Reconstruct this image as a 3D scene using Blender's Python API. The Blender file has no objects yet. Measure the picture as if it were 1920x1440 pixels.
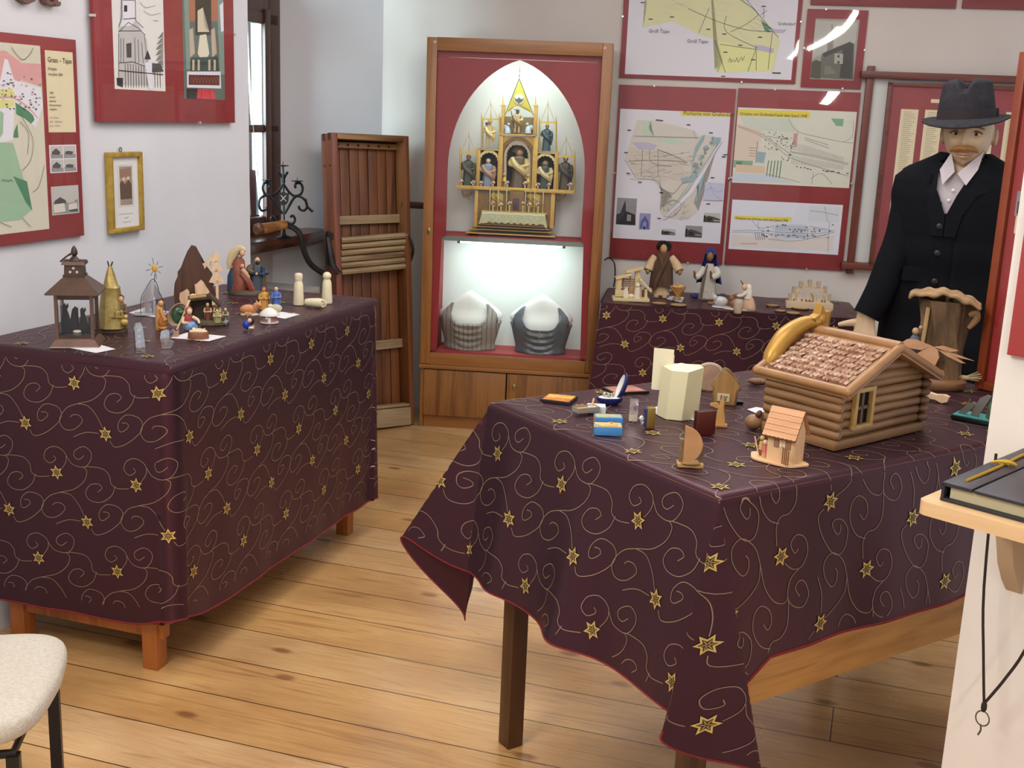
import bpy, bmesh, math, random
from mathutils import Vector as V, Matrix as M
random.seed(7)
SC = bpy.context.scene
COL = SC.collection
PI = math.pi
# ---------------------------------------------------------------- camera
EYE = V((0, 0, 1.55)); FOC = 2180.0
_d = V((-380., 9280., FOC)).normalized()
_yf = (V((0, 0, 1)) - V((0, 0, 1)).dot(_d) * _d).normalized()
_xr = _yf.cross(-_d)
RW = M((_xr, _yf, -_d))            # camera (x right, y down, z ahead) -> world
cam_d = bpy.data.cameras.new('camera'); cam = bpy.data.objects.new('camera', cam_d); COL.objects.link(cam)
cam_d.sensor_fit = 'HORIZONTAL'; cam_d.sensor_width = 36.0; cam_d.lens = 36.0 * FOC / 1920.0
cam_d.clip_start = 0.05; cam_d.clip_end = 60
cx, cy, cz = RW @ V((1, 0, 0)), RW @ V((0, -1, 0)), RW @ V((0, 0, -1))
m4 = M((cx, cy, cz)).transposed().to_4x4(); m4.translation = EYE
cam.matrix_world = m4
SC.camera = cam
# ---------------------------------------------------------------- colour management
SC.view_settings.view_transform = 'Standard'
SC.view_settings.look = 'None'
SC.view_settings.gamma = 1.0
SC.view_settings.use_curve_mapping = False
SC.view_settings.exposure = 0.0
SC.cycles.max_bounces = 6; SC.cycles.diffuse_bounces = 3; SC.cycles.transparent_max_bounces = 24
SC.cycles.caustics_reflective = False; SC.cycles.caustics_refractive = False
# ---------------------------------------------------------------- light of the place
wd = bpy.data.worlds.new('daylight'); SC.world = wd; wd.use_nodes = True
wd.node_tree.nodes['Background'].inputs[0].default_value = (0.93, 0.97, 1.06, 1)
wd.node_tree.nodes['Background'].inputs[1].default_value = 0.74

def area(name, loc, aim, sx, sy, power, col):
    l = bpy.data.lights.new(name, 'AREA'); l.shape = 'RECTANGLE'; l.size = sx; l.size_y = sy
    l.energy = power; l.color = col
    o = bpy.data.objects.new(name, l); COL.objects.link(o); o.location = loc
    o.rotation_euler = (V(aim) - V(loc)).to_track_quat('-Z', 'Y').to_euler()
    return o
area('ceiling_area_light', (0.1, 3.7, 2.66), (0.1, 3.7, 0), 1.2, 1.2, 27, (.98, .98, 1.0))
area('ceiling_area_light', (1.3, 3.9, 2.66), (1.3, 3.9, 0), 0.8, 1.6, 17, (.98, .98, 1.0))
area('ceiling_area_light', (0.0, 1.9, 2.66), (0.0, 2.2, 0), 2.4, 0.8, 24, (1.0, .98, .96))

# ---------------------------------------------------------------- sight: a photo pixel -> a point of the place
def ray(px, py): return RW @ V((px - 960., py - 720., FOC))
def onz(px, py, z):
    r = ray(px, py); return EYE + r * ((z - EYE.z) / r.z)
class Wall:
    """upright plane: x along it to the right, y into it, z up"""
    def __init__(s, x, y, yaw):
        s.o = V((x, y, 0)); s.yaw = yaw
        s.u = V((math.cos(yaw), math.sin(yaw), 0)); s.n = V((-math.sin(yaw), math.cos(yaw), 0))
    def at(s, px, py, off=0.0):
        r = ray(px, py); o = s.o + s.n * off
        p = EYE + r * ((o - EYE).dot(s.n) / r.dot(s.n))
        return ((p - s.o).dot(s.u), p.z)
    def w(s, x, y=0.0, z=0.0): return s.o + s.u * x + s.n * y + V((0, 0, z))
LW = Wall(-1.5, 3.09, math.atan2(.952, .305))         # left wall
BW = Wall(0.5, 5.84, math.radians(-8.0))              # back wall
CB = Wall(-.455, 5.60, math.radians(-4.7))            # front of the display cabinet
PW = Wall(.895, 2.11, math.radians(-45.0))            # right wall by the shelf

area('ceiling_area_light', (-1.1, 1.0, 2.66), (0.4, 1.8, 0.4), 0.8, 0.7, 52, (1.0, .97, .92))  # unseen fill light, added to brighten the dark right wall; no lamp hangs here
area('window_daylight', LW.w(0.25, .98, 1.75), LW.w(2.73, .30, 1.45), .7, 1.7, 390, (.70, .95, 1.0))

# ---------------------------------------------------------------- materials
def lin(h):
    h = h.lstrip('#'); out = []
    for i in (0, 2, 4):
        c = int(h[i:i+2], 16) / 255.
        out.append(c / 12.92 if c <= .04045 else ((c + .055) / 1.055) ** 2.4)
    return (*out, 1.0)
_mats = {}
def nodes(name):
    m = bpy.data.materials.new(name); m.use_nodes = True
    nt = m.node_tree; b = nt.nodes['Principled BSDF']
    return m, nt, b
def noise(nt, scale, detail=4, stretch=None, dist=0.0):
    tc = nt.nodes.new('ShaderNodeTexCoord'); n = nt.nodes.new('ShaderNodeTexNoise')
    n.inputs['Scale'].default_value = scale; n.inputs['Detail'].default_value = detail
    n.inputs['Distortion'].default_value = dist
    if stretch:
        mp = nt.nodes.new('ShaderNodeMapping'); mp.inputs['Scale'].default_value = stretch
        nt.links.new(tc.outputs['Object'], mp.inputs[0]); nt.links.new(mp.outputs[0], n.inputs['Vector'])
    else: nt.links.new(tc.outputs['Object'], n.inputs['Vector'])
    return n
def ramp(nt, src, stops):
    r = nt.nodes.new('ShaderNodeValToRGB'); e = r.color_ramp.elements
    while len(e) < len(stops): e.new(.5)
    for k, (p, c) in zip(e, stops): k.position = p; k.color = lin(c) if isinstance(c, str) else c
    nt.links.new(src, r.inputs[0]); return r
def bump(nt, b, src, strength, dist=.002):
    bp = nt.nodes.new('ShaderNodeBump'); bp.inputs['Strength'].default_value = strength
    bp.inputs['Distance'].default_value = dist
    nt.links.new(src, bp.inputs['Height']); nt.links.new(bp.outputs[0], b.inputs['Normal'])
def mat(col, rough=.55, metal=0., var=None, vs=30., bp=0., bs=200., spec=.5, sheen=0., stretch=None, emit=0., key=''):
    k = (col, rough, metal, var, vs, bp, bs, spec, sheen, stretch, emit)
    if k in _mats: return _mats[k]
    m, nt, b = nodes('mat_' + col.lstrip('#'))
    b.inputs['Base Color'].default_value = lin(col); b.inputs['Roughness'].default_value = rough
    b.inputs['Metallic'].default_value = metal; b.inputs['Specular IOR Level'].default_value = spec
    if var:
        n = noise(nt, vs, 5, stretch); r = ramp(nt, n.outputs[0], [(.32, col), (.68, var)])
        nt.links.new(r.outputs[0], b.inputs['Base Color'])
    if bp:
        n2 = noise(nt, bs, 3, stretch); bump(nt, b, n2.outputs[0], bp)
    if sheen: b.inputs['Sheen Weight'].default_value = sheen; b.inputs['Sheen Tint'].default_value = lin(col)
    if emit:
        b.inputs['Emission Color'].default_value = lin(col); b.inputs['Emission Strength'].default_value = emit
    _mats[k] = m; return m
def wood(c1, c2, axis='x', rough=.45, scale=14., c3=None, ring=6., bp=.15):
    k = ('wood', c1, c2, axis, rough, scale, c3, ring)
    if k in _mats: return _mats[k]
    m, nt, b = nodes('wood_' + c1.lstrip('#'))
    st = {'x': (.07, 1, 1), 'y': (1, .07, 1), 'z': (1, 1, .07)}[axis]
    n = noise(nt, scale, 6, st, 1.2); n2 = noise(nt, scale * 6, 3, st)
    mx = nt.nodes.new('ShaderNodeMath'); mx.operation = 'MULTIPLY_ADD'; mx.inputs[1].default_value = .3
    nt.links.new(n2.outputs[0], mx.inputs[0]); nt.links.new(n.outputs[0], mx.inputs[2])
    r = ramp(nt, mx.outputs[0], [(.42, c1), (.62, c2), (.85, c3 or c1)])
    nt.links.new(r.outputs[0], b.inputs['Base Color']); b.inputs['Roughness'].default_value = rough
    if bp: bump(nt, b, mx.outputs[0], bp)
    _mats[k] = m; return m
def glassmat(tint=(1, 1, 1), gloss=.02, name='clear_glass', fac=.06):
    if name in _mats: return _mats[name]
    m, nt, b = nodes(name); nt.nodes.remove(b)
    t = nt.nodes.new('ShaderNodeBsdfTransparent'); t.inputs[0].default_value = (*tint, 1)
    g = nt.nodes.new('ShaderNodeBsdfGlossy'); g.inputs['Roughness'].default_value = gloss
    fr = nt.nodes.new('ShaderNodeFresnel'); fr.inputs[0].default_value = 1.45
    mx = nt.nodes.new('ShaderNodeMixShader')
    if fac > .1:
        mx.inputs[0].default_value = fac
    else:
        ge = nt.nodes.new('ShaderNodeNewGeometry'); sb = nt.nodes.new('ShaderNodeMath'); sb.operation = 'SUBTRACT'; sb.use_clamp = True
        nt.links.new(fr.outputs[0], sb.inputs[0]); nt.links.new(ge.outputs['Backfacing'], sb.inputs[1]); nt.links.new(sb.outputs[0], mx.inputs[0])
    nt.links.new(t.outputs[0], mx.inputs[1]); nt.links.new(g.outputs[0], mx.inputs[2])
    nt.links.new(mx.outputs[0], nt.nodes['Material Output'].inputs[0])
    _mats[name] = m; return m

# ---------------------------------------------------------------- mesh builder
def crs(pts, n=6, closed=False):
    """Catmull-Rom through points of any dimension"""
    P = [V(p) for p in pts]; N = len(P); out = []
    rng = range(N) if closed else range(N - 1)
    for i in rng:
        if closed: a, b, c, d = P[i-1], P[i], P[(i+1) % N], P[(i+2) % N]
        else: a, b, c, d = P[max(i-1, 0)], P[i], P[i+1], P[min(i+2, N-1)]
        for k in range(n):
            t = k / n
            out.append(.5 * ((2*b) + (c-a)*t + (2*a-5*b+4*c-d)*t*t + (3*b-a-3*c+d)*t**3))
    if not closed: out.append(P[-1])
    return out
class MB:
    def __init__(s, k=1.0):
        s.bm = bmesh.new(); s.T = M.Scale(k, 4) if k != 1.0 else M(); s.T0 = s.T.copy(); s.mats = []; s.i = 0; s.ang = 40
    def m(s, mt):
        if mt not in s.mats: s.mats.append(mt)
        s.i = s.mats.index(mt); return s
    def t(s, loc=(0, 0, 0), rot=(0, 0, 0)):
        from mathutils import Euler
        s.T = s.T0 @ M.Translation(loc) @ Euler(rot).to_matrix().to_4x4(); return s
    def vs(s, pts): return [s.bm.verts.new(s.T @ V(p)) for p in pts]
    def f(s, vv):
        try: fc = s.bm.faces.new(vv)
        except ValueError: return None
        fc.material_index = s.i; return fc
    def poly(s, pts): return s.f(s.vs(pts))
    def box(s, c, d, rot=(0, 0, 0), bev=0.0, taper=1.0):
        from mathutils import Euler
        R = Euler(rot).to_matrix(); c = V(c); x, y, z = d[0]/2, d[1]/2, d[2]/2
        P = []
        for k, (a, b, e) in enumerate([(-1,-1,-1),(1,-1,-1),(1,1,-1),(-1,1,-1),(-1,-1,1),(1,-1,1),(1,1,1),(-1,1,1)]):
            q = taper if e > 0 else 1.0
            P.append(c + R @ V((a*x*q, b*y*q, e*z)))
        v = s.vs(P)
        fs = [s.f([v[i] for i in q]) for q in ((0,3,2,1),(4,5,6,7),(0,1,5,4),(1,2,6,5),(2,3,7,6),(3,0,4,7))]
        if bev:
            es = {e for fc in fs for e in fc.edges}
            r = bmesh.ops.bevel(s.bm, geom=list(es), offset=bev * s.T.to_scale()[0], segments=2, affect='EDGES', profile=.6)
            for fc in r['faces']: fc.material_index = s.i
        return s
    def tube(s, pts, r, n=8, cap=True, closed=False, sq=1.0, up=None):
        P = [V(p) for p in pts]; N = len(P); rr = r if isinstance(r, (list, tuple)) else [r]*N
        if len(rr) != N: rr = [rr[0] + (rr[-1]-rr[0])*i/(N-1) for i in range(N)] if len(rr) == 2 else [(lambda f: rr[min(int(f), len(rr)-1)]*(1-f+int(f)) + rr[min(int(f)+1, len(rr)-1)]*(f-int(f)))(i*(len(rr)-1)/(N-1)) for i in range(N)]
        rings = []; nrm = None
        for i in range(N):
            if closed: t = P[(i+1) % N] - P[i-1]
            else: t = P[min(i+1, N-1)] - P[max(i-1, 0)]
            if t.length < 1e-9: t = V((0, 0, 1))
            t.normalize()
            if nrm is None:
                a = V(up) if up else (V((0, 0, 1)) if abs(t.z) < .9 else V((1, 0, 0)))
                nrm = (a - a.dot(t)*t).normalized()
            else:
                nrm = nrm - nrm.dot(t)*t
                nrm = nrm.normalized() if nrm.length > 1e-6 else V((1, 0, 0))
            b = t.cross(nrm)
            rings.append(s.vs([P[i] + (nrm*math.cos(2*PI*k/n) + b*math.sin(2*PI*k/n)*sq)*rr[i] for k in range(n)]))
        M_ = N if closed else N-1
        for i in range(M_):
            a, b = rings[i], rings[(i+1) % N]
            for k in range(n): s.f([a[k], a[(k+1) % n], b[(k+1) % n], b[k]])
        if cap and not closed:
            s.f(rings[0][::-1]); s.f(rings[-1])
        return s
    def cyl(s, p0, p1, r0, r1=None, n=14): return s.tube([p0, p1], [r0, r0 if r1 is None else r1], n)
    def loft(s, rings, cap=True, closed=True):
        R = [s.vs(r) for r in rings]; n = len(R[0])
        for a, b in zip(R, R[1:]):
            for k in range(n if closed else n-1): s.f([a[k], a[(k+1) % n], b[(k+1) % n], b[k]])
        if cap: s.f(R[0][::-1]); s.f(R[-1])
        return s
    def lathe(s, prof, n=16, c=(0, 0, 0), sx=1.0, sy=1.0, wob=0.0, cap=True):
        rings = []
        for r, z in prof:
            r = max(r, 1e-4)
            rings.append([(c[0] + r*sx*math.cos(2*PI*k/n)*(1+wob*math.sin(5*2*PI*k/n)), c[1] + r*sy*math.sin(2*PI*k/n)*(1+wob*math.sin(5*2*PI*k/n)), c[2]+z) for k in range(n)])
        return s.loft(rings, cap)
    def ball(s, c, r, n=10, rot=(0, 0, 0)):
        from mathutils import Euler
        if not isinstance(r, (tuple, list)): r = (r, r, r)
        R = Euler(rot).to_matrix(); c = V(c); rings = []
        h = max(4, n*2//3)
        for j in range(h+1):
            a = -PI/2 + PI*j/h; q = max(math.cos(a), .02)
            rings.append([c + R @ V((r[0]*q*math.cos(2*PI*k/n), r[1]*q*math.sin(2*PI*k/n), r[2]*math.sin(a))) for k in range(n)])
        return s.loft(rings)
    def prism(s, pts, y0, y1, ax='y'):
        """outline (x,z) pushed from y0 to y1 ('y'), or (x,y) from z0 to z1 ('z')"""
        g = (lambda p, q: (p[0], q, p[1])) if ax == 'y' else (lambda p, q: (p[0], p[1], q))
        a = s.vs([g(p, y0) for p in pts]); b = s.vs([g(p, y1) for p in pts]); n = len(pts)
        fs = [s.f(a), s.f(b[::-1])]
        for k in range(n): s.f([a[k], b[k], b[(k+1) % n], a[(k+1) % n]])
        if n > 4: bmesh.ops.triangulate(s.bm, faces=[q for q in fs if q])
        return s
    def grid(s, fn, nu, nv, skip=None):
        vv = {}
        for i in range(nu+1):
            for j in range(nv+1):
                p = fn(i/nu, j/nv)
                if p is not None: vv[i, j] = s.vs([p])[0]
        for i in range(nu):
            for j in range(nv):
                q = [vv.get(k) for k in ((i, j), (i+1, j), (i+1, j+1), (i, j+1))]
                if all(q): s.f(q)
        return s
    def build(s, name, parent=None, solid=0.0, sub=0, flat=False, fix=True):
        me = bpy.data.meshes.new(name)
        if fix: bmesh.ops.recalc_face_normals(s.bm, faces=s.bm.faces)
        s.bm.to_mesh(me); s.bm.free()
        for mt in s.mats: me.materials.append(mt)
        if not flat:
            me.shade_smooth()
            me.set_sharp_from_angle(angle=math.radians(s.ang))
        o = bpy.data.objects.new(name, me); COL.objects.link(o)
        if parent: o.parent = parent
        if solid:
            md = o.modifiers.new('thick', 'SOLIDIFY'); md.thickness = solid; md.offset = 0
        if sub:
            md = o.modifiers.new('sub', 'SUBSURF'); md.levels = sub; md.render_levels = sub
        return o
def tag(o, label, cat, group=None):
    o['label'] = label; o['category'] = cat
    if group: o['group'] = group
    return o
def thing(name, label, cat, loc=(0, 0, 0), rz=0., group=None):
    o = bpy.data.objects.new(name, None); COL.objects.link(o); o.empty_display_size = .05
    o.location = loc; o.rotation_euler = (0, 0, rz)
    return tag(o, label, cat, group)
def struct(name, mb):
    o = mb.build(name); o['kind'] = 'structure'; return o
def stand(name, label, cat, px, py, h, turn=0., group=None):
    """a thing standing where the photo shows its foot on a surface of height h, turned to face the room; k = metres per photo pixel there"""
    p = onz(px, py, h)
    k = (RW.transposed() @ (p - EYE)).z / FOC
    return thing(name, label, cat, p, -math.atan2(p.x, p.y) + turn, group), k
def textmesh(mb, txt, size, loc, mt, rot=(PI/2, 0, 0), squeeze=1.0, depth=0.0, align='LEFT'):
    """lettering added to mb as mesh; rot (90 deg about x) makes it face -y"""
    from mathutils import Euler
    cu = bpy.data.curves.new('lettering', 'FONT'); cu.body = txt; cu.size = size; cu.extrude = depth
    cu.align_x = align; cu.resolution_u = 2
    o = bpy.data.objects.new('lettering', cu); COL.objects.link(o)
    me = bpy.data.meshes.new_from_object(o.evaluated_get(bpy.context.evaluated_depsgraph_get()))
    bpy.data.objects.remove(o); bpy.data.curves.remove(cu)
    mb.m(mt)
    R = M.Translation(loc) @ Euler(rot).to_matrix().to_4x4() @ M.Diagonal((squeeze, 1, 1, 1))
    vv = [mb.bm.verts.new(mb.T @ (R @ v.co)) for v in me.vertices]
    for p in me.polygons: mb.f([vv[i] for i in p.vertices])
    bpy.data.meshes.remove(me)
# ================================================================ SETTING
# floor of broad honey pine boards
def floor_mat():
    m, nt, b = nodes('pine_boards'); L = nt.links.new
    tc = nt.nodes.new('ShaderNodeTexCoord'); mp = nt.nodes.new('ShaderNodeMapping')
    mp.inputs['Rotation'].default_value = (0, 0, math.radians(17.5))
    L(tc.outputs['Object'], mp.inputs[0])
    br = nt.nodes.new('ShaderNodeTexBrick'); L(mp.outputs[0], br.inputs['Vector'])
    br.offset = .37; br.inputs['Scale'].default_value = 1.0
    br.inputs['Brick Width'].default_value = 7.3; br.inputs['Row Height'].default_value = .19
    br.inputs['Mortar Size'].default_value = .0022; br.inputs['Mortar Smooth'].default_value = .3; br.inputs['Bias'].default_value = -.1
    br.inputs['Color1'].default_value = lin('#d2a56a'); br.inputs['Color2'].default_value = lin('#e6c598'); br.inputs['Mortar'].default_value = lin('#4a2a12')
    def nz(sc, st, det, dist=0.):
        q = nt.nodes.new('ShaderNodeMapping'); q.inputs['Scale'].default_value = st; L(mp.outputs[0], q.inputs[0])
        n = nt.nodes.new('ShaderNodeTexNoise'); n.inputs['Scale'].default_value = sc; n.inputs['Detail'].default_value = det; n.inputs['Distortion'].default_value = dist
        L(q.outputs[0], n.inputs['Vector']); return n
    g = nz(9, (.25, 4.5, 1), 7, 1.6)
    rg = ramp(nt, g.outputs[0], [(.3, '#a87a4c'), (.5, '#ffffff'), (.72, '#dcb88a')])
    mx = nt.nodes.new('ShaderNodeMixRGB'); mx.blend_type = 'MULTIPLY'; mx.inputs[0].default_value = .5
    L(br.outputs['Color'], mx.inputs[1]); L(rg.outputs[0], mx.inputs[2])
    kn = nt.nodes.new('ShaderNodeTexVoronoi'); kn.voronoi_dimensions = '2D'; kn.inputs['Scale'].default_value = 2.2
    q = nt.nodes.new('ShaderNodeMapping'); q.inputs['Scale'].default_value = (.75, 1.5, 1); L(mp.outputs[0], q.inputs[0]); L(q.outputs[0], kn.inputs['Vector'])
    rk = ramp(nt, kn.outputs['Distance'], [(.0, '#5a3416'), (.032, '#8a5a2c'), (.065, '#ffffff')])
    mk = nt.nodes.new('ShaderNodeMixRGB'); mk.blend_type = 'MULTIPLY'; mk.inputs[0].default_value = .6
    L(mx.outputs[0], mk.inputs[1]); L(rk.outputs[0], mk.inputs[2])
    w = nz(1.7, (1, 1.6, 1), 4)
    rw = ramp(nt, w.outputs[0], [(.38, '#ffffff'), (.68, '#b9a58f')])
    mw = nt.nodes.new('ShaderNodeMixRGB'); mw.blend_type = 'MULTIPLY'; mw.inputs[0].default_value = .7
    L(mk.outputs[0], mw.inputs[1]); L(rw.outputs[0], mw.inputs[2]); L(mw.outputs[0], b.inputs['Base Color'])
    rr = ramp(nt, w.outputs[0], [(.3, (.22, .22, .22, 1)), (.75, (.36, .36, .36, 1))]); L(rr.outputs[0], b.inputs['Roughness'])
    ad = nt.nodes.new('ShaderNodeMath'); ad.operation = 'MULTIPLY_ADD'; ad.inputs[1].default_value = .15
    iv = nt.nodes.new('ShaderNodeMath'); iv.operation = 'SUBTRACT'; iv.inputs[0].default_value = 1.0; L(br.outputs['Fac'], iv.inputs[1])
    L(g.outputs[0], ad.inputs[0]); L(iv.outputs[0], ad.inputs[2]); bump(nt, b, ad.outputs[0], .35, .003)
    b.inputs['Specular IOR Level'].default_value = .6; b.inputs['Coat Weight'].default_value = .9; b.inputs['Coat Roughness'].default_value = .2
    return m
mb = MB().m(floor_mat()); mb.box((0.3, 3.2, -.05), (5.2, 8.2, .1)); struct('floor', mb)

plaster = mat('#cfced2', .85, var='#c7c5c8', vs=2.2, bp=.32, bs=16)
plaster_shade = mat('#cdc4bd', .85, var='#c4bab2', vs=2.0, bp=.4, bs=13)
ZC = 2.72
def wallbox(mb, W, x0, x1, y0, y1, z0, z1):
    mb.box(((x0+x1)/2, (y0+y1)/2, (z0+z1)/2), (x1-x0, y1-y0, z1-z0))
def wallput(name, mb, W):
    o = struct(name, mb); o.location = W.w(0); o.rotation_euler = (0, 0, W.yaw)
# left wall up to the window niche
mb = MB().m(plaster); wallbox(mb, LW, -4.2, 1.505, 0, .5, 0, ZC); wallput('wall_left', mb, LW)
# niche below and behind the sill
mb = MB().m(plaster_shade)
wallbox(mb, LW, 1.505, 2.55, .47, .6, 0, .93)
wallbox(mb, LW, 1.505, 2.6, .0, .6, 2.35, ZC)
wallput('wall_niche', mb, LW)
mb = MB()
# splay between window and corner
c0 = LW.w(2.5, .47); c1 = BW.w(-1.222, 0)
mb.m(plaster)
dv = (c1 - c0).normalized(); nv = V((-dv.y, dv.x, 0))
v = mb.vs([c0, c1, c1 + nv*.2, c0 + nv*.2] + [p + V((0, 0, ZC)) for p in (c0, c1, c1 + nv*.2, c0 + nv*.2)])
for q in ((0,3,2,1),(4,5,6,7),(0,1,5,4),(1,2,6,5),(2,3,7,6),(3,0,4,7)): mb.f([v[i] for i in q])
struct('wall_splay', mb)
mb = MB().m(plaster_shade); wallbox(mb, BW, -1.222, 2.6, 0, .2, 0, ZC); wallput('wall_back', mb, BW)
mb = MB().m(mat('#e8e2da', .85, var='#e0d9d0', vs=3, bp=.25, bs=18)); wallbox(mb, PW, 0, .70, 0, .1, 0, 2.02); wallput('wall_right', mb, PW)
mb = MB().m(mat('#e6e2dc', .9)); mb.box((0.3, 3.2, ZC + .05), (5.2, 8.2, .1)); struct('ceiling', mb)
# window: dark wood frame, panes, transom
dk = wood('#3d2018', '#4d2a1f', 'z', .4, c3='#2a140f')
wx0, wx1, wz0, wz1 = 1.52, 2.5, .95, 2.35
win = bpy.data.objects.new('window_1', None); COL.objects.link(win); win['kind'] = 'structure'
win.location = LW.w(0, 0, 0); win.rotation_euler = (0, 0, LW.yaw)
mb = MB().m(dk)
for a, b in ((wx0, wx0 + .07), (wx1 - .1, wx1)): mb.box(((a+b)/2, .45, (wz0+wz1)/2), (b-a, .06, wz1-wz0), bev=.006)
for a, b in ((wz0, wz0 + .06), (1.93, 2.03), (wz1 - .07, wz1)): mb.box(((wx0+wx1)/2, .45, (a+b)/2), (wx1-wx0, .055, b-a), bev=.006)
mb.build('window_frame', win)
mb = MB().m(dk)
mb.box((wx1 - .125, .43, 1.46), (.05, .035, .98), bev=.004); mb.box((1.98, .435, 1.46), (.06, .035, .98), bev=.004)
mb.box(((wx0+wx1)/2, .435, 1.425), (.94, .03, .035), bev=.004); mb.box(((wx0+wx1)/2, .435, 1.0), (.94, .03, .05), bev=.004); mb.box(((wx0+wx1)/2, .435, 1.91), (.94, .03, .05), bev=.004)
mb.build('casement', win)
mb = MB().m(mat('#e8e8e4', .4)); mb.box((wx1 - .153, .44, 1.46), (.008, .02, .86)); mb.tube([(2.22, .43, 1.9), (2.24, .425, 1.5), (2.30, .415, 1.03)], .005, 6); mb.build('blind_cord', win)
mb = MB().m(glassmat((.86, .88, .9), .05, 'window_glass', .12)); mb.box(((wx0+wx1)/2, .445, 1.6), (.9, .004, 1.35)); mb.build('window_pane', win)
# what stands outside the window: a rendered yard wall
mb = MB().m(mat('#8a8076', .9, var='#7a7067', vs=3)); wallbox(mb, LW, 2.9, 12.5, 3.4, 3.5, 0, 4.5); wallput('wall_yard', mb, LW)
# window sill
sl = wood('#3a1d15', '#4a261c', 'x', .22, c3='#2a130d')
mb = MB().m(sl); mb.box((2.1, .365, .925), (1.16, .24, .05), bev=.005)
o = mb.build('trim_1'); o['kind'] = 'structure'; o.location = LW.w(0); o.rotation_euler = (0, 0, LW.yaw)
# ================================================================ CLOTHS: shot taffeta, embroidered with vines and stars
def cloth_mat():
    m, nt, b = nodes('aubergine_taffeta'); L = nt.links.new
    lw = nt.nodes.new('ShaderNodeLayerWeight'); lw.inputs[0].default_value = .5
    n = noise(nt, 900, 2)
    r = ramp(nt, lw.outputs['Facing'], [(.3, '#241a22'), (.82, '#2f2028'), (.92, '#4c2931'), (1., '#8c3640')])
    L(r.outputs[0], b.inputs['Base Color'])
    b.inputs['Roughness'].default_value = .40; b.inputs['Specular IOR Level'].default_value = .5
    b.inputs['Specular Tint'].default_value = lin('#d8a0a8')
    b.inputs['Sheen Weight'].default_value = .05; b.inputs['Sheen Roughness'].default_value = .35; b.inputs['Sheen Tint'].default_value = lin('#b04a52')
    bump(nt, b, n.outputs[0], .05, .0006)
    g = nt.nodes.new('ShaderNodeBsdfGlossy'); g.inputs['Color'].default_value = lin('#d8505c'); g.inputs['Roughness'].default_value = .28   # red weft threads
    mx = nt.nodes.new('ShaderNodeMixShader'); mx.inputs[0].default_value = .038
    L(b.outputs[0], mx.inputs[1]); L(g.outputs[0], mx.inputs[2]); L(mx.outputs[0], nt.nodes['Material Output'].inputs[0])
    return m
TAFFETA = cloth_mat()
THREAD = mat('#8a735e', .45, .2); STAR = mat('#d8bd6a', .35, .55); STARDK = mat('#3a1d1c', .6); HEM = mat('#8a1420', .8, var='#5a0d16', vs=300)
_E = [
 [(890,300),(790,265),(735,180),(725,60),(670,-60),(560,-130),(490,-150)],
 [(1000,235),(1045,130),(1035,0),(960,-110),(880,-100),(855,10),(900,108),(955,75),(935,15)],
 [(1050,60),(1100,200),(1200,277),(1258,212),(1272,90),(1210,-20),(1130,10),(1120,90),(1160,150),(1208,110)],
 [(1200,280),(1225,350),(1195,480),(1100,568),(970,572),(870,600),(805,740),(845,890),(930,922),(1005,840),(985,750),(930,712),(900,740)],
 [(970,572),(1060,635),(1130,800),(1180,1005)],
 [(1465,640),(1430,770),(1340,838),(1245,785),(1202,670),(1240,560),(1310,558),(1350,630),(1310,680)],
 [(1140,1060),(1050,1010),(985,1008),(920,1030)],
 [(540,780),(580,885),(690,870),(800,760),(825,640),(785,535),(690,468),(625,540),(618,650),(650,692),(705,640),(690,585),(650,565)]]
def _ec(x, y):
    X = 1.05*(x-955)/2856; return (X, .79*((y-270) - .38*(x-955))/4100 - .119*X)
EMB = [[_ec(p.x, p.y) for p in crs([(a, b, 0) for a, b in c], 4)] for c in _E]
EB1 = _ec(1650, 690); EST = _ec(1200, 1090); EG = (2*EST[0]-EB1[0], 2*EST[1]-EB1[1])
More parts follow.
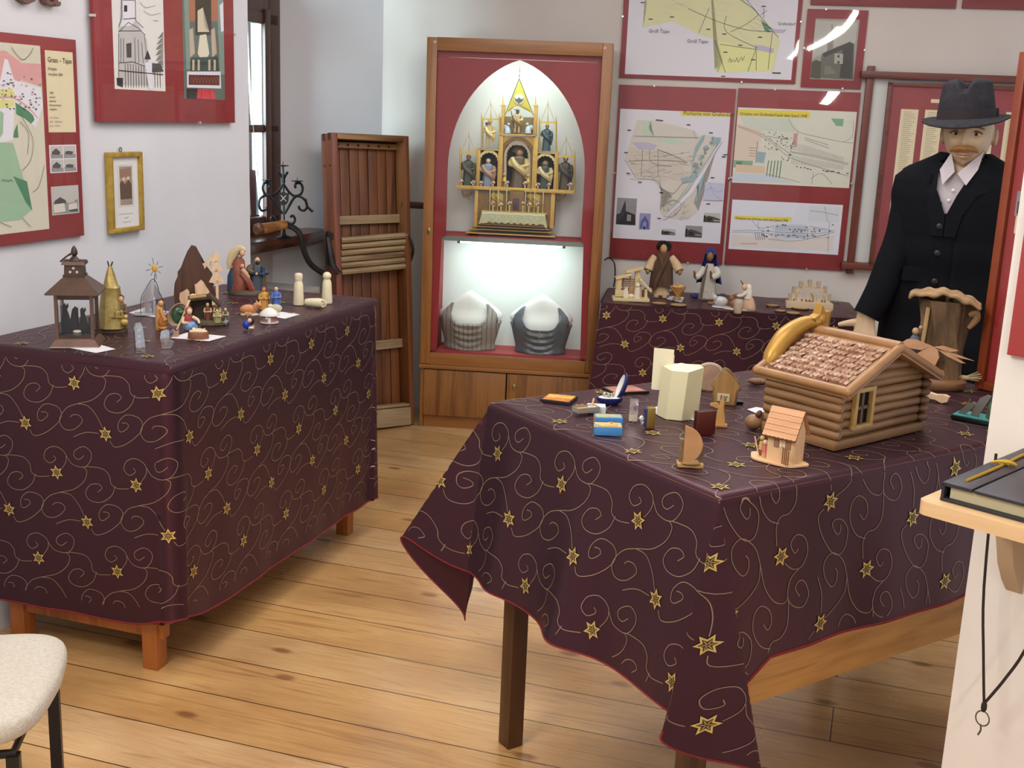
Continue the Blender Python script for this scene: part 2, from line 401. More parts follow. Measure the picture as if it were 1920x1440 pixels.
def embroider(mb, f, u0, u1, v0, v1, ph=(0, 0), ok=None, wid=.0018, flip=1, down=-1):
    """vines and stars over the flat cloth (u,v); f carries the cloth into the room"""
    def q(u, v, lift):
        if not (u0 <= u <= u1 and v0 <= v <= v1) or (ok and not ok(u, v)): return None
        p = f(u, v); e = .004
        a = f(u+e, v) - f(u-e, v); b = f(u, v+e) - f(u, v-e); n = a.cross(b)
        if n.length < 1e-12: return None
        return p + n.normalized()*lift*flip
    N = 1 + int(max(u1-u0, v1-v0)/.22)
    for i in range(-N*2, N*2):
        for j in range(-N*2, N*2):
            x = ph[0] + u0 + i*EB1[0] + j*EG[0]; y = ph[1] + v0 + down*(i*EB1[1] + j*EG[1])
            if not (u0-.35 < x < u1+.35 and v0-.4 < y < v1+.4): continue
            mb.m(THREAD)
            for c in EMB:
                prev = None
                for k, (cu, cv) in enumerate(c):
                    a = c[max(k-1, 0)]; b = c[min(k+1, len(c)-1)]
                    tx, ty = b[0]-a[0], (b[1]-a[1])*down; l = math.hypot(tx, ty) or 1
                    nx, ny = -ty/l*wid/2, tx/l*wid/2
                    A = q(x+cu+nx, y+cv*down+ny, .0012); B = q(x+cu-nx, y+cv*down-ny, .0012)
                    cur = mb.vs([A, B]) if A and B else None
                    if cur and prev: mb.f([prev[0], prev[1], cur[1], cur[0]])
                    prev = cur
            for sx, sy in ((0, 0), (EST[0], EST[1])):
                X, Y = x + sx, y + sy*down; a0 = PI/2 + random.uniform(-.2, .2)
                def star(mt, r1, r2, lf, ang=0):
                    pts = [q(X + (r1 if k % 2 == 0 else r2)*math.cos(a0 + ang + k*PI/6), Y + (r1 if k % 2 == 0 else r2)*math.sin(a0 + ang + k*PI/6), lf) for k in range(12)]
                    cc = q(X, Y, lf)
                    if cc and all(pts):
                        mb.m(mt); vv = mb.vs(pts); c_ = mb.vs([cc])[0]
                        for k in range(12): mb.f([c_, vv[k], vv[(k+1) % 12]])
                star(STAR, .021, .0105, .0018); star(STARDK, .0140, .0066, .0023)
                star(STAR, .0118, .0022, .0028); star(STARDK, .0062, .0012, .0033)
def hemline(mb, pts, w=.0026):
    mb.m(HEM); mb.tube(pts, w, 5)

# ---------------- left table: long chest-like table along the left wall
HL = .88
TL = (V((-.872, 2.889, 0)), math.atan2(.952, .305)); LL, LWD = 1.27, .62
t = thing('display_table', 'long deep brown wooden display table on short square legs under cloth by left wall', 'table', TL[0], TL[1])
tw = wood('#8a4a1c', '#9c5a26', 'z', .4, c3='#6e3814')
mb = MB().m(wood('#7a4220', '#8a4c24', 'x', .45)); mb.box((LL/2, LWD/2, .507), (LL-.06, LWD-.08, .716), bev=.004); mb.build('case', t)
for x, y in ((.055, .115), (LL-.06, .10), (.055, LWD-.06), (LL-.06, LWD-.06)):
    mb = MB().m(tw); mb.box((x, y, .07), (.048, .048, .14), bev=.003); mb.build('leg', t)
mb = MB().m(tw); mb.box((.055, LWD/2, .115), (.03, LWD-.15, .04)); mb.build('bottom_rail', t)
RC = .05
RE = .022                                        # roundness of the cloth over the table edge
def edge(d): return RE - math.sqrt(max(0, RE*RE - (RE-d)**2)) if d < RE else 0.0
clus = lambda u: u - .92*math.sin(2*PI*u)/(2*PI)
def left_side(s, v):
    """s runs round the table edge: near end, rounded corner, long side, rounded corner, far end; v = drop below the top"""
    f = min(1, max(0, v/.75))
    q = PI/2*RC; a = LWD - RC; b = LL - 2*RC
    fold = (.004*math.sin(s*15) + .002*math.sin(s*37+1)) * f
    if s < a: p, n = V((0, LWD - s, 0)), V((-1, 0, 0))
    elif s < a+q: th = (s-a)/RC; p, n = V((RC - RC*math.cos(th), RC - RC*math.sin(th), 0)), V((-math.cos(th), -math.sin(th), 0)); fold += .012*f
    elif s < a+q+b: p, n = V((RC + s-a-q, 0, 0)), V((0, -1, 0)); fold *= .7 if s < a+q+b-.25 else 1.0
    elif s < a+2*q+b: th = (s-a-q-b)/RC; p, n = V((LL - RC + RC*math.sin(th), RC - RC*math.cos(th), 0)), V((math.sin(th), -math.cos(th), 0)); fold += .02*f + .012*math.sin(s*150)*f
    else: p, n = V((LL, RC + s-a-2*q-b, 0)), V((1, 0, 0))
    e = .012                                   # soft edge at the table top
    dr = v if v > e else v
    out = .004 * (1 - math.exp(-v/.01)) - .012*f + fold
    hem = .0
    return p + n*out + V((0, 0, HL + .003 - RE - dr))
SL = (LWD-RC)*2 + PI*RC + (LL-2*RC)
def left_drop(s):
    a = LWD - RC
    d = .723
    return d + .035*math.exp(-((s-a-.04)/.10)**2)*-1 + .0*s
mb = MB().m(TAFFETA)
mb.grid(lambda i, j: left_side(i*SL, left_drop(i*SL)*(j**1.3)), 230, 26)
def left_top(x, y):
    dx = min(x, LL-x, y); return V((x, y, HL + .003 - edge(max(dx, 0)) + .0008*math.sin(x*17+y*9)))
mb.grid(lambda i, j: left_top(clus(i)*LL, clus(j)*LWD), 70, 44)
embroider(mb, left_side, 0.01, SL-.01, .005, .70, (.06, .05), ok=lambda s, v: v < left_drop(s)-.04, flip=-1, down=1)
embroider(mb, lambda x, y: left_top(x, y), .01, LL-.01, .01, LWD-.01, (.05, .1))
hemline(mb, [left_side(i*SL/200, left_drop(i*SL/200)) for i in range(201)])
o = mb.build('tablecloth', fix=False); o.location = TL[0]; o.rotation_euler = (0, 0, TL[1])
tag(o, 'aubergine cloth with gold stars covering the long table by the left wall', 'tablecloth', 'star tablecloths')

# ---------------- right table in front, square cloth with hanging points
HR = .88
BR, YR = V((.386, 2.012, 0)), math.atan2(.559, .829); LR, WR, DR = 1.30, .79, .405
t = thing('exhibit_table', 'front exhibit table with brown legs and pine apron under draped star cloth', 'table', BR, YR)
pine = wood('#9a6a34', '#b58346', 'x', .45, c3='#7c4f24'); dleg = wood('#3a2010', '#4a2a14', 'z', .4, c3='#2a160a')
mb = MB().m(pine); mb.box((LR/2, WR/2, .86), (LR-.01, WR-.01, .03)); mb.build('tabletop', t)
mb = MB().m(pine)
mb.box((LR/2, .045, .61), (LR-.09, .03, .40), bev=.003); mb.box((LR/2, WR-.045, .65), (LR-.09, .03, .40), bev=.003); mb.box((LR-.045, WR/2, .65), (.03, WR-.09, .4), bev=.003)
mb.build('apron', t)
mb = MB().m(wood('#a86a24', '#bd7c32', 'y', .45)); mb.box((.045, WR/2, .615), (.03, WR-.09, .37), bev=.003); mb.build('end_apron', t)
for x, y in ((.06, .08), (.06, WR-.07), (LR-.06, .06), (LR-.06, WR-.06)):
    mb = MB().m(dleg); mb.box((x, y, .42), (.045, .045, .84), bev=.003); mb.build('leg', t)
def keys(K, ph):
    for (a, p), (b, q) in zip(K, K[1:]):
        if ph <= b:
            u = (ph-a)/(b-a); u = u*u*(3-2*u)
            return (V(p).lerp(V(q), u)).normalized()
    return V(K[-1][1]).normalized()
KB = [(0, (-.16, 0, -1)), (22, (-.26, -.03, -.97)), (45, (.20, -.115, -.968)), (66, (.10, -.03, -1)), (90, (0, -.03, -1))]
KA = [(0, (-.10, 0, -1)), (26, (-.24, .50, -.86)), (45, (0, .12, -.99)), (65, (-.02, .05, -1)), (90, (0, .03, -1))]
def right_cloth(p, q):
    if p >= 0 and 0 <= q <= WR: return V((p, q, HR + .003 - edge(min(p, q, WR-q))))
    ZT = HR + .003 - RE
    if p < 0 and 0 <= q <= WR:
        r = -p; w = r/DR
        fl = r*(.10 + .06*(1-q/WR))
        fl += w*w*.042*math.exp(-((q-.40+.03*w)/.07)**2) + w*.022*math.exp(-((q-.66)/.06)**2) - w*.012*math.exp(-((q-.2)/.1)**2)
        return V((-fl, q, ZT - r*.99))
    if q < 0 and p >= 0:
        r = -q; w = r/DR
        return V((p, -.03*r - .006*w*(math.sin(p*13)+.6*math.sin(p*29)), ZT - r))
    if q > WR and p >= 0:
        r = q-WR; return V((p, WR + .03*r, ZT - r))
    if q < 0: x, y, K, c = -p, -q, KB, V((0, 0, ZT))
    else: x, y, K, c = -p, q-WR, KA, V((0, WR, ZT))
    r = math.hypot(x, y); ph = math.degrees(math.atan2(y, x))
    return c + keys(K, ph)*r
def trim(x): return 1 - .19*min(1, max(0, (x-.02)/.14))          # the long side hangs a little shorter
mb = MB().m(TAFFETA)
gx0, gx1, gy0, gy1 = -DR, LR, -DR, WR+DR
def lines(a, b, ins, st):
    out = sorted(set([round(a + i*st, 4) for i in range(int((b-a)/st)+1)] + [b] + ins)); return out
XS = lines(gx0, gx1, [0.0, .0015, .004, .008, .013, .02], .0145); YS = lines(gy0, gy1, [0.0, WR, .0015, .004, .008, .013, .02, WR-.0015, WR-.004, WR-.008, WR-.014], .0145)
vv = {}
for i, x in enumerate(XS):
    for j, y in enumerate(YS): vv[i, j] = mb.vs([right_cloth(x, y*trim(x) if y < 0 else y)])[0]
for i in range(len(XS)-1):
    for j in range(len(YS)-1): mb.f([vv[i, j], vv[i+1, j], vv[i+1, j+1], vv[i, j+1]])
embroider(mb, lambda u, v: right_cloth(v, -u), -gy1+.015, -gy0-.015, gx0+.015, gx1-.01, (.13, .04), ok=lambda u, v: not (-u > WR+.02 and v > .1) and -u > gy0*trim(v)+.012)
hp = [right_cloth(gx0, gy0 + (gy1-gy0)*i/160) for i in range(161)]; hemline(mb, hp, .0022)
hemline(mb, [right_cloth(gx0 + (gx1-gx0)*i/160, gy0*trim(gx0 + (gx1-gx0)*i/160)) for i in range(161)], .003)
o = mb.build('tablecloth', fix=False); o.location = BR; o.rotation_euler = (0, 0, YR)
tag(o, 'aubergine star cloth draped over the front exhibit table, corners hanging in points', 'tablecloth', 'star tablecloths')

# ---------------- middle table along the back wall
HM = .70; MX0, MX1, MY0, MY1 = -.03, 1.144, -.53, -.02
t = thing('side_table', 'low wooden side table by back wall, hidden under star cloth', 'table', BW.w(0), BW.yaw)
mb = MB().m(pine); mb.box(((MX0+MX1)/2, (MY0+MY1)/2, .68), (MX1-MX0-.01, MY1-MY0-.01, .035)); mb.build('tabletop', t)
for x in (MX0+.05, MX1-.05):
    for y in (MY0+.05, MY1-.05):
        mb = MB().m(dleg); mb.box((x, y, .332), (.05, .05, .664)); mb.build('leg', t)
def mid_side(s, v):
    L1 = MY1-MY0; f = v/.62
    if s < L1: p, n = V((MX0, MY1-s, 0)), V((-1, 0, 0))
    elif s < L1+MX1-MX0: p, n = V((MX0+s-L1, MY0, 0)), V((0, -1, 0))
    else: p, n = V((MX1, MY0+s-L1-(MX1-MX0), 0)), V((1, 0, 0))
    c = max(0, 1-abs(s-L1)/.12)
    o = .004 + .01*f + .006*f*math.sin(s*23)
    return p + n*o + (V((-1, -.3, 0))*.05*c*f if s >= L1-.12 and s < L1+.12 else V((0, 0, 0))) + V((0, 0, HM+.003-v))
SM = 2*(MY1-MY0)+MX1-MX0
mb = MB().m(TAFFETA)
mb.grid(lambda i, j: mid_side(i*SM, .62*j), 150, 14)
mid_top = lambda x, y: V((x, y, HM+.003+.0012*math.sin(x*31+y*12)))
mb.grid(lambda i, j: mid_top(MX0+i*(MX1-MX0), MY0+j*(MY1-MY0)), 40, 14)
embroider(mb, mid_side, .01, SM-.01, .005, .55, (.02, .05), flip=-1, down=1)
embroider(mb, mid_top, MX0+.01, MX1-.01, MY0+.01, MY1-.01, (.1, .05))
o = mb.build('tablecloth', fix=False); o.location = BW.w(0); o.rotation_euler = (0, 0, BW.yaw)
tag(o, 'dark aubergine star cloth over the low table by the back wall beside the cabinet', 'tablecloth', 'star tablecloths')
# ================================================================ WALL BOARDS
RED = mat('#8e2f30', .6, var='#832a2c', vs=6); REDD = mat('#7a2527', .6)
PAPER = mat('#d8d5dc', .8); CREAM = mat('#d9cba8', .8); INK = mat('#2a2726', .8); GREY = mat('#8d8a8a', .8); GREYL = mat('#b9b5b0', .8); GREYD = mat('#4b4846', .8)
YEL = mat('#e0cd4e', .8); PALEY = mat('#d6d3a4', .8); GRN = mat('#7fa987', .8); GRND = mat('#4d7f5f', .8); PINK = mat('#cf9a96', .8); BEIGE = mat('#cfc8bc', .8)
LILAC = mat('#b6b2c4', .8); TEAL = mat('#93aab0', .8); LGRN = mat('#b9ccb4', .8); BLUEI = mat('#5a5a94', .8); TAN = mat('#c9a98a', .8)
GLASS = glassmat()
class Board:
    """flat board on wall W: everything is measured on the photo and put on the wall plane"""
    def __init__(s, W, name, label, cat, box, group=None, off=.0, depth=.014):
        s.W = W; s.off = off
        q = [W.at(*p, off=-off-depth) for p in box]         # tl tr br bl pixels
        s.x0 = (q[0][0]+q[3][0])/2; s.x1 = (q[1][0]+q[2][0])/2; s.z0 = (q[2][1]+q[3][1])/2; s.z1 = (q[0][1]+q[1][1])/2
        s.w, s.h, s.d = s.x1-s.x0, s.z1-s.z0, depth
        s.t = thing(name, label, cat, W.w(s.x0, -off, s.z0), W.yaw, group)
        s.lay = depth
    def P(s, px, py):
        a = s.W.at(px, py, off=-s.off-s.lay); return (a[0]-s.x0, a[1]-s.z0)
    def panel(s, mt, name='backing_panel'):
        mb = MB().m(mt); mb.box((s.w/2, -s.d/2-.001, s.h/2), (s.w, s.d-.002, s.h), bev=.001); mb.build(name, s.t); return s
    def glass(s, clips=True, tilt=0.):
        mb = MB().m(GLASS); mb.box((s.w/2, 0, -s.h/2), (s.w, .002, s.h)); o = mb.build('glass_cover', s.t); o.location = (0, -s.d-.004, s.h); o.rotation_euler = (-math.radians(tilt), 0, 0)
        if clips:
            for x, z in ((0, s.h*.5), (s.w, s.h*.5), (s.w*.3, s.h), (s.w*.7, 0)):
                mb = MB().m(mat('#d8d4d0', .3, .6)); mb.box((x, -s.d/2-.003, z), (.008, s.d+.006, .008)); mb.build('clip', s.t)
    def sheet(s, name, mt, quad, th=.0008):
        q = [s.P(*p) for p in quad]
        x0 = (q[0][0]+q[3][0])/2; x1 = (q[1][0]+q[2][0])/2; z0 = (q[2][1]+q[3][1])/2; z1 = (q[0][1]+q[1][1])/2
        return Sheet(s, name, mt, x0, x1, z0, z1, th)
class Sheet:
    def __init__(s, B, name, mt, x0, x1, z0, z1, th):
        s.B, s.name = B, name; s.x0, s.x1, s.z0, s.z1 = x0, x1, z0, z1
        s.mb = MB().m(mt); s.y = -B.d - th; s.n = 0
        s.mb.box(((x0+x1)/2, -B.d-th/2+.0002, (z0+z1)/2), (x1-x0, th, z1-z0))
    def c(s, p): return (min(max(p[0], s.x0+.001), s.x1-.001), min(max(p[1], s.z0+.001), s.z1-.001))
    def _p(s, pts): return [s.c(s.B.P(*p)) for p in pts]
    def uv(s, pts): return [(s.x0 + u*(s.x1-s.x0), s.z1 - v*(s.z1-s.z0)) for u, v in pts]
    def area(s, mt, pts, px=True):
        s.n += 1; y = s.y - .0002 - .00003*s.n
        q = s._p(pts) if px else s.uv(pts)
        s.mb.m(mt); f = s.mb.poly([(a, y, b) for a, b in q])
        if f and len(q) > 4: bmesh.ops.triangulate(s.mb.bm, faces=[f])
        return s
    def line(s, mt, pts, w=.002, px=True, curve=True):
        s.n += 1; y = s.y - .0003 - .00003*s.n
        q = s._p(pts) if px else s.uv(pts)
        if curve and len(q) > 2: q = [(p.x, p.y) for p in crs([(a, b, 0) for a, b in q], 4)]
        s.mb.m(mt); prev = None
        for k, (x, z) in enumerate(q):
            a = q[max(k-1, 0)]; b = q[min(k+1, len(q)-1)]; tx, tz = b[0]-a[0], b[1]-a[1]; l = math.hypot(tx, tz) or 1
            cur = s.mb.vs([(x - tz/l*w/2, y, z + tx/l*w/2), (x + tz/l*w/2, y, z - tx/l*w/2)])
            if prev: s.mb.f([prev[0], cur[0], cur[1], prev[1]])
            prev = cur
        return s
    def text(s, mt, txt, px, py, size, squeeze=1.0, align='LEFT'):
        a = s.B.P(px, py); textmesh(s.mb, txt, size, (a[0], s.y - .0012, a[1]), mt, squeeze=squeeze, align=align); return s
    def dashes(s, mt, spots, w=.018, h=.004):
        for px, py in spots:
            a = s.B.P(px, py); s.n += 1; y = s.y - .0003 - .00003*s.n
            s.mb.m(mt); s.mb.poly([(a[0]-w/2, y, a[1]-h/2), (a[0]+w/2, y, a[1]-h/2), (a[0]+w/2, y, a[1]+h/2), (a[0]-w/2, y, a[1]+h/2)])
        return s
    def done(s): return s.mb.build(s.name, s.B.t, flat=True, fix=False)
rnd = random.Random(3)
# ---- left wall: village plan
B = Board(LW, 'map_board', 'red board with a coloured village plan and cream text card, far left on wall', 'poster', [(-150, 45), (143, 74), (157, 440), (-150, 484)])
B.panel(RED)
S = B.sheet('map_sheet', mat('#ccc6b2', .8), [(-130, 66), (77, 87), (90, 427), (-130, 458)])
S.area(PINK, [(-130, 95), (10, 95), (40, 118), (78, 120), (80, 162), (40, 150), (0, 175), (-130, 190)])
S.area(PAPER, [(-130, 170), (0, 150), (8, 110), (14, 112), (26, 150), (76, 165), (80, 200), (66, 240), (40, 215), (26, 205), (24, 262), (0, 268), (-130, 300)])
S.area(mat('#d2cf86', .8), [(-60, 172), (0, 168), (22, 165), (30, 182), (26, 200), (-10, 204), (-60, 205)])
S.line(PINK, [(-120, 190), (-10, 184), (24, 184), (50, 200), (70, 222)], .006); S.line(PAPER, [(-120, 193), (-10, 187), (24, 187), (50, 204), (72, 226)], .004)
S.area(GRND, [(28, 192), (60, 212), (64, 225), (58, 232), (46, 222), (30, 214)]); S.area(GRND, [(26, 246), (32, 232), (34, 258), (24, 258)])
S.area(mat('#94b394', .8), [(-130, 262), (24, 268), (60, 392), (38, 412), (-130, 430)]); S.area(GRND, [(24, 330), (50, 340), (60, 395), (48, 380)])
S.area(mat('#94b394', .8), [(0, 208), (6, 212), (5, 250), (0, 258), (-40, 250), (-40, 215)])
for _ in range(60):
    x, y = rnd.uniform(0, 76), rnd.uniform(135, 205)
    if y > 150 + x*.25 - 25: S.area(rnd.choice([GREYD, GREY, PINK, GREYD]), [(x, y), (x+rnd.uniform(2, 4), y+.5), (x+rnd.uniform(2, 4), y+rnd.uniform(2, 4)), (x-.5, y+2)])
for l in ([(20, 88), (28, 100), (42, 112), (56, 100), (60, 90)], [(40, 220), (60, 260), (56, 300), (40, 320)], [(36, 228), (52, 250), (50, 290)], [(82, 310), (76, 335), (70, 352), (60, 360)], [(-20, 410), (20, 425)], [(40, 408), (56, 425)]): S.line(GREYD, l, .0015)
S.line(GREYD, [(2, 340), (5, 336), (8, 340), (11, 337), (14, 340), (18, 337), (22, 340)], .0016); S.done()
S = B.sheet('text_card', CREAM, [(84, 93), (136, 99), (142, 247), (91, 249)])
S.text(INK, 'Grass – Tajax', 88.5, 116, .0205, .92); S.text(INK, 'Ortsplan', 89, 131, .0125, .85); S.text(INK, 'vom Jahre 1824', 89.5, 141, .0115, .85)
for k, (tx) in enumerate(('1938', 'wurden', 'laufende', 'Hausnummern', 'vergeben')): S.text(INK, tx, 91.5+k*.1, 176+k*7.6, .0095, .9)
for k, tx in enumerate(('rot – Bauern', 'gelb – Halblehner', 'grün – Gärten')): S.text(GREY, tx, 92.5+k*.2, 222+k*7.6, .0085, .9)
S.done()
def photo(B, quad, sky, land, dark, name='photo', border=None, seed=1):
    S = B.sheet(name, border or sky, quad); r = random.Random(seed)
    S.area(sky, [(.04, .04), (.96, .04), (.96, .55), (.04, .55)], False); S.area(land, [(.04, .55), (.3, .5), (.7, .56), (.96, .5), (.96, .96), (.04, .96)], False)
    S.area(dark, [(.1, .5), (.3, .38), (.5, .5), (.5, .62), (.1, .62)], False); S.area(dark, [(.6, .8), (.9, .7), (.94, .94), (.62, .92)], False)
    S.area(sky, [(.55, .5), (.8, .46), (.84, .6), (.55, .62)], False)
    return S
S = B.sheet('photo_group', PAPER, [(92, 272), (142, 271), (145, 322), (94, 325)])
for a, b in ((.04, .04), (.52, .04), (.04, .52), (.52, .52)):
    S.area(GREYL, [(a, b), (a+.44, b), (a+.44, b+.44), (a, b+.44)], False); S.area(GREY, [(a, b+.28), (a+.2, b+.24), (a+.44, b+.32), (a+.44, b+.44), (a, b+.44)], False)
    S.area(GREYD, [(a+.05, b+.2), (a+.2, b+.08+.1*(a > .3)), (a+.36, b+.22), (a+.3, b+.32), (a+.04, b+.3)], False)
S.done()
S = photo(B, [(95, 351), (146, 346), (149, 399), (98, 404)], GREYL, GREY, GREYD, seed=2); S.area(BEIGE, [(.05, .62), (.45, .6), (.48, .9), (.06, .92)], False); S.area(BEIGE, [(.6, .66), (.9, .62), (.94, .84), (.6, .86)], False); S.done()
B.glass(False)
# ---- left wall: church drawing and altar photograph
B = Board(LW, 'picture_board', 'red board with a black and white church drawing and an altar photograph, beside the window', 'poster', [(172, -140), (431, -140), (445, 231), (180, 228)], off=.008)
B.panel(RED)
S = B.sheet('church_drawing', mat('#d8d4ce', .8), [(203, -130), (303, -130), (309, 172), (216, 166)])
S.area(GREYL, [(222, 50), (245, 20), (275, 75), (283, 160), (222, 160)]); S.area(PAPER, [(228, -60), (252, -60), (252, 40), (246, 48), (224, 50), (230, 35)])
S.area(INK, [(232, 10), (238, 10), (238, 22), (232, 22)]); S.area(GREYD, [(236, 82), (246, 80), (246, 108), (237, 108)]); S.area(INK, [(218, 146), (230, 146), (230, 164), (219, 160)])
for l in ([(222, 60), (240, 42), (258, 52), (272, 66)], [(222, 62), (222, 160)], [(270, 66), (280, 160)], [(228, -60), (228, 30), (222, 50)], [(252, -60), (254, 38), (268, 52)], [(226, 72), (226, 118)], [(231, 72), (231, 118)], [(252, 70), (253, 118)], [(258, 74), (260, 118)], [(265, 80), (268, 118)], [(222, 118), (248, 116), (276, 126)], [(222, 58), (262, 58)], [(230, 0), (252, 0)], [(230, 36), (254, 34)]): S.line(INK, l, .0022, curve=False)
for k in range(14): x = 234+k*5; S.line(INK, [(x, 118+k*.8), (x+1, 164)], .0022, curve=False)
S.line(INK, [(222, 132), (305, 140)], .003, curve=False); S.area(PAPER, [(270, 118), (284, 114), (286, 168), (279, 168)]); S.area(INK, [(270, 111), (276, 94), (282, 111)]); S.area(GREYD, [(284, 118), (300, 120), (306, 134), (284, 136)])
for k in range(26): y = 60+k*2.6; S.line(GREYD, [(305, y), (296-(k % 4)*1.5+ (0 if k > 8 else 6-k*.6), y+4)], .002, curve=False)
for l in ([(262, 4), (272, 14), (290, 10)], [(268, 20), (282, 28), (300, 24)], [(286, 38), (296, 39)]): S.line(GREY, l, .0015)
S.done()
S = B.sheet('altar_photo', mat('#5d6a60', .7), [(334, -130), (413, -130), (425, 187), (349, 186)])
S.area(mat('#7d8f84', .8), [(342, -60), (352, -60), (358, 130), (349, 130)]); S.area(mat('#7d8f84', .8), [(405, -20), (418, 0), (421, 140), (412, 140)]); S.area(PAPER, [(411, 10), (418, 4), (419, 58), (414, 60)])
S.area(mat('#a56a50', .8), [(352, -130), (405, -130), (408, 40), (354, 40)]); S.area(mat('#3a3026', .8), [(364, -120), (394, -120), (396, 66), (366, 66)])
S.area(mat('#c9bda6', .8), [(370, 20), (380, 14), (382, 50), (392, 60), (370, 60)]); S.area(mat('#d6cbb4', .8), [(374, 66), (386, 64), (392, 100), (386, 112), (376, 112), (370, 100)])
for x in (358, 399): S.area(mat('#b9a690', .8), [(x-4, 56), (x+3, 52), (x+7, 100), (x-2, 108)])
S.area(mat('#33443c', .8), [(356, 108), (408, 106), (410, 136), (356, 136)])
for x in (362, 372, 392, 402): S.area(mat('#bfae90', .8), [(x-2, 112), (x+2, 112), (x+2, 132), (x-2, 132)])
S.area(PAPER, [(350, 134), (413, 134), (414, 166), (350, 164)]); S.area(mat('#5a2a24', .8), [(353, 140), (411, 141), (411, 160), (353, 159)])
for k in range(9): S.line(mat('#a5735c', .8), [(356+k*6, 157), (359+k*6, 145), (362+k*6, 157)], .0015)
S.area(INK, [(349, 166), (370, 166), (368, 186), (349, 186)]); S.area(mat('#c23a44', .7), [(370, 167), (400, 168), (404, 187), (368, 187)]); S.line(INK, [(378, 168), (376, 186)], .002, curve=False); S.line(INK, [(392, 168), (394, 186)], .002, curve=False)
S.done(); B.glass()
# ---- left wall: little gilt frame
B = Board(LW, 'gilt_picture_frame', 'small narrow gilt picture frame with a sepia photo and handwriting, hung on left wall', 'picture frame', [(199, 286), (261, 284), (268.5, 430), (208, 439)], depth=.012)
gold = mat('#b08f3c', .35, .6, var='#c9a850', vs=40)
mb = MB().m(gold); w_, h_ = B.w, B.h
for c, d in (((w_/2, -.012, .008), (w_, .022, .016)), ((w_/2, -.012, h_-.008), (w_, .022, .016)), ((.008, -.012, h_/2), (.016, .022, h_-.03)), ((w_-.008, -.012, h_/2), (.016, .022, h_-.03))): mb.box(c, d, bev=.003)
mb.build('frame', B.t)
S = B.sheet('mount', mat('#cfccc8', .8), [(205, 292), (256, 290), (263, 425), (214, 432)]); S.line(GREY, [(220, 311), (247, 308), (251, 386), (223, 388), (220, 311)], .001, curve=False)
[S.line(GREYD, [(x0+q*(x1-x0)/9, y - (1.6 if q % 2 else 0) - q*.25) for q in range(10)], .0008) for x0, x1, y in ((222, 249, 403), (233, 241, 410), (229, 245, 418))]; S.done()
S = B.sheet('sepia_photo', mat('#b59a86', .7), [(222, 313), (245, 311), (250, 384), (226, 385)]); SEP = mat('#5a4436', .7)
S.area(SEP, [(223, 345), (228, 338), (234, 346), (240, 336), (246, 345), (247, 372), (226, 374)]); S.area(mat('#cdb39b', .7), [(229, 330), (234, 330), (234, 339), (229, 339)]); S.area(mat('#cdb39b', .7), [(237, 328), (242, 328), (242, 337), (237, 337)]); S.area(mat('#8a6d58', .7), [(224, 318), (244, 315), (245, 330), (225, 334)]); S.done()
mb = MB().m(mat('#6a5a34', .4, .8)); mb.tube([(w_*.45 + .006*math.cos(a), -.006, h_+.007+.007*math.sin(a)) for a in [k*PI/6 for k in range(13)]], .0015, 6); mb.build('hanging_ring', B.t)
# ---- left wall: two carved letters hanging at the top edge
let = wood('#5a4038', '#6b4c42', 'x', .5, c3='#46302a')
for ch, px, lab in (('o', 28, 'left dark brown carved wooden letter, a round o, high on left wall'), ('a', 81, 'right dark brown carved wooden letter, an a, high on left wall')):
    x, z = LW.at(px, 4 if ch == 'o' else 8, -.02)
    mb = MB(); textmesh(mb, ch, .165, (0, -.012, .0), let, squeeze=1.0, depth=.012)
    o = mb.build('carved_letter'); o.location = LW.w(x, -.002, z); o.rotation_euler = (0, 0, LW.yaw); tag(o, lab, 'letter', 'carved letters on left wall')

# ---- back wall
B = Board(BW, 'map_board', 'large glazed board with a yellow field map, top right of the display cabinet', 'poster', [(1171, -90), (1508, -75), (1495, 157), (1165, 146)], depth=.012)
B.panel(RED)
S = B.sheet('map_sheet', PAPER, [(1183, -84), (1502, -70), (1485, 149), (1173, 140)])
S.area(PALEY, [(1215, -80), (1330, -80), (1400, 5), (1425, 30), (1460, 62), (1462, 78), (1450, 133), (1345, 136), (1340, 130), (1356, 116), (1345, 75), (1310, 64), (1260, 40), (1205, 52), (1212, 20)])
S.area(mat('#dcdc98', .8), [(1345, 76), (1400, 90), (1454, 92), (1448, 132), (1345, 136), (1356, 116)])
S.area(GRND, [(1426, 37), (1438, 46), (1458, 62), (1434, 58)]); S.area(LILAC, [(1415, 84), (1432, 86), (1452, 92), (1450, 100), (1430, 96), (1416, 94)]); S.area(LILAC, [(1440, 55), (1476, 55), (1470, 62), (1450, 62)])
for _ in range(30):
    x = rnd.uniform(1225, 1430); y = rnd.uniform(-40, 40) + max(0, (x-1340)*.6); S.line(GREYL, [(x, y), (x+rnd.uniform(10, 40), y+rnd.uniform(-4, 18))], .0014)
for l in ([(1330, -80), (1380, -10), (1412, 16), (1422, 28)], [(1330, 14), (1310, 62)], [(1290, 16), (1345, 40), (1400, 56), (1450, 60)], [(1362, 30), (1362, 60), (1420, 90)], [(1422, 28), (1400, 45), (1370, 60)], [(1418, 90), (1402, 134)], [(1418, 95), (1418, 132)], [(1340, 76), (1360, 136)], [(1448, 62), (1440, 130)], [(1350, 83), (1418, 93)], [(1432, 16), (1432, 34)], [(1426, 28), (1438, 20)], [(1400, 0), (1450, 60), (1460, 70)]): S.line(GREYD, l, .0022)
S.dashes(GREYD, [(1205, 5), (1328, 55), (1358, 64), (1360, 98), (1388, 85), (1412, 112), (1432, 12), (1356, 143), (1425, 70), (1220, 36), (1260, 32)], .02, .005)
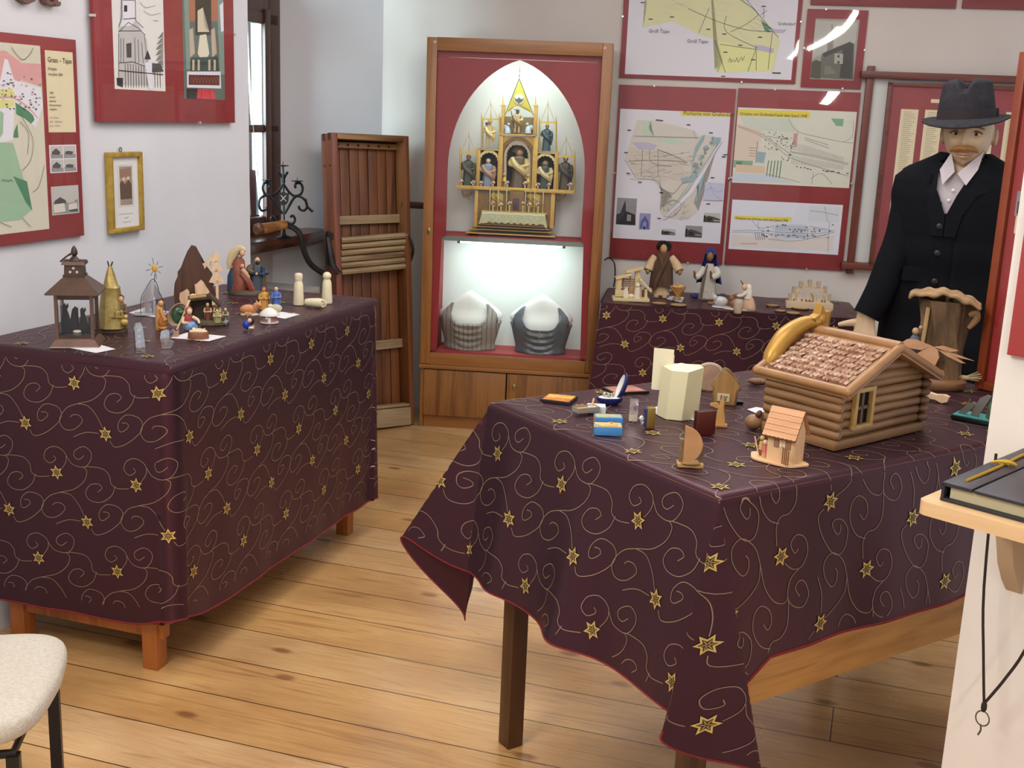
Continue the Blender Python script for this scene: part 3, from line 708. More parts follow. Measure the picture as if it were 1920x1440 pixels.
S.text(INK, 'Groß Tajax', 1216, 61, .024, .9); S.text(INK, 'Groß Tajax', 1288, 80, .024, .9); S.text(INK, 'Grafendorf', 1458, 47, .02, .9); S.dashes(INK, [(1456, 137)], .04, .006); S.line(GREYD, [(1366, 117), (1369, 109), (1371, 117), (1374, 112), (1378, 116), (1382, 108), (1384, 117), (1390, 107), (1392, 114), (1396, 105)], .002)
S.done(); B.glass()
B = Board(BW, 'map_board', 'glazed red board with the tall Flurkarte sheet and small photos along its foot', 'poster', [(1162.6, 160), (1380.5, 165.5), (1354, 496), (1141.7, 484)], depth=.012)
B.panel(RED)
S = B.sheet('map_sheet', PAPER, [(1164, 205), (1370, 211), (1350, 457), (1148, 446)])
S.area(YEL, [(1277, 205), (1372, 205), (1369, 219), (1277, 217)]); S.text(INK, 'Flurkarte von Grafendorf', 1281, 215, .0245, .97)
S.area(BEIGE, [(1195, 225), (1222, 226), (1270, 236), (1303, 245), (1310, 256), (1318, 252), (1350, 258), (1330, 300), (1315, 345), (1300, 380), (1310, 395), (1290, 412), (1245, 410), (1237, 395), (1246, 385), (1262, 365), (1240, 352), (1222, 338), (1192, 335), (1178, 305), (1172, 300), (1180, 270)])
S.area(mat('#cdc3b4', .8), [(1182, 276), (1230, 280), (1290, 300), (1275, 340), (1200, 330), (1178, 303)])
S.area(LGRN, [(1206, 225), (1220, 228), (1216, 240), (1226, 256), (1205, 254)]); S.area(LGRN, [(1232, 258), (1272, 262), (1290, 268), (1270, 272), (1235, 266)]); S.area(LILAC, [(1184, 267), (1210, 266), (1232, 272), (1226, 280), (1198, 280)])
for _ in range(70):
    x, y = rnd.uniform(1184, 1300), rnd.uniform(284, 335)
    if x-1184 < 116 and y > 284: S.line(GREYL if _ % 3 else GREY, [(x, y), (x+rnd.uniform(-10, 10), y+rnd.uniform(-2, 2)), (x+rnd.uniform(8, 22), y+rnd.uniform(-6, 6))], .0014)
for _ in range(36):
    x = rnd.uniform(1296, 1336); y = 256 + (1340-x)*1.55 + rnd.uniform(-14, 6); S.area(rnd.choice((TEAL, GREY, LGRN)), [(x, y), (x+5, y-2), (x+6, y+3), (x+1, y+6)])
for _ in range(24):
    x, y = rnd.uniform(1244, 1285), rnd.uniform(366, 408); S.line(rnd.choice((GREY, TEAL, GREYL)), [(x, y), (x+rnd.uniform(-6, 6), y+rnd.uniform(2, 7)), (x+rnd.uniform(3, 10), y+rnd.uniform(-2, 5))], .0016)
S.area(TEAL, [(1337, 258), (1352, 258), (1350, 268), (1336, 268)]); S.area(TEAL, [(1316, 256), (1322, 252), (1320, 262), (1306, 285), (1300, 305), (1298, 300), (1304, 275)])
S.area(TEAL, [(1276, 334), (1296, 332), (1304, 325), (1310, 322), (1300, 340), (1280, 344)]); S.area(TEAL, [(1306, 330), (1322, 325), (1316, 345), (1308, 378), (1304, 376), (1311, 345)])
S.area(PAPER, [(1350, 266), (1356, 260), (1300, 360), (1246, 412), (1242, 410), (1290, 360)])
for l in ([(1352, 264), (1310, 322), (1280, 362), (1244, 412)], [(1354, 266), (1314, 324), (1284, 364), (1248, 412)], [(1195, 335), (1230, 338), (1240, 352), (1262, 362), (1278, 345), (1290, 340)], [(1172, 300), (1180, 312), (1192, 335)], [(1205, 280), (1202, 332)], [(1232, 280), (1260, 290), (1288, 304)], [(1218, 280), (1222, 305), (1260, 312)], [(1234, 280), (1234, 330)], [(1300, 245), (1306, 262)], [(1178, 302), (1240, 300), (1290, 304)], [(1190, 255), (1310, 258)], [(1235, 350), (1252, 362), (1260, 372)], [(1240, 385), (1262, 375), (1278, 385), (1262, 405), (1245, 405)], [(1310, 345), (1312, 372)], [(1295, 300), (1300, 322), (1285, 340)], [(1320, 290), (1305, 320)]): S.line(TEAL if l[0][0] > 1292 else GREY, l, .0024)
S.dashes(INK, [(1180, 244), (1174, 286), (1178, 325), (1200, 342), (1240, 226), (1291, 234), (1333, 249), (1336, 333), (1328, 382), (1240, 361), (1236, 409), (1360, 290), (1357, 294), (1233, 225)], .018, .0045)
S.area(mat('#b9bcd0', .8), [(1322, 341), (1358, 344), (1355, 376), (1319, 375)])
for l in ([(1322, 358), (1335, 352), (1345, 360), (1357, 356)], [(1330, 342), (1338, 362), (1352, 375)]): S.line(GREY, l, .0018)
S.done()
def mono(B, quad, name, kind, a=GREYL, b=GREYD, c=INK):
    S = B.sheet(name, a, quad, .0012)
    if kind == 'church': S.area(c, [(0, .62), (.3, .55), (.36, .5), (.36, .35), (.41, .08), (.47, .35), (.47, .48), (.95, .6), (1, 1), (0, 1)], False); S.area(a, [(.55, .6), (.75, .62), (.75, .85), (.55, .85)], False)
    elif kind == 'arch': S.area(b, [(.1, .95), (.15, .5), (.5, .15), (.85, .5), (.9, .95)], False); S.area(a, [(.32, .95), (.34, .6), (.5, .45), (.66, .6), (.68, .95)], False); S.area(c, [(.4, .8), (.6, .8), (.62, .98), (.38, .98)], False)
    else: S.area(b, [(0, .5), (.3, .3), (.62, .4), (1, .62), (1, 1), (0, 1)], False); S.area(c, [(.2, .52), (.5, .5), (.5, .85), (.2, .85)], False); S.area(a, [(.6, .72), (.96, .74), (.98, .84), (.6, .84)], False); S.area(c, [(0, .3), (.12, .25), (.1, .95), (0, .95)], False)
    S.done()
mono(B, [(1158, 371), (1195, 372), (1191, 422), (1154, 421)], 'photo', 'church', GREY); mono(B, [(1200, 400), (1221, 400), (1218, 431), (1197, 430)], 'photo', 'arch', mat('#8f8fb4', .8), BLUEI, mat('#2f2f58', .8))
mono(B, [(1241, 429), (1267, 430), (1266, 441), (1240, 440)], 'photo', 'house'); mono(B, [(1286, 423), (1317, 424), (1316, 446), (1284, 444)], 'photo', 'house', GREY); mono(B, [(1321, 398), (1351, 401), (1350, 418), (1318, 416)], 'photo', 'house')
B.glass()
B = Board(BW, 'map_board', 'glazed red board with two street plans under yellow title strips, right of the tall map', 'poster', [(1385.5, 166), (1614, 172.6), (1579, 507.5), (1357, 496)], depth=.012)
B.panel(RED)
S = B.sheet('street_plan', mat('#d4d4c4', .8), [(1384, 203), (1607, 208), (1592, 352), (1372, 343)])
S.area(YEL, [(1382, 205), (1519, 209), (1518, 221), (1382, 217)]); S.text(INK, 'Ortsplan von Grafendorf nach dem Stand 1945', 1387, 215.5, .0205, .81)
S.area(mat('#d8c6b2', .8), [(1382, 232), (1430, 240), (1420, 300), (1374, 310)]); S.area(mat('#c9cfbe', .8), [(1388, 218), (1480, 222), (1500, 248), (1430, 245), (1395, 235)]); S.area(GRN, [(1376, 300), (1412, 302), (1410, 312), (1374, 314)]); S.area(GRND, [(1380, 303), (1392, 303), (1390, 308), (1380, 308)])
S.area(GRN, [(1558, 222), (1582, 223), (1580, 237), (1568, 236)]); S.area(TEAL, [(1420, 284), (1436, 286), (1432, 306), (1418, 304)]); S.area(mat('#d9bda0', .8), [(1380, 308), (1434, 312), (1434, 325), (1378, 322)]); S.area(mat('#c2ccd4', .8), [(1374, 324), (1436, 328), (1490, 343), (1372, 340)]); S.area(PINK, [(1488, 250), (1496, 250), (1494, 276), (1486, 270)])
for k in range(5): S.line(GRND, [(1441+k*6, 301), (1437+k*6, 330+k)], .004, curve=False)
for k in range(4): S.line(GRND, [(1404, 277+k*5), (1417, 278+k*5)], .002, curve=False)
S.line(GREYD, [(1420, 265), (1417, 306)], .002, curve=False)
for l in ([(1385, 238), (1420, 252), (1450, 270), (1476, 292), (1510, 306), (1590, 330)], [(1384, 236), (1422, 249), (1452, 268), (1480, 288)], [(1478, 222), (1495, 246), (1540, 258), (1580, 266), (1600, 268)], [(1482, 284), (1530, 292), (1570, 302), (1590, 306)], [(1484, 286), (1530, 295), (1590, 309)], [(1496, 248), (1486, 270), (1478, 300)], [(1600, 226), (1598, 255), (1582, 266)], [(1436, 326), (1470, 334), (1500, 342)], [(1525, 324), (1522, 345)], [(1520, 335), (1540, 325), (1560, 345)], [(1435, 255), (1480, 262)], [(1510, 262), (1555, 278)], [(1508, 258), (1554, 272)]): S.line(GREY, l, .002)
for k in range(34): x = 1486+k*2.9; S.line(GREY, [(x, 266+k*.85), (x-2, 280+k*.75)], .0011, curve=False); S.line(GREY, [(x, 291+k*.55), (x-2, 308+k*.3)], .0011, curve=False)
for _ in range(70):
    x, y = rnd.uniform(1430, 1490), rnd.uniform(245, 305)
    if abs(y-245-(x-1430)*.75) < 28: S.area(GREYD if rnd.random() < .5 else GREY, [(x, y), (x+2.6, y+.8), (x+2.2, y+2), (x-.3, y+1.2)])
for _ in range(16): x = rnd.uniform(1490, 1590); y = 311+(x-1490)*.13+rnd.uniform(0, 3); S.area(GREYD, [(x, y), (x+3.5, y+.3), (x+3.4, y+1.8), (x, y+1.5)])
S.done()
S = B.sheet('street_plan', mat('#d6d8e0', .8), [(1373.5, 375), (1580.5, 383.5), (1571.5, 478.5), (1365.5, 466)])
S.area(YEL, [(1377, 404), (1485, 408), (1483, 415), (1376, 411)]); S.text(INK, 'Ortsplan von Schönau nach dem Stand 1945', 1379, 410.8, .018, .78)
S.area(mat('#d8cfc8', .8), [(1372, 440), (1500, 450), (1565, 440), (1560, 470), (1370, 462)]); S.area(mat('#cfd2d8', .8), [(1518, 386), (1575, 388), (1572, 418), (1514, 416)]); S.area(mat('#c2c8d6', .8), [(1455, 420), (1512, 422), (1510, 448), (1452, 442)])
S.line(mat('#d89a5a', .8), [(1388, 457), (1420, 457)], .004, curve=False)
for l in ([(1373, 432), (1420, 432), (1470, 436), (1530, 438), (1565, 432)], [(1373, 435), (1420, 436), (1470, 441), (1530, 442), (1565, 435)], [(1422, 415), (1424, 428), (1450, 424)], [(1410, 413), (1424, 430)], [(1514, 424), (1514, 450)], [(1555, 415), (1552, 474)], [(1440, 448), (1490, 452), (1550, 440)], [(1518, 395), (1545, 398), (1572, 404)], [(1546, 386), (1552, 416)], [(1518, 424), (1560, 432)]): S.line(GREY, l, .002)
for k in range(5): S.line(GREYD, [(1415+k*4, 436), (1418+k*4, 450)], .0022, curve=False)
for k in range(30): x = 1450+k*3.4; S.line(GREY, [(x, 422+k*.2), (x, 432+k*.1)], .001, curve=False); S.line(GREY, [(x, 442), (x, 450-k*.15)], .001, curve=False)
for _ in range(46): x = rnd.uniform(1425, 1560); y = rnd.choice((421, 430, 441))+rnd.uniform(-2, 4); S.area(GREYD, [(x, y), (x+3, y+.4), (x+2.8, y+1.8), (x, y+1.4)])
S.done(); B.glass(tilt=2.4)
B = Board(BW, 'photo_board', 'small glazed red board with a grey photograph of a hillside church, above street plans', 'poster', [(1516, 16), (1630, 20), (1612, 168), (1500, 162)], depth=.012)
B.panel(RED)
S = B.sheet('church_photo', mat('#9d9a90', .7), [(1530, 35), (1612, 36.5), (1600, 152), (1518, 147)])
S.area(mat('#b3b0a6', .7), [(1530, 38), (1608, 42), (1604, 80), (1545, 100), (1522, 110)]); S.area(mat('#6a675e', .7), [(1541, 102), (1552, 95), (1592, 79), (1602, 82), (1600, 150), (1536, 146), (1538, 118)]); S.area(mat('#44423c', .7), [(1580, 88), (1600, 82), (1598, 148), (1574, 146)]); S.area(mat('#4a473f', .7), [(1542, 100), (1594, 78), (1600, 84), (1545, 108)])
S.area(mat('#87847a', .7), [(1551, 77), (1562, 77), (1562, 92), (1551, 96)]); S.area(mat('#6a675e', .7), [(1549, 78), (1558, 58), (1563, 78)]); S.line(GREYD, [(1560, 60), (1560, 46)], .003, curve=False); S.area(mat('#a8a59a', .7), [(1565, 100), (1581, 101), (1580, 120), (1564, 119)]); S.area(GREYD, [(1570, 104), (1574, 103), (1574, 108), (1570, 108)]); S.area(GREYD, [(1570, 115), (1574, 114), (1574, 119), (1570, 119)])
S.area(mat('#55524a', .7), [(1520, 116), (1530, 112), (1540, 116), (1538, 148), (1518, 146)]); S.area(mat('#7d7a70', .7), [(1546, 124), (1556, 124), (1568, 138), (1546, 140)]); S.done(); B.glass()
B = Board(BW, 'poster_board', 'red board cut by top edge of the photo, its lower edge above the church photograph', 'poster', [(1526, -120), (1806, -120), (1795, 15), (1525.5, 10)]); B.panel(REDD); B.glass(False)
B = Board(BW, 'poster_board', 'red board cut by the top right corner of the photo', 'poster', [(1818, -120), (2010, -115), (1996, 22), (1806.5, 14.5)]); B.panel(REDD); B.glass(False)
# ---- wall rack of brown rails with a white backing, and the framed list of names in it
B = Board(BW, 'rail_rack', 'reddish brown wooden wall rack with white backing board, behind the suited mannequin', 'rack', [(1621, 135), (2060, 147), (2010, 530), (1578, 500)], depth=.03)
rk = wood('#5c2c20', '#6b3426', 'x', .4, c3='#4a2018'); rk2 = wood('#5c2c20', '#6b3426', 'z', .4, c3='#4a2018'); w_, h_ = B.w, B.h
mb = MB().m(mat('#cfd0cc', .6)); mb.box((w_/2, -.006, h_/2), (w_-.06, .01, h_-.04)); mb.build('backing_board', B.t)
mb = MB().m(rk); mb.box((w_/2, -.028, h_-.015), (w_+.02, .05, .032), bev=.003); mb.build('top_rail', B.t)
mb = MB().m(rk); mb.box((w_/2, -.03, .015), (w_+.02, .055, .034), bev=.003); mb.build('bottom_rail', B.t)
for x in (.035, w_-.035):
    mb = MB().m(rk2); mb.box((x, -.024, h_/2), (.034, .03, h_+.05), bev=.003); mb.build('upright', B.t)
B = Board(BW, 'name_board', 'brown framed red board with columns of names on cream strips, behind the mannequin', 'poster', [(1668, 155), (2045, 166), (2000, 517), (1628, 496)], off=.032, depth=.02)
B.panel(RED); w_, h_ = B.w, B.h
mb = MB().m(rk)
for c, d in (((w_/2, -.015, .008), (w_, .03, .02)), ((w_/2, -.015, h_-.008), (w_, .03, .02)), ((.01, -.015, h_/2), (.02, .03, h_)), ((w_-.01, -.015, h_/2), (.02, .03, h_))): mb.box(c, d, bev=.002)
mb.build('frame', B.t)
S = B.sheet('title_strip', CREAM, [(1746, 186), (1812, 188), (1811, 195), (1745, 193)]); S.dashes(GREYD, [(1770, 190.5), (1790, 191)], .04, .005); S.done()
for a, b in ((1690, 1660), (1736, 1704), (1785, 1752), (1836, 1800), (1890, 1850)):
    S = B.sheet('name_list', CREAM, [(a, 204.5+(a-1690)*.03), (a+35, 205.5+(a-1690)*.03), (b+30, 466), (b, 463)])
    for k in range(70):
        v = .02 + k*.0138; l = rnd.uniform(.4, .72)
        S.n = 0; S.line(mat('#9a8d70', .8), [(.18, v), (.18+l, v)], .0022, px=False, curve=False)
    S.done()
B.glass(False)
# ================================================================ DISPLAY CABINET (all inside measured in the plane of its front)
oak = wood('#7d4c24', '#93602f', 'z', .4, c3='#6c3f1c', scale=10); oakx = wood('#7d4c24', '#93602f', 'x', .4, c3='#6c3f1c', scale=8)
oakd = wood('#7a4e27', '#8e6032', 'z', .4, c3='#6b421f', scale=16)
CW, CH, CD = .858, 1.868, .26
cab = thing('display_cabinet', 'tall oak display cabinet with red arched surround and lit interior, against back wall', 'cabinet', CB.w(0), CB.yaw)
redp = mat('#8c2226', .55, var='#83201f', vs=8); white = mat('#d6d8d2', .8)
def part(mb, name, parent=None, **k): return mb.build(name, parent or cab, **k)
for x in (.009, CW-.009):
    mb = MB().m(oak); mb.box((x, CD/2, CH/2), (.018, CD, CH), bev=.002); part(mb, 'side_panel')
mb = MB().m(oakx); mb.box((CW/2, CD/2, CH-.009), (CW-.036, CD, .018)); part(mb, 'top_panel')
mb = MB().m(white); mb.box((CW/2, CD-.008, .33+.76), (CW-.04, .012, 1.50)); part(mb, 'back_panel')
mb = MB().m(oakx); mb.box((CW/2, .02, .03), (CW-.04, .02, .06)); part(mb, 'plinth')
mb = MB().m(oakx); mb.box((CW/2, -.004, .312), (CW+.012, .03, .022), bev=.006); mb.box((CW/2, CD/2, .30), (CW-.04, CD-.02, .015)); part(mb, 'ledge')
# lower doors
for k, (a, b) in enumerate(((.02, CW*.50-.003), (CW*.50+.003, CW-.02))):
    mb = MB().m(oakd); mb.box(((a+b)/2, -.002, .18), (b-a, .018, .232), bev=.003); d = part(mb, 'cupboard_door')
    if k:
        mb = MB().m(mat('#a08c5a', .35, .8)); mb.ball((a+.035, -.012, .23), (.010, .004, .017), 12); mb.m(mat('#1c1510', .6)); mb.box((a+.035, -.016, .228), (.003, .004, .012)); e = part(mb, 'keyhole_plate', d)
# glazed door: frame, glass, lock plate
fr = bpy.data.objects.new('glass_door', None); COL.objects.link(fr); fr.parent = cab
for x in (.024, CW-.024):
    mb = MB().m(oak); mb.box((x, -.008, (CH+.325)/2), (.048, .022, CH-.325-.002), bev=.003); mb.build('stile', fr)
mb = MB().m(oakx); mb.box((CW/2, -.008, CH-.030), (CW-.096, .022, .060), bev=.003); mb.build('top_rail', fr)
mb = MB().m(oakx); mb.box((CW/2, -.008, .352), (CW-.096, .022, .058), bev=.003); mb.build('bottom_rail', fr)
mb = MB().m(GLASS); mb.box((CW/2, -.006, 1.095), (CW-.1, .003, 1.43)); mb.build('pane', fr)
mb = MB().m(mat('#a08c5a', .35, .8)); mb.ball((.030, -.02, .975), (.009, .004, .018), 12); mb.m(mat('#1c1510', .6)); mb.box((.030, -.024, .972), (.003, .004, .012)); mb.build('keyhole_plate', fr)
for x in (.045, CW-.03):
    mb = MB().m(mat('#c99a86', .7)); mb.box((x-.008, -.0195, CH-.022), (.014, .002, .012)); mb.build('sticker', fr)
# red surround with the pointed arch cut out
AX, AZ, L0, R0, ZS, ZB = .429, 1.781, .105, .757, 1.27, .955
def arc(side):
    pts = []
    for k in range(17):
        t = k/16; x0 = L0 if side < 0 else R0
        x = x0 + (AX-x0)*(1-math.cos(t*PI*.42))/(1-math.cos(PI*.42)); z = ZS + (AZ-ZS)*math.sin(t*PI*.42)/math.sin(PI*.42)
        pts.append((x, z))
    return pts
Ls, Rs = arc(-1), arc(1)
mb = MB().m(redp)
for side, A, xo in ((-1, Ls, .046), (1, Rs, CW-.046)):
    xe = L0 if side < 0 else R0
    strip = [(xo, .385), (xo, ZB), (xo, ZS)] + [(xo, z) for x, z in A[1:]]
    inn = [(xe-side*0 + (.0 if 1 else 0), .385), (xe, ZB), (xe, ZS)] + A[1:]
    inn[0] = ((.075 if side < 0 else CW-.075), .385); inn[1] = ((.088 if side < 0 else CW-.088), ZB-.012); inn.insert(2, (xe, ZB)); strip.insert(2, (xo, ZB))
    for (a, b), (c, d) in zip(zip(strip, inn), zip(strip[1:], inn[1:])):
        q = [a, b, d, c]
        f1 = mb.vs([(x, .012, z) for x, z in q]); f2 = mb.vs([(x, .030, z) for x, z in q])
        mb.f(f1); mb.f(f2[::-1])
        for k in range(4): mb.f([f1[k], f2[k], f2[(k+1) % 4], f1[(k+1) % 4]])
mb.box((CW/2, .021, (AZ+.002+1.812)/2), (CW-.092, .018, 1.812-AZ-.002))
part(mb, 'arched_surround')
# inner red side walls with cards on the left one
for x, s_ in ((.062, 1), (CW-.062, -1)):
    mb = MB().m(redp); mb.box((x, .14, 1.095), (.006, .215, 1.43)); part(mb, 'inner_side')
mb = MB().m(CREAM); mb.box((.0665, .10, 1.145), (.002, .09, .20))
mb.m(GREY)
for k in range(12): mb.box((.068, .10, 1.225-k*.014), (.0006, .06, .003))
o = mb.build('caption_card'); o.location = CB.w(0); o.rotation_euler = (0, 0, CB.yaw); tag(o, 'narrow cream caption card on the red left inside wall of the cabinet', 'card')
mb = MB().m(PAPER); mb.box((.0665, .08, 1.34), (.002, .06, .15)); mb.m(GREYD); mb.box((.068, .08, 1.345), (.0006, .044, .10))
o = mb.build('photo_card'); o.location = CB.w(0); o.rotation_euler = (0, 0, CB.yaw); tag(o, 'white edged dark photo above the caption card inside the cabinet', 'photo')
# shelf and the lamp under it
mb = MB().m(mat('#a03538', .6)); mb.box((CW/2, .14, .946), (CW-.14, .22, .016)); part(mb, 'shelf')
mb = MB().m(mat('#8f9890', .3, .7)); mb.box((CW/2, .027, .941), (CW-.14, .006, .022)); part(mb, 'shelf_edge')
mb = MB().m(mat('#a03538', .6)); mb.box((CW/2, .14, .380), (CW-.14, .22, .012)); part(mb, 'bottom_shelf')
lampm = mat('#e8fbff', .5, emit=3.0)
mb = MB().m(lampm); mb.cyl((.17, .060, .926), (.67, .060, .926), .008, n=10); tb = part(mb, 'lamp_tube')
for x in (.165, .675):
    mb = MB().m(mat('#777b78', .4, .5)); mb.box((x, .060, .926), (.014, .018, .02)); part(mb, 'lamp_holder')
l = bpy.data.lights.new('cabinet_lamp_light', 'AREA'); l.shape = 'RECTANGLE'; l.size = .5; l.size_y = .02; l.energy = 2.3; l.color = (.74, 1.0, .99)
o = bpy.data.objects.new('cabinet_lamp_light', l); COL.objects.link(o); o.location = CB.w(.42, .065, .912); o.rotation_euler = (math.radians(28), 0, CB.yaw)
l = bpy.data.lights.new('cabinet_lamp_light', 'AREA'); l.shape = 'RECTANGLE'; l.size = .55; l.size_y = .03; l.energy = 2.2; l.color = (.80, 1.0, .95)
o = bpy.data.objects.new('cabinet_lamp_light', l); COL.objects.link(o); o.location = CB.w(.43, .045, 1.80); o.rotation_euler = (math.radians(22), 0, CB.yaw)
# cable behind the cabinet
mb = MB().m(mat('#1c1a1a', .5)); mb.tube(crs([BW.w(-.06, -.02, .84), BW.w(-.035, -.04, .855), BW.w(-.008, -.045, .83), BW.w(.0, -.04, .76), BW.w(-.005, -.04, .71)], 6), .0035, 6)
o = mb.build('power_cable'); tag(o, 'thin black cable looping out behind the cabinet onto the low table', 'cable')

# ---------------------------------------------------------------- the carved altar (drawn on the photo, in the altar's own plane)
ALY = .13
def A(px, py):
    a = CB.at(px, py, ALY); return (a[0], a[1])
K = CB
_p = A(1000, 300); _q = A(1001, 300); AK = abs(_q[0]-_p[0])         # metres per pixel there
ax0, az0 = A(958, 441)
alt = thing('altar_model', 'golden carved gothic altar model with painted saints, on the red cabinet shelf', 'altar model', CB.w(ax0, ALY, .9545), CB.yaw)
def a2(px, py): x, z = A(px, py); return (x-ax0, max(z-.9545, .0))
gw = mat('#c09a48', .42, .12, var='#cfaa55', vs=60); gold2 = mat('#d0b450', .35, .3); pale = mat('#d9cf8e', .5); brn = mat('#8a6a34', .5, var='#7a5c2c', vs=50); inr = mat('#241c1c', .7)
def abox(mb, x0, y0, x1, y1, d0, d1, mt=None):
    if mt: mb.m(mt)
    a = a2(x0, y0); b = a2(x1, y1); X0, X1 = min(a[0], b[0]), max(a[0], b[0]); Z0, Z1 = min(a[1], b[1]), max(a[1], b[1])
    mb.box(((X0+X1)/2, (d0+d1)/2, (Z0+Z1)/2), (X1-X0, d1-d0, Z1-Z0), bev=.0012)
mb = MB()
for (x0, x1, ya, yb, dd) in ((877, 1042, 433, 443, .065), (883, 1034, 427, 435, .055), (890, 1030, 423, 429, .045)): abox(mb, x0, ya, x1, yb, -dd, .055, gw)
mb.build('steps', alt)
mb = MB(); abox(mb, 891, 356, 1039, 426, -.005, .06, brn); abox(mb, 906, 398, 1022, 426, -.04, -.004, brn)
for x in (893, 1036): abox(mb, x-2, 356, x+2, 428, -.012, .0, gw)
abox(mb, 905, 396, 1026, 399, -.046, 0, gw); mb.build('altar_block', alt)
mb = MB(); abox(mb, 856, 353, 1077, 356.5, -.03, .06, gw); abox(mb, 916, 398, 1020, 356, -.012, -.006, mat('#7d6a34', .6)); mb.build('predella', alt)
for sx, x, y in ((-1, 878, 357), (1, 1050, 360)):
    mb = MB().m(brn); a = a2(x, y)
    for k in range(2): mb.tube(crs([(a[0]-sx*-.03, 0, a[1]-.002), (a[0]-sx*-.02, 0, a[1]-.022-.01*k), (a[0]-sx*.01, 0, a[1]-.012-.012*k), (a[0]-sx*.022, 0, a[1]-.002)], 5), .0028, 6)
    mb.ball((a[0]-sx*.004, 0, a[1]-.038), .006, 8); mb.build('bracket', alt)
# niches
def niche(x0, x1, ytop, ybot, wide=1.0, d=.055):
    mb = MB(); w = x1-x0
    abox(mb, x0, ytop, x0+3.2*wide, ybot, -.012, d, gw); abox(mb, x1-3.2*wide, ytop, x1, ybot, -.012, d, gw); abox(mb, x0, ytop, x1, ytop+4, -.014, d, gw); abox(mb, x0, ybot-2, x1, ybot, -.02, d, gw)
    abox(mb, x0+2, ytop+3, x1-2, ybot, d-.006, d, inr)
    xc = (x0+x1)/2; r = w/2-3.4*wide; zt = ytop+6+r
    for k in range(8):
        a0, a1 = PI*k/8, PI*(k+1)/8
        p = [a2(xc - (r+3)*math.cos(a0), zt - (r+3)*math.sin(a0)*1.05), a2(xc - (r+3)*math.cos(a1), zt - (r+3)*math.sin(a1)*1.05), a2(xc - r*math.cos(a1)*.95, zt - r*math.sin(a1)*.95), a2(xc - r*math.cos(a0)*.95, zt - r*math.sin(a0)*.95)]
        mb.m(pale); mb.prism(p, -.010, -.004); am = (a0+a1)/2; c = a2(xc - r*math.cos(am)*.93, zt - r*math.sin(am)*.93); mb.ball((c[0], -.007, c[1]), .0022*wide+.001, 6)
    mb.build('niche', alt)
niche(896, 938, 279, 354); niche(1001, 1044, 285, 358)
mb = MB(); abox(mb, 936, 255, 940.5, 356, -.016, .06, gw); abox(mb, 1001, 258, 1005.5, 358, -.016, .06, gw); abox(mb, 936, 250, 1005, 255.5, -.02, .06, gw)
def ring(mb, xc, yc, r0, r1, ylow, d0, d1, mt, n=14):
    mb.m(mt); pts = [(-r1, ylow-yc)] + [(-r1*math.cos(PI*k/n), -r1*1.05*math.sin(PI*k/n)) for k in range(n+1)] + [(r1, ylow-yc)]
    inn = [(-r0, ylow-yc)] + [(-r0*math.cos(PI*k/n), -r0*1.05*math.sin(PI*k/n)) for k in range(n+1)] + [(r0, ylow-yc)]
    for k in range(len(pts)-1): mb.prism([a2(xc+q[0], yc+q[1]) for q in (pts[k], pts[k+1], inn[k+1], inn[k])], d0, d1)
ring(mb, 970, 291, 26, 33, 356, -.006, .05, brn); ring(mb, 970, 292, 20.5, 25, 352, .0, .02, mat('#b9a888', .5)); abox(mb, 945, 272, 995, 354, .05, .056, inr)
# spandrels
for sx in (-1, 1):
    P = [a2(970+sx*31, 256)] + [a2(970+sx*33*math.cos(t), 291-33*1.05*math.sin(t)) for t in (PI/2, PI/2.6, PI/3.6, PI/6, 0)] + [a2(970+sx*33, 256)]
    mb.m(gw); mb.prism(P, .0, .05)
for k in range(11):
    t = PI*k/10; c = a2(970-20*math.cos(t), 291-20*math.sin(t)); mb.m(mat('#b9a888', .5)); mb.ball((c[0], .004, c[1]), .0042, 6)
mb.build('centre_niche', alt)
# canopies: little open gables on columns
def canopy(xl, xr, yb, ytop, yapex, col=.0022, gable=True):
    mb = MB().m(gold2); xc = (xl+xr)/2
    for x in (xl, xr):
        a = a2(x, yb); b = a2(x, ytop-2); mb.cyl((a[0], -.018, a[1]), (b[0], -.018, b[1]), col*1.25, n=8); mb.cyl((a[0], .03, a[1]), (b[0], .03, b[1]), col, n=8)
        c = a2(x, ytop-12); mb.cyl((b[0], -.018, b[1]), (c[0], -.018, c[1]), col*1.5, col*.15, 6); mb.ball((a[0], -.018, a[1]+.003), .004, 8); mb.ball((b[0], -.018, b[1]-.008), .0034, 8)
    # arched valance
    for s0, s1 in ((xl, xc), (xc, xr)):
        n = 8; w = s1-s0
        for k in range(n):
            u0, u1 = k/n, (k+1)/n; f = lambda u: ytop + 2.5 + 5.5*(1-math.sin(PI*u)**.6)
            mb.prism([a2(s0+w*u0, ytop), a2(s0+w*u1, ytop), a2(s0+w*u1, f(u1)), a2(s0+w*u0, f(u0))], -.020, -.014)
    if gable:
        ap = a2(xc, yapex); 
        for x in (xl+3, xr-3, xc):
            a = a2(x, ytop); mb.tube([(a[0], -.016 if x != xc else .02, a[1]), (ap[0], -.004, ap[1])], .0011, 5)
            if x != xc:
                for k in range(1, 6): p = V((a[0], -.016, a[1])).lerp(V((ap[0], -.004, ap[1])), k/6); mb.ball(p, .0019, 5)
        q = a2(xc, yapex-9); mb.cyl((ap[0], -.004, ap[1]), (q[0], -.004, q[1]), .0014, .0004, 6); mb.ball((ap[0], -.004, ap[1]+.004), .0024, 6)
        a = a2(xc, ytop+2); b = a2(xc, ytop-14); mb.cyl((a[0], -.018, a[1]), (b[0], -.018, b[1]), .0026, .0004, 6)
    mb.build('canopy', alt)
canopy(863.5, 895, 353, 283, 253); canopy(1046, 1077.5, 357, 291, 259)
canopy(904, 937, 278, 222, 193); canopy(1011.5, 1043, 284, 228, 194)
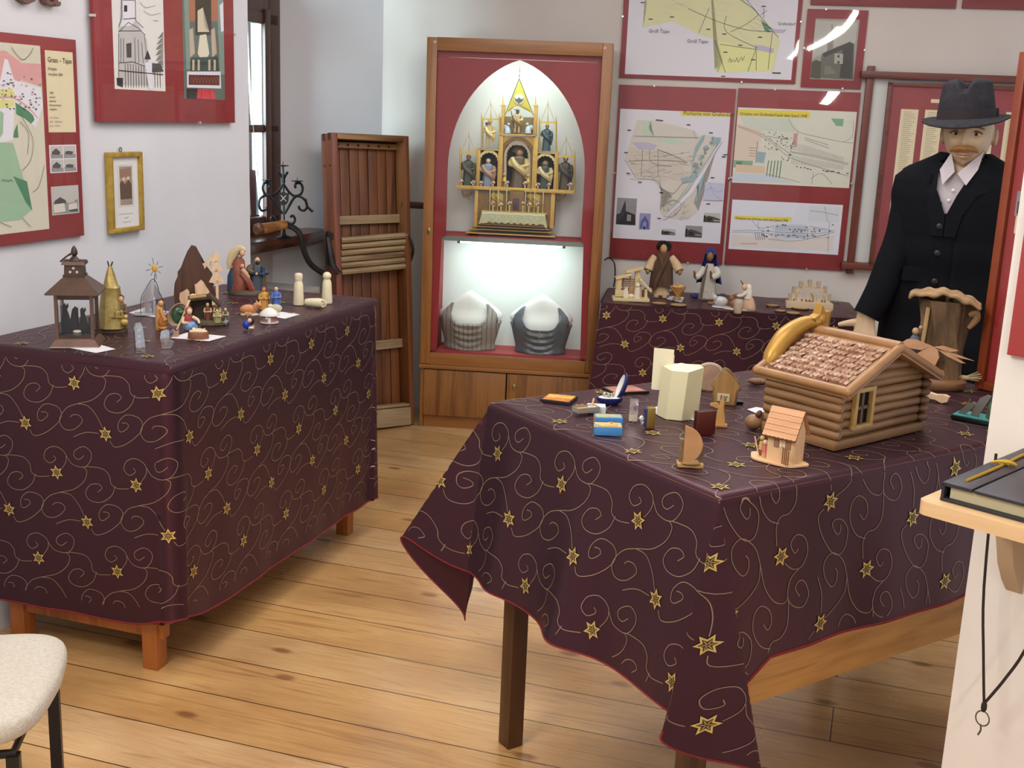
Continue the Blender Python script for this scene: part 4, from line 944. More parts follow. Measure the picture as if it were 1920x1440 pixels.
mb = MB(); 
for x in (943, 1004): abox(mb, x-2, 196, x+2, 252, -.014, .02, gw); a = a2(x, 197); b = a2(x, 176); mb.m(gold2); mb.cyl((a[0], .0, a[1]), (b[0], .0, b[1]), .004, .0006, 6); abox(mb, x-6, 197, x+6, 199, -.016, .016, gold2)
abox(mb, 944, 218, 1004, 253, .02, .026, mat('#9a8660', .6)); mb.build('upper_tower', alt)
# great gable with the dove roundel
mb = MB().m(mat('#c9b94a', .4, .2)); P = [a2(974, 151), a2(999, 213)] + [a2(974+22*math.cos(t), 213-14*math.sin(t)) for t in (.25, .7, 1.2, PI/2, PI-1.2, PI-.7, PI-.25)] + [a2(949, 213)]
mb.prism(P, -.018, -.010); mb.m(mat('#54602c', .5, .2))
for x in (947.5, 1000.5):
    a = a2(x, 216); b = a2(974, 148); mb.tube([(a[0], -.016, a[1]), (b[0], -.016, b[1])], .0018, 6)
    for k in range(1, 9): p = V((a[0], -.016, a[1])).lerp(V((b[0], -.016, b[1])), k/9); mb.ball(p, .0023, 5)
a = a2(974, 150); b = a2(975, 123); mb.cyl((a[0], -.014, a[1]), (b[0], -.014, b[1]), .0012, .0005, 6); c = a2(975, 133); mb.box((c[0], -.014, c[1]), (.010, .002, .002)); c = a2(974.5, 142); mb.ball((c[0], -.014, c[1]), .0032, 6)
mb.build('gable', alt)
mb = MB().m(mat('#d6d8cc', .5)); c = a2(974, 186); mb.cyl((c[0], -.021, c[1]), (c[0], -.017, c[1]), .0245*AK/.0026, n=20)
mb.m(mat('#5d6058', .5)); mb.prism([(c[0]+x*AK, c[1]+z*AK) for x, z in ((-9, 3), (-5, 0), (-2, 1), (0, 4), (2, 1), (5, 0), (9, 3), (6, -4), (2, -6), (0, -9), (-2, -6), (-6, -4))], -.0225, -.0205); mb.build('roundel', alt)
# saints
SK = mat('#c9a27c', .55)
def saint(px, py, h, cols, w=.26, arms=True, y=-.004, bare=False, parent=None, name='saint_figure', lean=0., hood=None):
    """small carved figure: foot pixel, height in pixels, (robe, cloak, skin, hair)"""
    parent = parent or alt; a = a2(px, py); H_ = h*AK; robe, cloak, skin, hair = cols; T = (a[0], y, a[1])
    mb = MB(); mb.t(T, (0, lean, 0)); r = H_*w*.5
    mb.m(robe)
    if bare:
        for sx in (-1, 1): mb.tube([(sx*r*.35, 0, H_*.04), (sx*r*.38, -r*.15, H_*.25), (sx*r*.22, 0, H_*.5)], [r*.2, r*.25, r*.34], 7)
        mb.lathe([(r*.5, H_*.45), (r*.55, H_*.55), (r*.6, H_*.7), (r*.66, H_*.78), (r*.2, H_*.84)], 10, sy=.6)
    else: mb.lathe([(r*.82, .0), (r*.74, H_*.2), (r*.66, H_*.45), (r*.60, H_*.6), (r*.72, H_*.74), (r*.60, H_*.8), (r*.2, H_*.85)], 12, sy=.7, wob=.09)
    mb.m(cloak); mb.tube(crs([(-r*.72, -r*.1, H_*.76), (-r*.3, -r*.62, H_*.58), (r*.45, -r*.6, H_*.44), (r*.75, -r*.1, H_*.3)], 5), [r*.26, r*.34, r*.36, r*.2], 7); mb.tube([(r*.7, 0, H_*.76), (r*.86, 0, H_*.5), (r*.78, 0, H_*.22)], [r*.26, r*.34, r*.16], 7)
    if arms:
        mb.m(cloak if not bare else robe)
        for sx in (-1, 1): mb.tube(crs([(sx*r*.72, 0, H_*.75), (sx*r*.95, -r*.15, H_*.6), (sx*r*.2, -r*.75, H_*.55)], 4), [r*.24, r*.24, r*.13], 7)
        mb.m(skin); mb.ball((r*.1, -r*.8, H_*.555), r*.16, 6)
    mb.m(skin); mb.cyl((0, 0, H_*.8), (0, 0, H_*.88), r*.2, n=8); mb.ball((0, -r*.04, H_*.915), (r*.31, r*.33, H_*.08), 10)
    mb.m(hair); mb.ball((0, r*.1, H_*.935), (r*.36, r*.34, H_*.075), 10)
    if hood: mb.m(hood); mb.ball((0, r*.14, H_*.9), (r*.46, r*.42, H_*.1), 10)
    return mb.build(name, parent)
c = lambda *h: [mat(x, .55) for x in h]
saint(877, 351, 60, c('#3d4a38', '#4b4636', '#8a6a50', '#3a332a'), .45); saint(1058, 355, 60, c('#4a3f30', '#3a382c', '#7d604a', '#2e2a22'), .45)
saint(914, 352, 54, c('#7f8fa0', '#a9846a', '#cfae8c', '#b9b09c'), .5); saint(1020, 356, 54, c('#33483c', '#c2b684', '#9a7a5c', '#7a5e40'), .5, hood=mat('#9a8254', .6))
saint(917, 277, 50, c('#d3c38c', '#d3c38c', '#cba680', '#5a4630'), .42, bare=True); saint(1024, 283, 48, c('#3f5a5c', '#344c50', '#a5805e', '#4a3a28'), .42)
saint(971, 351, 70, c('#6a5c44', '#c9b678', '#b58e6a', '#5d4a34'), .5, hood=mat('#8a6a4c', .6), y=.01)
saint(969, 250, 42, c('#c9bb90', '#9a7a4a', '#8a6444', '#4a3a2a'), .46, bare=True)
mb = MB().m(mat('#4a3a2a', .6)); p = a2(959, 208); q = a2(965, 240); mb.tube([(p[0], -.018, p[1]), (q[0], -.018, q[1])], .0018, 6); p = a2(969, 206); mb.box((p[0], -.008, p[1]), (.026, .012, .003)); mb.build('cross_staff', alt)
mb = MB().m(mat('#4a3c2c', .6)); p = a2(912, 268); q = a2(912, 229); mb.tube([(p[0], .012, p[1]), (q[0], .012, q[1])], .003, 6); q2 = a2(913, 232); mb.box((q2[0], .01, q2[1]), (.02, .004, .006)); mb.build('tree_post', alt)
mb = MB().m(mat('#a5925c', .4, .3)); p = a2(971, 284)
for k in range(12): t = PI*k/11; mb.tube([(p[0], .035, p[1]-.01), (p[0]-.032*math.cos(t), .036, p[1]+.03*math.sin(t))], [.003, .0008], 5)
mb.build('sunburst', alt)
for x in (952, 990):                                  # kneeling white angels under the gable
    sx = 1 if x < 970 else -1; p = a2(x, 250); mb = MB().m(mat('#b9c6d2', .5)); mb.lathe([(.016, 0), (.015, .014), (.009, .03), (.004, .036)], 10, c=(p[0], -.008, p[1])); mb.ball((p[0]+sx*.004, -.012, p[1]+.042), .0075, 8); mb.ball((p[0]-sx*.014, .0, p[1]+.028), (.014, .004, .012), 8); mb.build('angel', alt)
for x, y in ((946, 351), (990, 353)):
    p = a2(x, y); mb = MB().m(gold2); mb.cyl((p[0], -.022, p[1]), (p[0], -.022, p[1]+.03), .003, .002, 8); mb.lathe([(.011, .03), (.007, .045), (.004, .052)], 8, c=(p[0], -.022, p[1])); mb.m(SK); mb.ball((p[0], -.022, p[1]+.062), .0085, 8); mb.build('candle_angel', alt)
FL = c('#d99aa6', '#e3c9cb', '#d8b08a', '#e6ddc4', '#c8707e')
def posy(px, py, h=14, k=0, y=-.025):
    p = a2(px, py); z = h*AK; mb = MB().m(mat('#c9b67c', .4)); mb.lathe([(.005, 0), (.0035, z*.3), (.006, z*.6), (.005, z*.62)], 8, c=(p[0], y, p[1])); mb.m(mat('#6d7a48', .6)); mb.ball((p[0], y, p[1]+z*.72), (.008, .007, .006), 7)
    for q in range(4): mb.m(FL[(k+q) % 5]); mb.ball((p[0]+.007*math.cos(q*1.7), y-.004, p[1]+z*.82+.004*math.sin(q*2.3)), .005, 6)
    mb.build('flower_vase', alt)
for k, (x, y, h) in enumerate(((866, 351, 15), (888, 352, 14), (903, 353, 14), (925, 353, 14), (952, 356, 18), (985, 357, 18), (1009, 356, 14), (1029, 357, 14), (1068, 356, 14), (925, 397, 22), (940, 397, 18), (956, 397, 22), (981, 398, 22), (992, 398, 20), (1009, 399, 22))): posy(x, y, h, k, -.028)
for x, y, h in ((919, 397, 44), (934, 398, 46), (950, 398, 46), (985, 399, 44), (1002, 400, 44), (1018, 401, 42)):
    p = a2(x, y); z = h*AK; mb = MB().m(gold2); mb.lathe([(.006, 0), (.005, .004), (.0018, .010), (.0018, z*.45), (.0045, z*.47)], 8, c=(p[0], -.034, p[1])); mb.m(mat('#e2d3b4', .5)); mb.cyl((p[0], -.034, p[1]+z*.46), (p[0], -.034, p[1]+z), .0022, n=8); mb.build('candlestick', alt)
for x, y in ((930, 386), (999, 388)):                 # standing gilt angels beside the tabernacle
    saint(x-5, y, 30, c('#b9a24c', '#a8903c', '#d0ac84', '#a88a4a'), .42, y=-.012, name='gilt_angel'); saint(x+6, y, 30, c('#b9a24c', '#c9b45c', '#d0ac84', '#8f7440'), .42, y=-.012, name='gilt_angel')
mb = MB(); abox(mb, 958, 355, 982, 398, -.03, -.008, brn); abox(mb, 955, 351, 986, 357, -.034, -.006, gold2); abox(mb, 963, 371, 974, 394, -.032, -.029, mat('#4b3440', .5)); mb.build('tabernacle', alt)
# lace cloth over the altar front
lace = mat('#cfd8bc', .8); lace2 = mat('#b3b48c', .8)
mb = MB(); q = [A(907, 399), A(1024, 402), A(1018, 421), A(909, 416)]
L = thing('lace_cloth', 'tiny white lace cloth over the front of the golden altar model', 'cloth', CB.w(ax0, ALY-.047, .9545), CB.yaw)
def lc(u, v):
    x0, x1 = a2(906, 400)[0], a2(1023, 400)[0]; zt = a2(960, 398.5)[1]; dr = .050 + (.014*max(0, (abs(u-.5)-.42)/.08))
    sc = .0035*math.sin(u*PI*20) if v > .95 else 0
    return ((x0+(x1-x0)*u) + (u-.5)*.03*v*(abs(u-.5) > .42), -.002-.004*v-.002*math.sin(u*40)*v, zt + .002 - dr*v + sc)
mb.m(lace2); mb.grid(lc, 60, 10); mb.m(lace)
for k in range(9):
    for j in range(2):
        u = (k+.5+.5*j)/9.6
        if u < 1: p = lc(u, .42+.36*j); mb.tube([(p[0]+.006*math.cos(t), p[1]-.0012, p[2]+.0055*math.sin(t)) for t in [w*PI/5 for w in range(11)]], .0012, 4)
mb.grid(lambda u, v: (lambda p: (p[0], p[1]-.0008, p[2]))(lc(u, v*.16+.02*math.sin(u*PI*10))), 60, 2)
mb.grid(lambda u, v: (lc(u, 0)[0], lc(u, 0)[1]+.043*v, lc(u, 0)[2]+.0006), 30, 2); mb.build('lace', L)

# ---------------------------------------------------------------- two bodices on white busts
BY = .125
def bust(px, py0, pytop, wpx, label, nm):
    x, z = CB.at(px, py0, BY); k = AK
    t = thing('bust_form', label, 'bust form', CB.w(x, BY, .3865), CB.yaw, 'bust forms')
    ht = CB.at(px, pytop, BY)[1]-.3865; w = wpx*k/2
    mb = MB().m(mat('#d3d3cc', .8)); n = 20; rings = []
    for z_, a, b in ((0, .70, .055), (.20, .72, .058), (.45, .88, .060), (.57, 1.0, .046), (.64, .98, .036), (.72, .82, .031), (.80, .62, .029), (.88, .42, .026), (.95, .22, .022), (1.0, .06, .012)):
        rings.append([(a*w*math.cos(2*PI*q/n), b*math.sin(2*PI*q/n), ht*z_) for q in range(n)])
    mb.loft(rings); mb.build('torso', t); return t, w, ht, x
def garment(name, label, x, w, ht, stripes, neck, nw, group):
    t = thing(name, label, 'bodice', CB.w(x, BY, .3865), CB.yaw, group)
    prof = [(0, .78, .064), (.12, .76, .064), (.28, .84, .074), (.45, .92, .078), (.57, 1.01, .060), (.64, .99, .050), (.72, .84, .042), (.80, .66, .038)]
    def at(z):
        for (z0, a0, b0), (z1, a1, b1) in zip(prof, prof[1:]):
            if z <= z1: f = (z-z0)/(z1-z0); return a0+(a1-a0)*f, b0+(b1-b0)*f
        return prof[-1][1:]
    def top(th):
        c_ = math.cos(th); f = -math.sin(th) > 0
        e = abs(c_)
        if e > .88: return .50
        if e > .82: return .50 + .30*(.88-e)/.06
        if f: return neck + (.80-neck)*min(1, (e/nw)**5) if e < nw else .80
        return .70
    mb = MB().m(stripes); n = 84; m_ = 18
    def fn(u, v):
        th = 2*PI*u; z = top(th)*v; a, b = at(min(z, .78)); sh = 1
        wr = .0045*math.sin(z*55 + 3*math.sin(th*3)) * (-math.sin(th) > 0) * (1 if abs(math.cos(th)) < .55 else .3)
        bu = .016*math.exp(-((abs(math.cos(th))-.42)/.2)**2)*math.exp(-((z-.42)/.16)**2) * (-math.sin(th) > 0)
        return ((a*w+.004)*math.cos(th)*sh, (b+.004+wr+bu)*math.sin(th), ht*z)
    mb.grid(fn, n, m_); mb.build('shell', t, solid=.003); return t, fn
t1, w1, h1, x1 = bust(880, 660, 545, 124, 'left white bust form wearing the grey striped bodice, low in the cabinet', 'a')
t2, w2, h2, x2 = bust(1012, 668, 552, 122, 'right white bust form wearing the dark slate bodice, low in the cabinet', 'b')
def stripe_mat():
    m, nt, b = nodes('striped_linen'); wv = nt.nodes.new('ShaderNodeTexWave'); tc = nt.nodes.new('ShaderNodeTexCoord')
    wv.inputs['Scale'].default_value = 14; wv.inputs['Distortion'].default_value = 1.2; nt.links.new(tc.outputs['Object'], wv.inputs['Vector'])
    r = ramp(nt, wv.outputs['Color'], [(.3, '#6e6a62'), (.5, '#9c968a'), (.75, '#857f74')]); nt.links.new(r.outputs[0], b.inputs['Base Color']); b.inputs['Roughness'].default_value = .7
    return m
g, fn = garment('striped_bodice', 'grey striped bodice with gathered front and lacing, on left bust', x1, w1, h1, stripe_mat(), .47, .66, 'old bodices')
for sx in (-1, 1):
    for k in range(6):
        mb = MB().m(mat('#7d766a', .4, .3)); u = .75 + sx*.085; p = fn(u, .15+k*.15); mb.ball((p[0], p[1]-.004, p[2]), .0042, 8); mb.build('button', g)
g, fn = garment('slate_bodice', 'dark slate satin bodice with gathered centre seam, on right bust', x2, w2, h2, mat('#4d565c', .35, .1, var='#5d666c', vs=30, bp=.5, bs=40), .43, .66, 'old bodices')
mb = MB().m(mat('#8a9196', .4)); mb.tube([(p[0], p[1]-.003, p[2]) for p in (fn(.75, .5), fn(.75, .75), fn(.75, .98))], .0022, 5); mb.build('centre_seam', g)
# ================================================================ BY THE WINDOW
# old wooden washing trough stood on end, leaning back
ow = wood('#5a3119', '#74431f', 'z', .5, c3='#45230f', scale=9, bp=.4); owx = wood('#6d4424', '#8a6238', 'x', .55, c3='#54351c', scale=9, bp=.4)
grey_w = wood('#7d6346', '#98805e', 'x', .65, c3='#63482f', scale=10, bp=.5); sidew = wood('#62301c', '#7c4028', 'z', .4, c3='#4c2414', scale=6)
iron = mat('#24211f', .5, .6, var='#332e2a', vs=40)
t = thing('washing_trough', 'old brown wooden washing trough with ribbed board and crank, standing on end beside cabinet', 'washing trough', (-.478, 5.615, .006), .614)
t.rotation_euler = (-.1168, .020, .614)
TW, TH, TD = .41, 1.415, .12                     # local x runs from -TW to 0, y into the room corner
for x0, x1, nm in ((-TW, -TW+.028, 'side_board'), (-.028, 0, 'side_board')):
    mb = MB().m(sidew if x0 < -.2 else ow); mb.box(((x0+x1)/2, TD/2, TH/2), (x1-x0, TD, TH), bev=.004)
    sb = mb.build(nm, t)
    if x0 < -.2:
        for z in (TH-.016, TH-.48):
            for y in (.03, .09): mb = MB().m(mat('#3a1c10', .5)); mb.box((x0-.0006, y, z), (.002, .03, .034)); mb.build('joint', sb)
        for y in (.03, .085): mb = MB().m(mat('#140c08', .6)); mb.cyl((x0-.002, y, TH-.15), (x0+.001, y, TH-.15), .006, n=8); mb.build('peg_hole', sb)
mb = MB().m(owx); mb.box((-TW/2, TD/2, TH-.014), (TW-.056, TD, .028), bev=.003); mb.build('end_board', t)
mb = MB().m(owx); mb.box((-TW/2, .075, TH-.05), (TW-.056, .03, .028), bev=.003)
mb.m(mat('#2a170c', .7))
for k in range(6): mb.ball((-TW+.055+k*.055, .058, TH-.05), (.007, .003, .006), 8)
mb.build('peg_strip', t)
mb = MB(); NP = 7
for k in range(NP):
    x0 = -TW+.03+k*(TW-.06)/NP; x1 = x0+(TW-.06)/NP-.003
    mb.m(ow); mb.box(((x0+x1)/2, .092+.002*(k % 2), TH/2-.02), (x1-x0, .012, TH-.06), bev=.002)
mb.build('floor_boards', t)
mb = MB().m(mat('#1c100a', .8)); mb.box((-TW/2, .107, TH/2), (TW-.04, .01, TH-.03)); mb.build('back_board', t)
for z, hh in ((TH-.40, .042), (.40, .045)):
    mb = MB().m(grey_w); mb.box((-TW/2, .070, z), (TW-.052, .026, hh), rot=(0, -.03, 0), bev=.004); mb.build('cross_batten', t)
mb = MB().m(grey_w); mb.box((-TW/2, .035, .045), (TW-.05, .09, .09), bev=.006); mb.box((-TW/2, .03, .10), (TW-.054, .06, .012), bev=.003); mb.build('end_block', t)
rib = bpy.data.objects.new('ribbed_board', None); COL.objects.link(rib); rib.parent = t
for k in range(6):
    mb = MB().m(grey_w); z = .775+k*.030; mb.tube([(-TW+.036, .025 + .008*math.sin(k*.9), z-.01), (-.018, .025+.008*math.sin(k*.9), z+.012)], .0155, 8, sq=1.3); mb.build('rib', rib)
mb = MB().m(iron)
mb.tube(crs([(-TW-.004, .05, .93), (-TW-.006, .03, .86), (-TW-.012, .0, .80), (-TW+.01, -.01, .76)], 5), .014, 8, sq=.5); mb.box((-TW-.006, .06, .88), (.012, .035, .16), bev=.003); mb.build('crank_bearing', t)
mb = MB().m(iron); W0 = t.matrix_basis.inverted()
def tl(px, py, Y):
    r = ray(px, py); p = EYE + r*(Y/r.y); return W0 @ p
cp = [tl(606, 512, 5.38), tl(594, 505, 5.33), tl(580, 492, 5.28), tl(570, 470, 5.26), tl(565, 445, 5.25), tl(556, 431, 5.25), tl(544, 424, 5.25), tl(530, 421, 5.25)]
mb.tube(crs(cp, 5), .0145, 8, sq=.8); mb.build('crank_arm', t)
mb = MB().m(wood('#8a5426', '#a56c34', 'x', .4, c3='#70411c')); ga, gb = tl(534, 421, 5.25), tl(484, 431, 5.12)
gd = (gb-ga); mb.tube([ga, ga+gd*.06, ga+gd*.12, ga+gd*.8, ga+gd*.9], [.020, .024, .021, .024, .024], 14); mb.m(wood('#4a2614', '#5a3018', 'x', .4)); mb.tube([ga+gd*.9, ga+gd*.93, ga+gd*1.02, ga+gd*1.08], [.024, .030, .030, .02], 14); mb.build('crank_grip', t)
mb = MB().m(iron); mb.tube(crs([tl(762, 440, 5.72), tl(771, 452, 5.70), tl(774, 472, 5.70), tl(768, 492, 5.72)], 5), .009, 7, sq=.6); mb.build('side_handle', t)
mb = MB().m(mat('#3c2018', .5)); mb.tube([tl(752, 383, 5.75), tl(796, 386, 5.80)], .016, 8); mb.build('axle', t)
# wrought iron candelabrum on the sill
p = onz(533, 446, .951); k = (RW.transposed() @ (p-EYE)).z/FOC
t = thing('candelabrum', 'black wrought iron candelabrum with scrolls and a crossed shield, on window sill', 'candelabrum', p, -math.atan2(p.x, p.y))
def cd(px, py): return ((px-533)*k, 0, (446-py)*k*1.02)
ir = mat('#16191a', .35, .7); 
mb = MB(k).m(ir); mb.lathe([(16, 0), (14, 2), (4, 6), (2.2, 14)], 14); mb.build('foot', t)
mb = MB().m(ir); mb.tube([cd(533, 442), cd(532, 330), cd(531, 316)], .0040, 8); mb.cyl(cd(532, 346), cd(532, 332), .008, n=8); mb.build('stem', t)
S1 = lambda *q: crs([cd(*x) for x in q], 5)
for nm, q in (('scroll', [(532, 348), (522, 362), (510, 369), (499, 367), (494, 357), (497, 348), (504, 347), (507, 353), (503, 357)]), ('scroll', [(532, 348), (542, 362), (552, 369), (563, 366), (567, 356), (564, 347), (556, 346), (553, 351), (555, 355)]),
    ('scroll', [(530, 402), (520, 388), (508, 372), (498, 370), (489, 377), (487, 388), (492, 397), (500, 395), (501, 390)]), ('scroll', [(534, 402), (542, 388), (552, 372), (562, 370), (572, 377), (575, 388), (570, 395), (562, 393), (560, 387)]),
    ('foot_scroll', [(530, 420), (520, 416), (513, 407), (509, 411), (512, 418)]), ('foot_scroll', [(536, 416), (548, 420), (553, 412), (549, 405), (544, 408)]), ('tip_scroll', [(572, 374), (576, 388), (586, 397)]), ('tip_leaf', [(523, 326), (530, 336), (532, 346)]), ('tip_leaf', [(540, 326), (534, 336), (532, 346)])):
    mb = MB().m(ir); mb.tube(S1(*q), .0042, 6, sq=1.5, up=(0, 1, 0)); mb.build(nm, t)
for x, y in ((531, 316), (503, 343), (557, 343)):
    mb = MB().m(ir); c = cd(x, y); mb.lathe([(.001, -.004), (.026, .001), (.026, .004), (.003, .005)], 14, c=c); mb.cyl(c, (c[0], 0, c[2]+.024), .0022, .0004, 6); mb.build('drip_pan', t)
mb = MB().m(mat('#0c0d0d', .4)); c = cd(532, 373); s_ = k
mb.prism([(c[0]+a*s_, c[2]+b*s_) for a, b in ((-10, 10), (-5, 9), (0, 12), (5, 9), (10, 10), (8, 2), (9, -6), (5, -12), (0, -15), (-5, -12), (-9, -6), (-8, 2))], -.012, -.006)
mb.m(mat('#9a9484', .5)); 
for a, b in (((-5, 5), (5, -6)), ((5, 5), (-5, -6))): mb.tube([(c[0]+a[0]*s_, -.013, c[2]+a[1]*s_), (c[0]+b[0]*s_, -.013, c[2]+b[1]*s_)], .0022, 5)
mb.build('shield', t)
# dark red folder leaning in the window, small white dish on the sill
p = onz(482, 430, .951); k = (RW.transposed() @ (p-EYE)).z/FOC
t = thing('red_folder', 'dark red folder leaning upright against the window frame on the sill', 'folder', p, LW.yaw); mb = MB().m(mat('#7a2a30', .6)); mb.box((-.02, .0, .14), (.16, .012, .28), rot=(-.12, .12, 0), bev=.002); mb.build('cover', t); mb = MB().m(PAPER); mb.box((-.02, .011, .138), (.15, .008, .26), rot=(-.12, .12, 0)); mb.build('pages', t)
# pale low bench box behind the table, under the window
p = onz(545, 530, .74)
t = thing('bench', 'pale grey painted bench standing under the window sill behind the left table', 'bench', LW.w(1.93, .30, 0), LW.yaw)
bp_ = mat('#a8a49c', .7, var='#98948c', vs=5)
mb = MB().m(bp_); mb.box((0, -.05, .715), (.70, .30, .03), bev=.004); mb.build('seat', t); mb = MB().m(mat('#8f8b85', .7)); mb.box((0, -.05, .60), (.66, .24, .20)); mb.build('apron', t)
for x in (-.30, .30):
    mb = MB().m(bp_); mb.box((x, -.05, .35), (.05, .24, .70)); mb.build('leg', t)
t = thing('cardboard_panel', 'plain white panel propped on the bench below the window sill', 'panel', LW.w(1.80, .30, .732), LW.yaw); mb = MB().m(mat('#b9b9bb', .8)); mb.box((0, 0, .06), (.22, .008, .12), rot=(-.1, 0, 0)); mb.build('sheet', t)
# ================================================================ ON THE LEFT TABLE (measurements in photo pixels at each spot)
TOPL = HL + .0045
bz = mat('#3c302c', .45, .55, var='#4d3a32', vs=25); bzl = mat('#5a4840', .4, .6, var='#6a5045', vs=30)
# lantern
t, k = stand('lantern', 'dark bronze metal lantern with three kings silhouette, near end of left table', 'lantern', 147, 644, TOPL, -.16)
def frustum(mb, a, z0, b, z1): mb.loft([[(sx*a, sy*a, z0) for sx, sy in ((-1,-1),(1,-1),(1,1),(-1,1))], [(sx*b, sy*b, z1) for sx, sy in ((-1,-1),(1,-1),(1,1),(-1,1))]])
mb = MB(k).m(bzl); frustum(mb, 44, 0, 43, 2); frustum(mb, 43, 2, 33, 15); mb.build('base', t)
for sx in (-1, 1):
    for sy in (-1, 1):
        mb = MB(k).m(bzl); mb.box((sx*31, sy*31, 56), (6, 6, 84)); mb.build('post', t)
for nm, z, h in (('lower_frame', 18, 6), ('upper_frame', 93, 10)):
    mb = MB(k).m(bz)
    for a in (-1, 1): mb.box((0, a*31, z), (62, 4, h)); mb.box((a*31, 0, z), (4, 62, h))
    mb.build(nm, t)
for nm, r in (('pane', 0), ('pane', PI/2), ('pane', PI), ('pane', -PI/2)):
    mb = MB(k).m(GLASS); mb.t(rot=(0, 0, r)); mb.box((0, -29.5, 56), (58, .8, 72)); mb.build(nm, t)
mb = MB(k).m(mat('#231b18', .5, .4)); mb.box((0, 4, 27), (56, 1.5, 20))
def king(x, z, s, camel=False):
    mb.prism([(x-8*s, 18), (x-9*s, z), (x-5*s, z+18*s), (x-3*s, z+24*s), (x-5*s, z+32*s), (x+0*s, z+36*s), (x+1*s, z+31*s), (x+5*s, z+36*s), (x+6*s, z+29*s), (x+3*s, z+24*s), (x+6*s, z+14*s), (x+9*s, z), (x+10*s, 18)], 2.5, 5.5)
king(-21, 40, 1.0); king(10, 36, .9); king(23, 26, .7); mb.prism([(-14, 18), (-13, 44), (-8, 56), (-9, 64), (-4, 70), (2, 66), (1, 60), (-4, 58), (-2, 46), (3, 34), (2, 18)], 2.5, 5.5); mb.build('silhouette', t)
mb = MB(k).m(mat('#8a8078', .3, .6)); mb.cyl((0, -8, 16), (0, -8, 24), 8, n=14); mb.m(mat('#d8d2c4', .6)); mb.cyl((0, -8, 24), (0, -8, 26), 7, n=12); mb.build('tea_light', t)
mb = MB(k).m(bzl); frustum(mb, 47, 98, 47, 101); frustum(mb, 47, 101, 17, 129); mb.build('roof', t)
mb = MB(k).m(bz); frustum(mb, 17, 129, 16, 150); frustum(mb, 19, 128, 19, 131)
mb.m(mat('#b9b4ae', .6))
for x, z in ((-6, 137), (6, 137), (0, 144)): mb.cyl((x, -17.6, z), (x, -16, z), 2.4, n=8)
mb.build('chimney', t)
mb = MB(k).m(bz); frustum(mb, 21, 150, 19, 156); mb.lathe([(10, 156), (7, 161), (4, 164)], 12); mb.build('cap', t)
mb = MB(k).m(bz); mb.lathe([(3, 164), (6, 168), (6, 172), (4.5, 178), (2, 182), (.3, 184)], 10); mb.build('knob', t)
mb = MB(k).m(bz); mb.tube(crs([(3, -4, 170), (-10, -10, 166), (-22, -14, 156), (-22, 10, 156), (-10, 12, 166), (3, 6, 170)], 4, True), 1.5, 6, closed=True); mb.build('ring_handle', t)
# white slips of paper: each a thing
def slip(label, quad, h, name='paper_slip', cat='paper', mt=None, th=.0012, group=None):
    P = [onz(x, y, h) for x, y in quad]; c = sum(P, V((0, 0, 0)))/4; a = (P[1]-P[0]); yaw = math.atan2(a.y, a.x)
    R = M.Rotation(-yaw, 3, 'Z'); q = [(R @ (p-c)) for p in P]
    mb = MB().m(mt or mat('#d9d6d8', .8)); lo = mb.vs([(p.x, p.y, 0) for p in q]); hi = mb.vs([(p.x, p.y, th) for p in q])
    mb.f(lo[::-1]); mb.f(hi)
    for i in range(4): mb.f([lo[i], lo[(i+1) % 4], hi[(i+1) % 4], hi[i]])
    o = mb.build(name); o.location = c; o.rotation_euler = (0, 0, yaw); return tag(o, label, cat, group)
slip('white paper slip in front of the bronze lantern', [(122, 651), (180, 662), (216, 655), (192, 648)], TOPL, group='paper slips')
slip('white paper slip under the wooden manger, left table', [(320, 634), (352, 624), (424, 631), (392, 640)], TOPL, group='paper slips')
slip('white paper slip beside the tiny hut and kneeling ox, left table', [(488, 590), (520, 584), (562, 590), (534, 598)], TOPL, group='paper slips')
slip('white square slip under the acrylic chapel with sun', [(242, 587), (272, 577), (318, 585), (296, 596)], TOPL, group='paper slips')
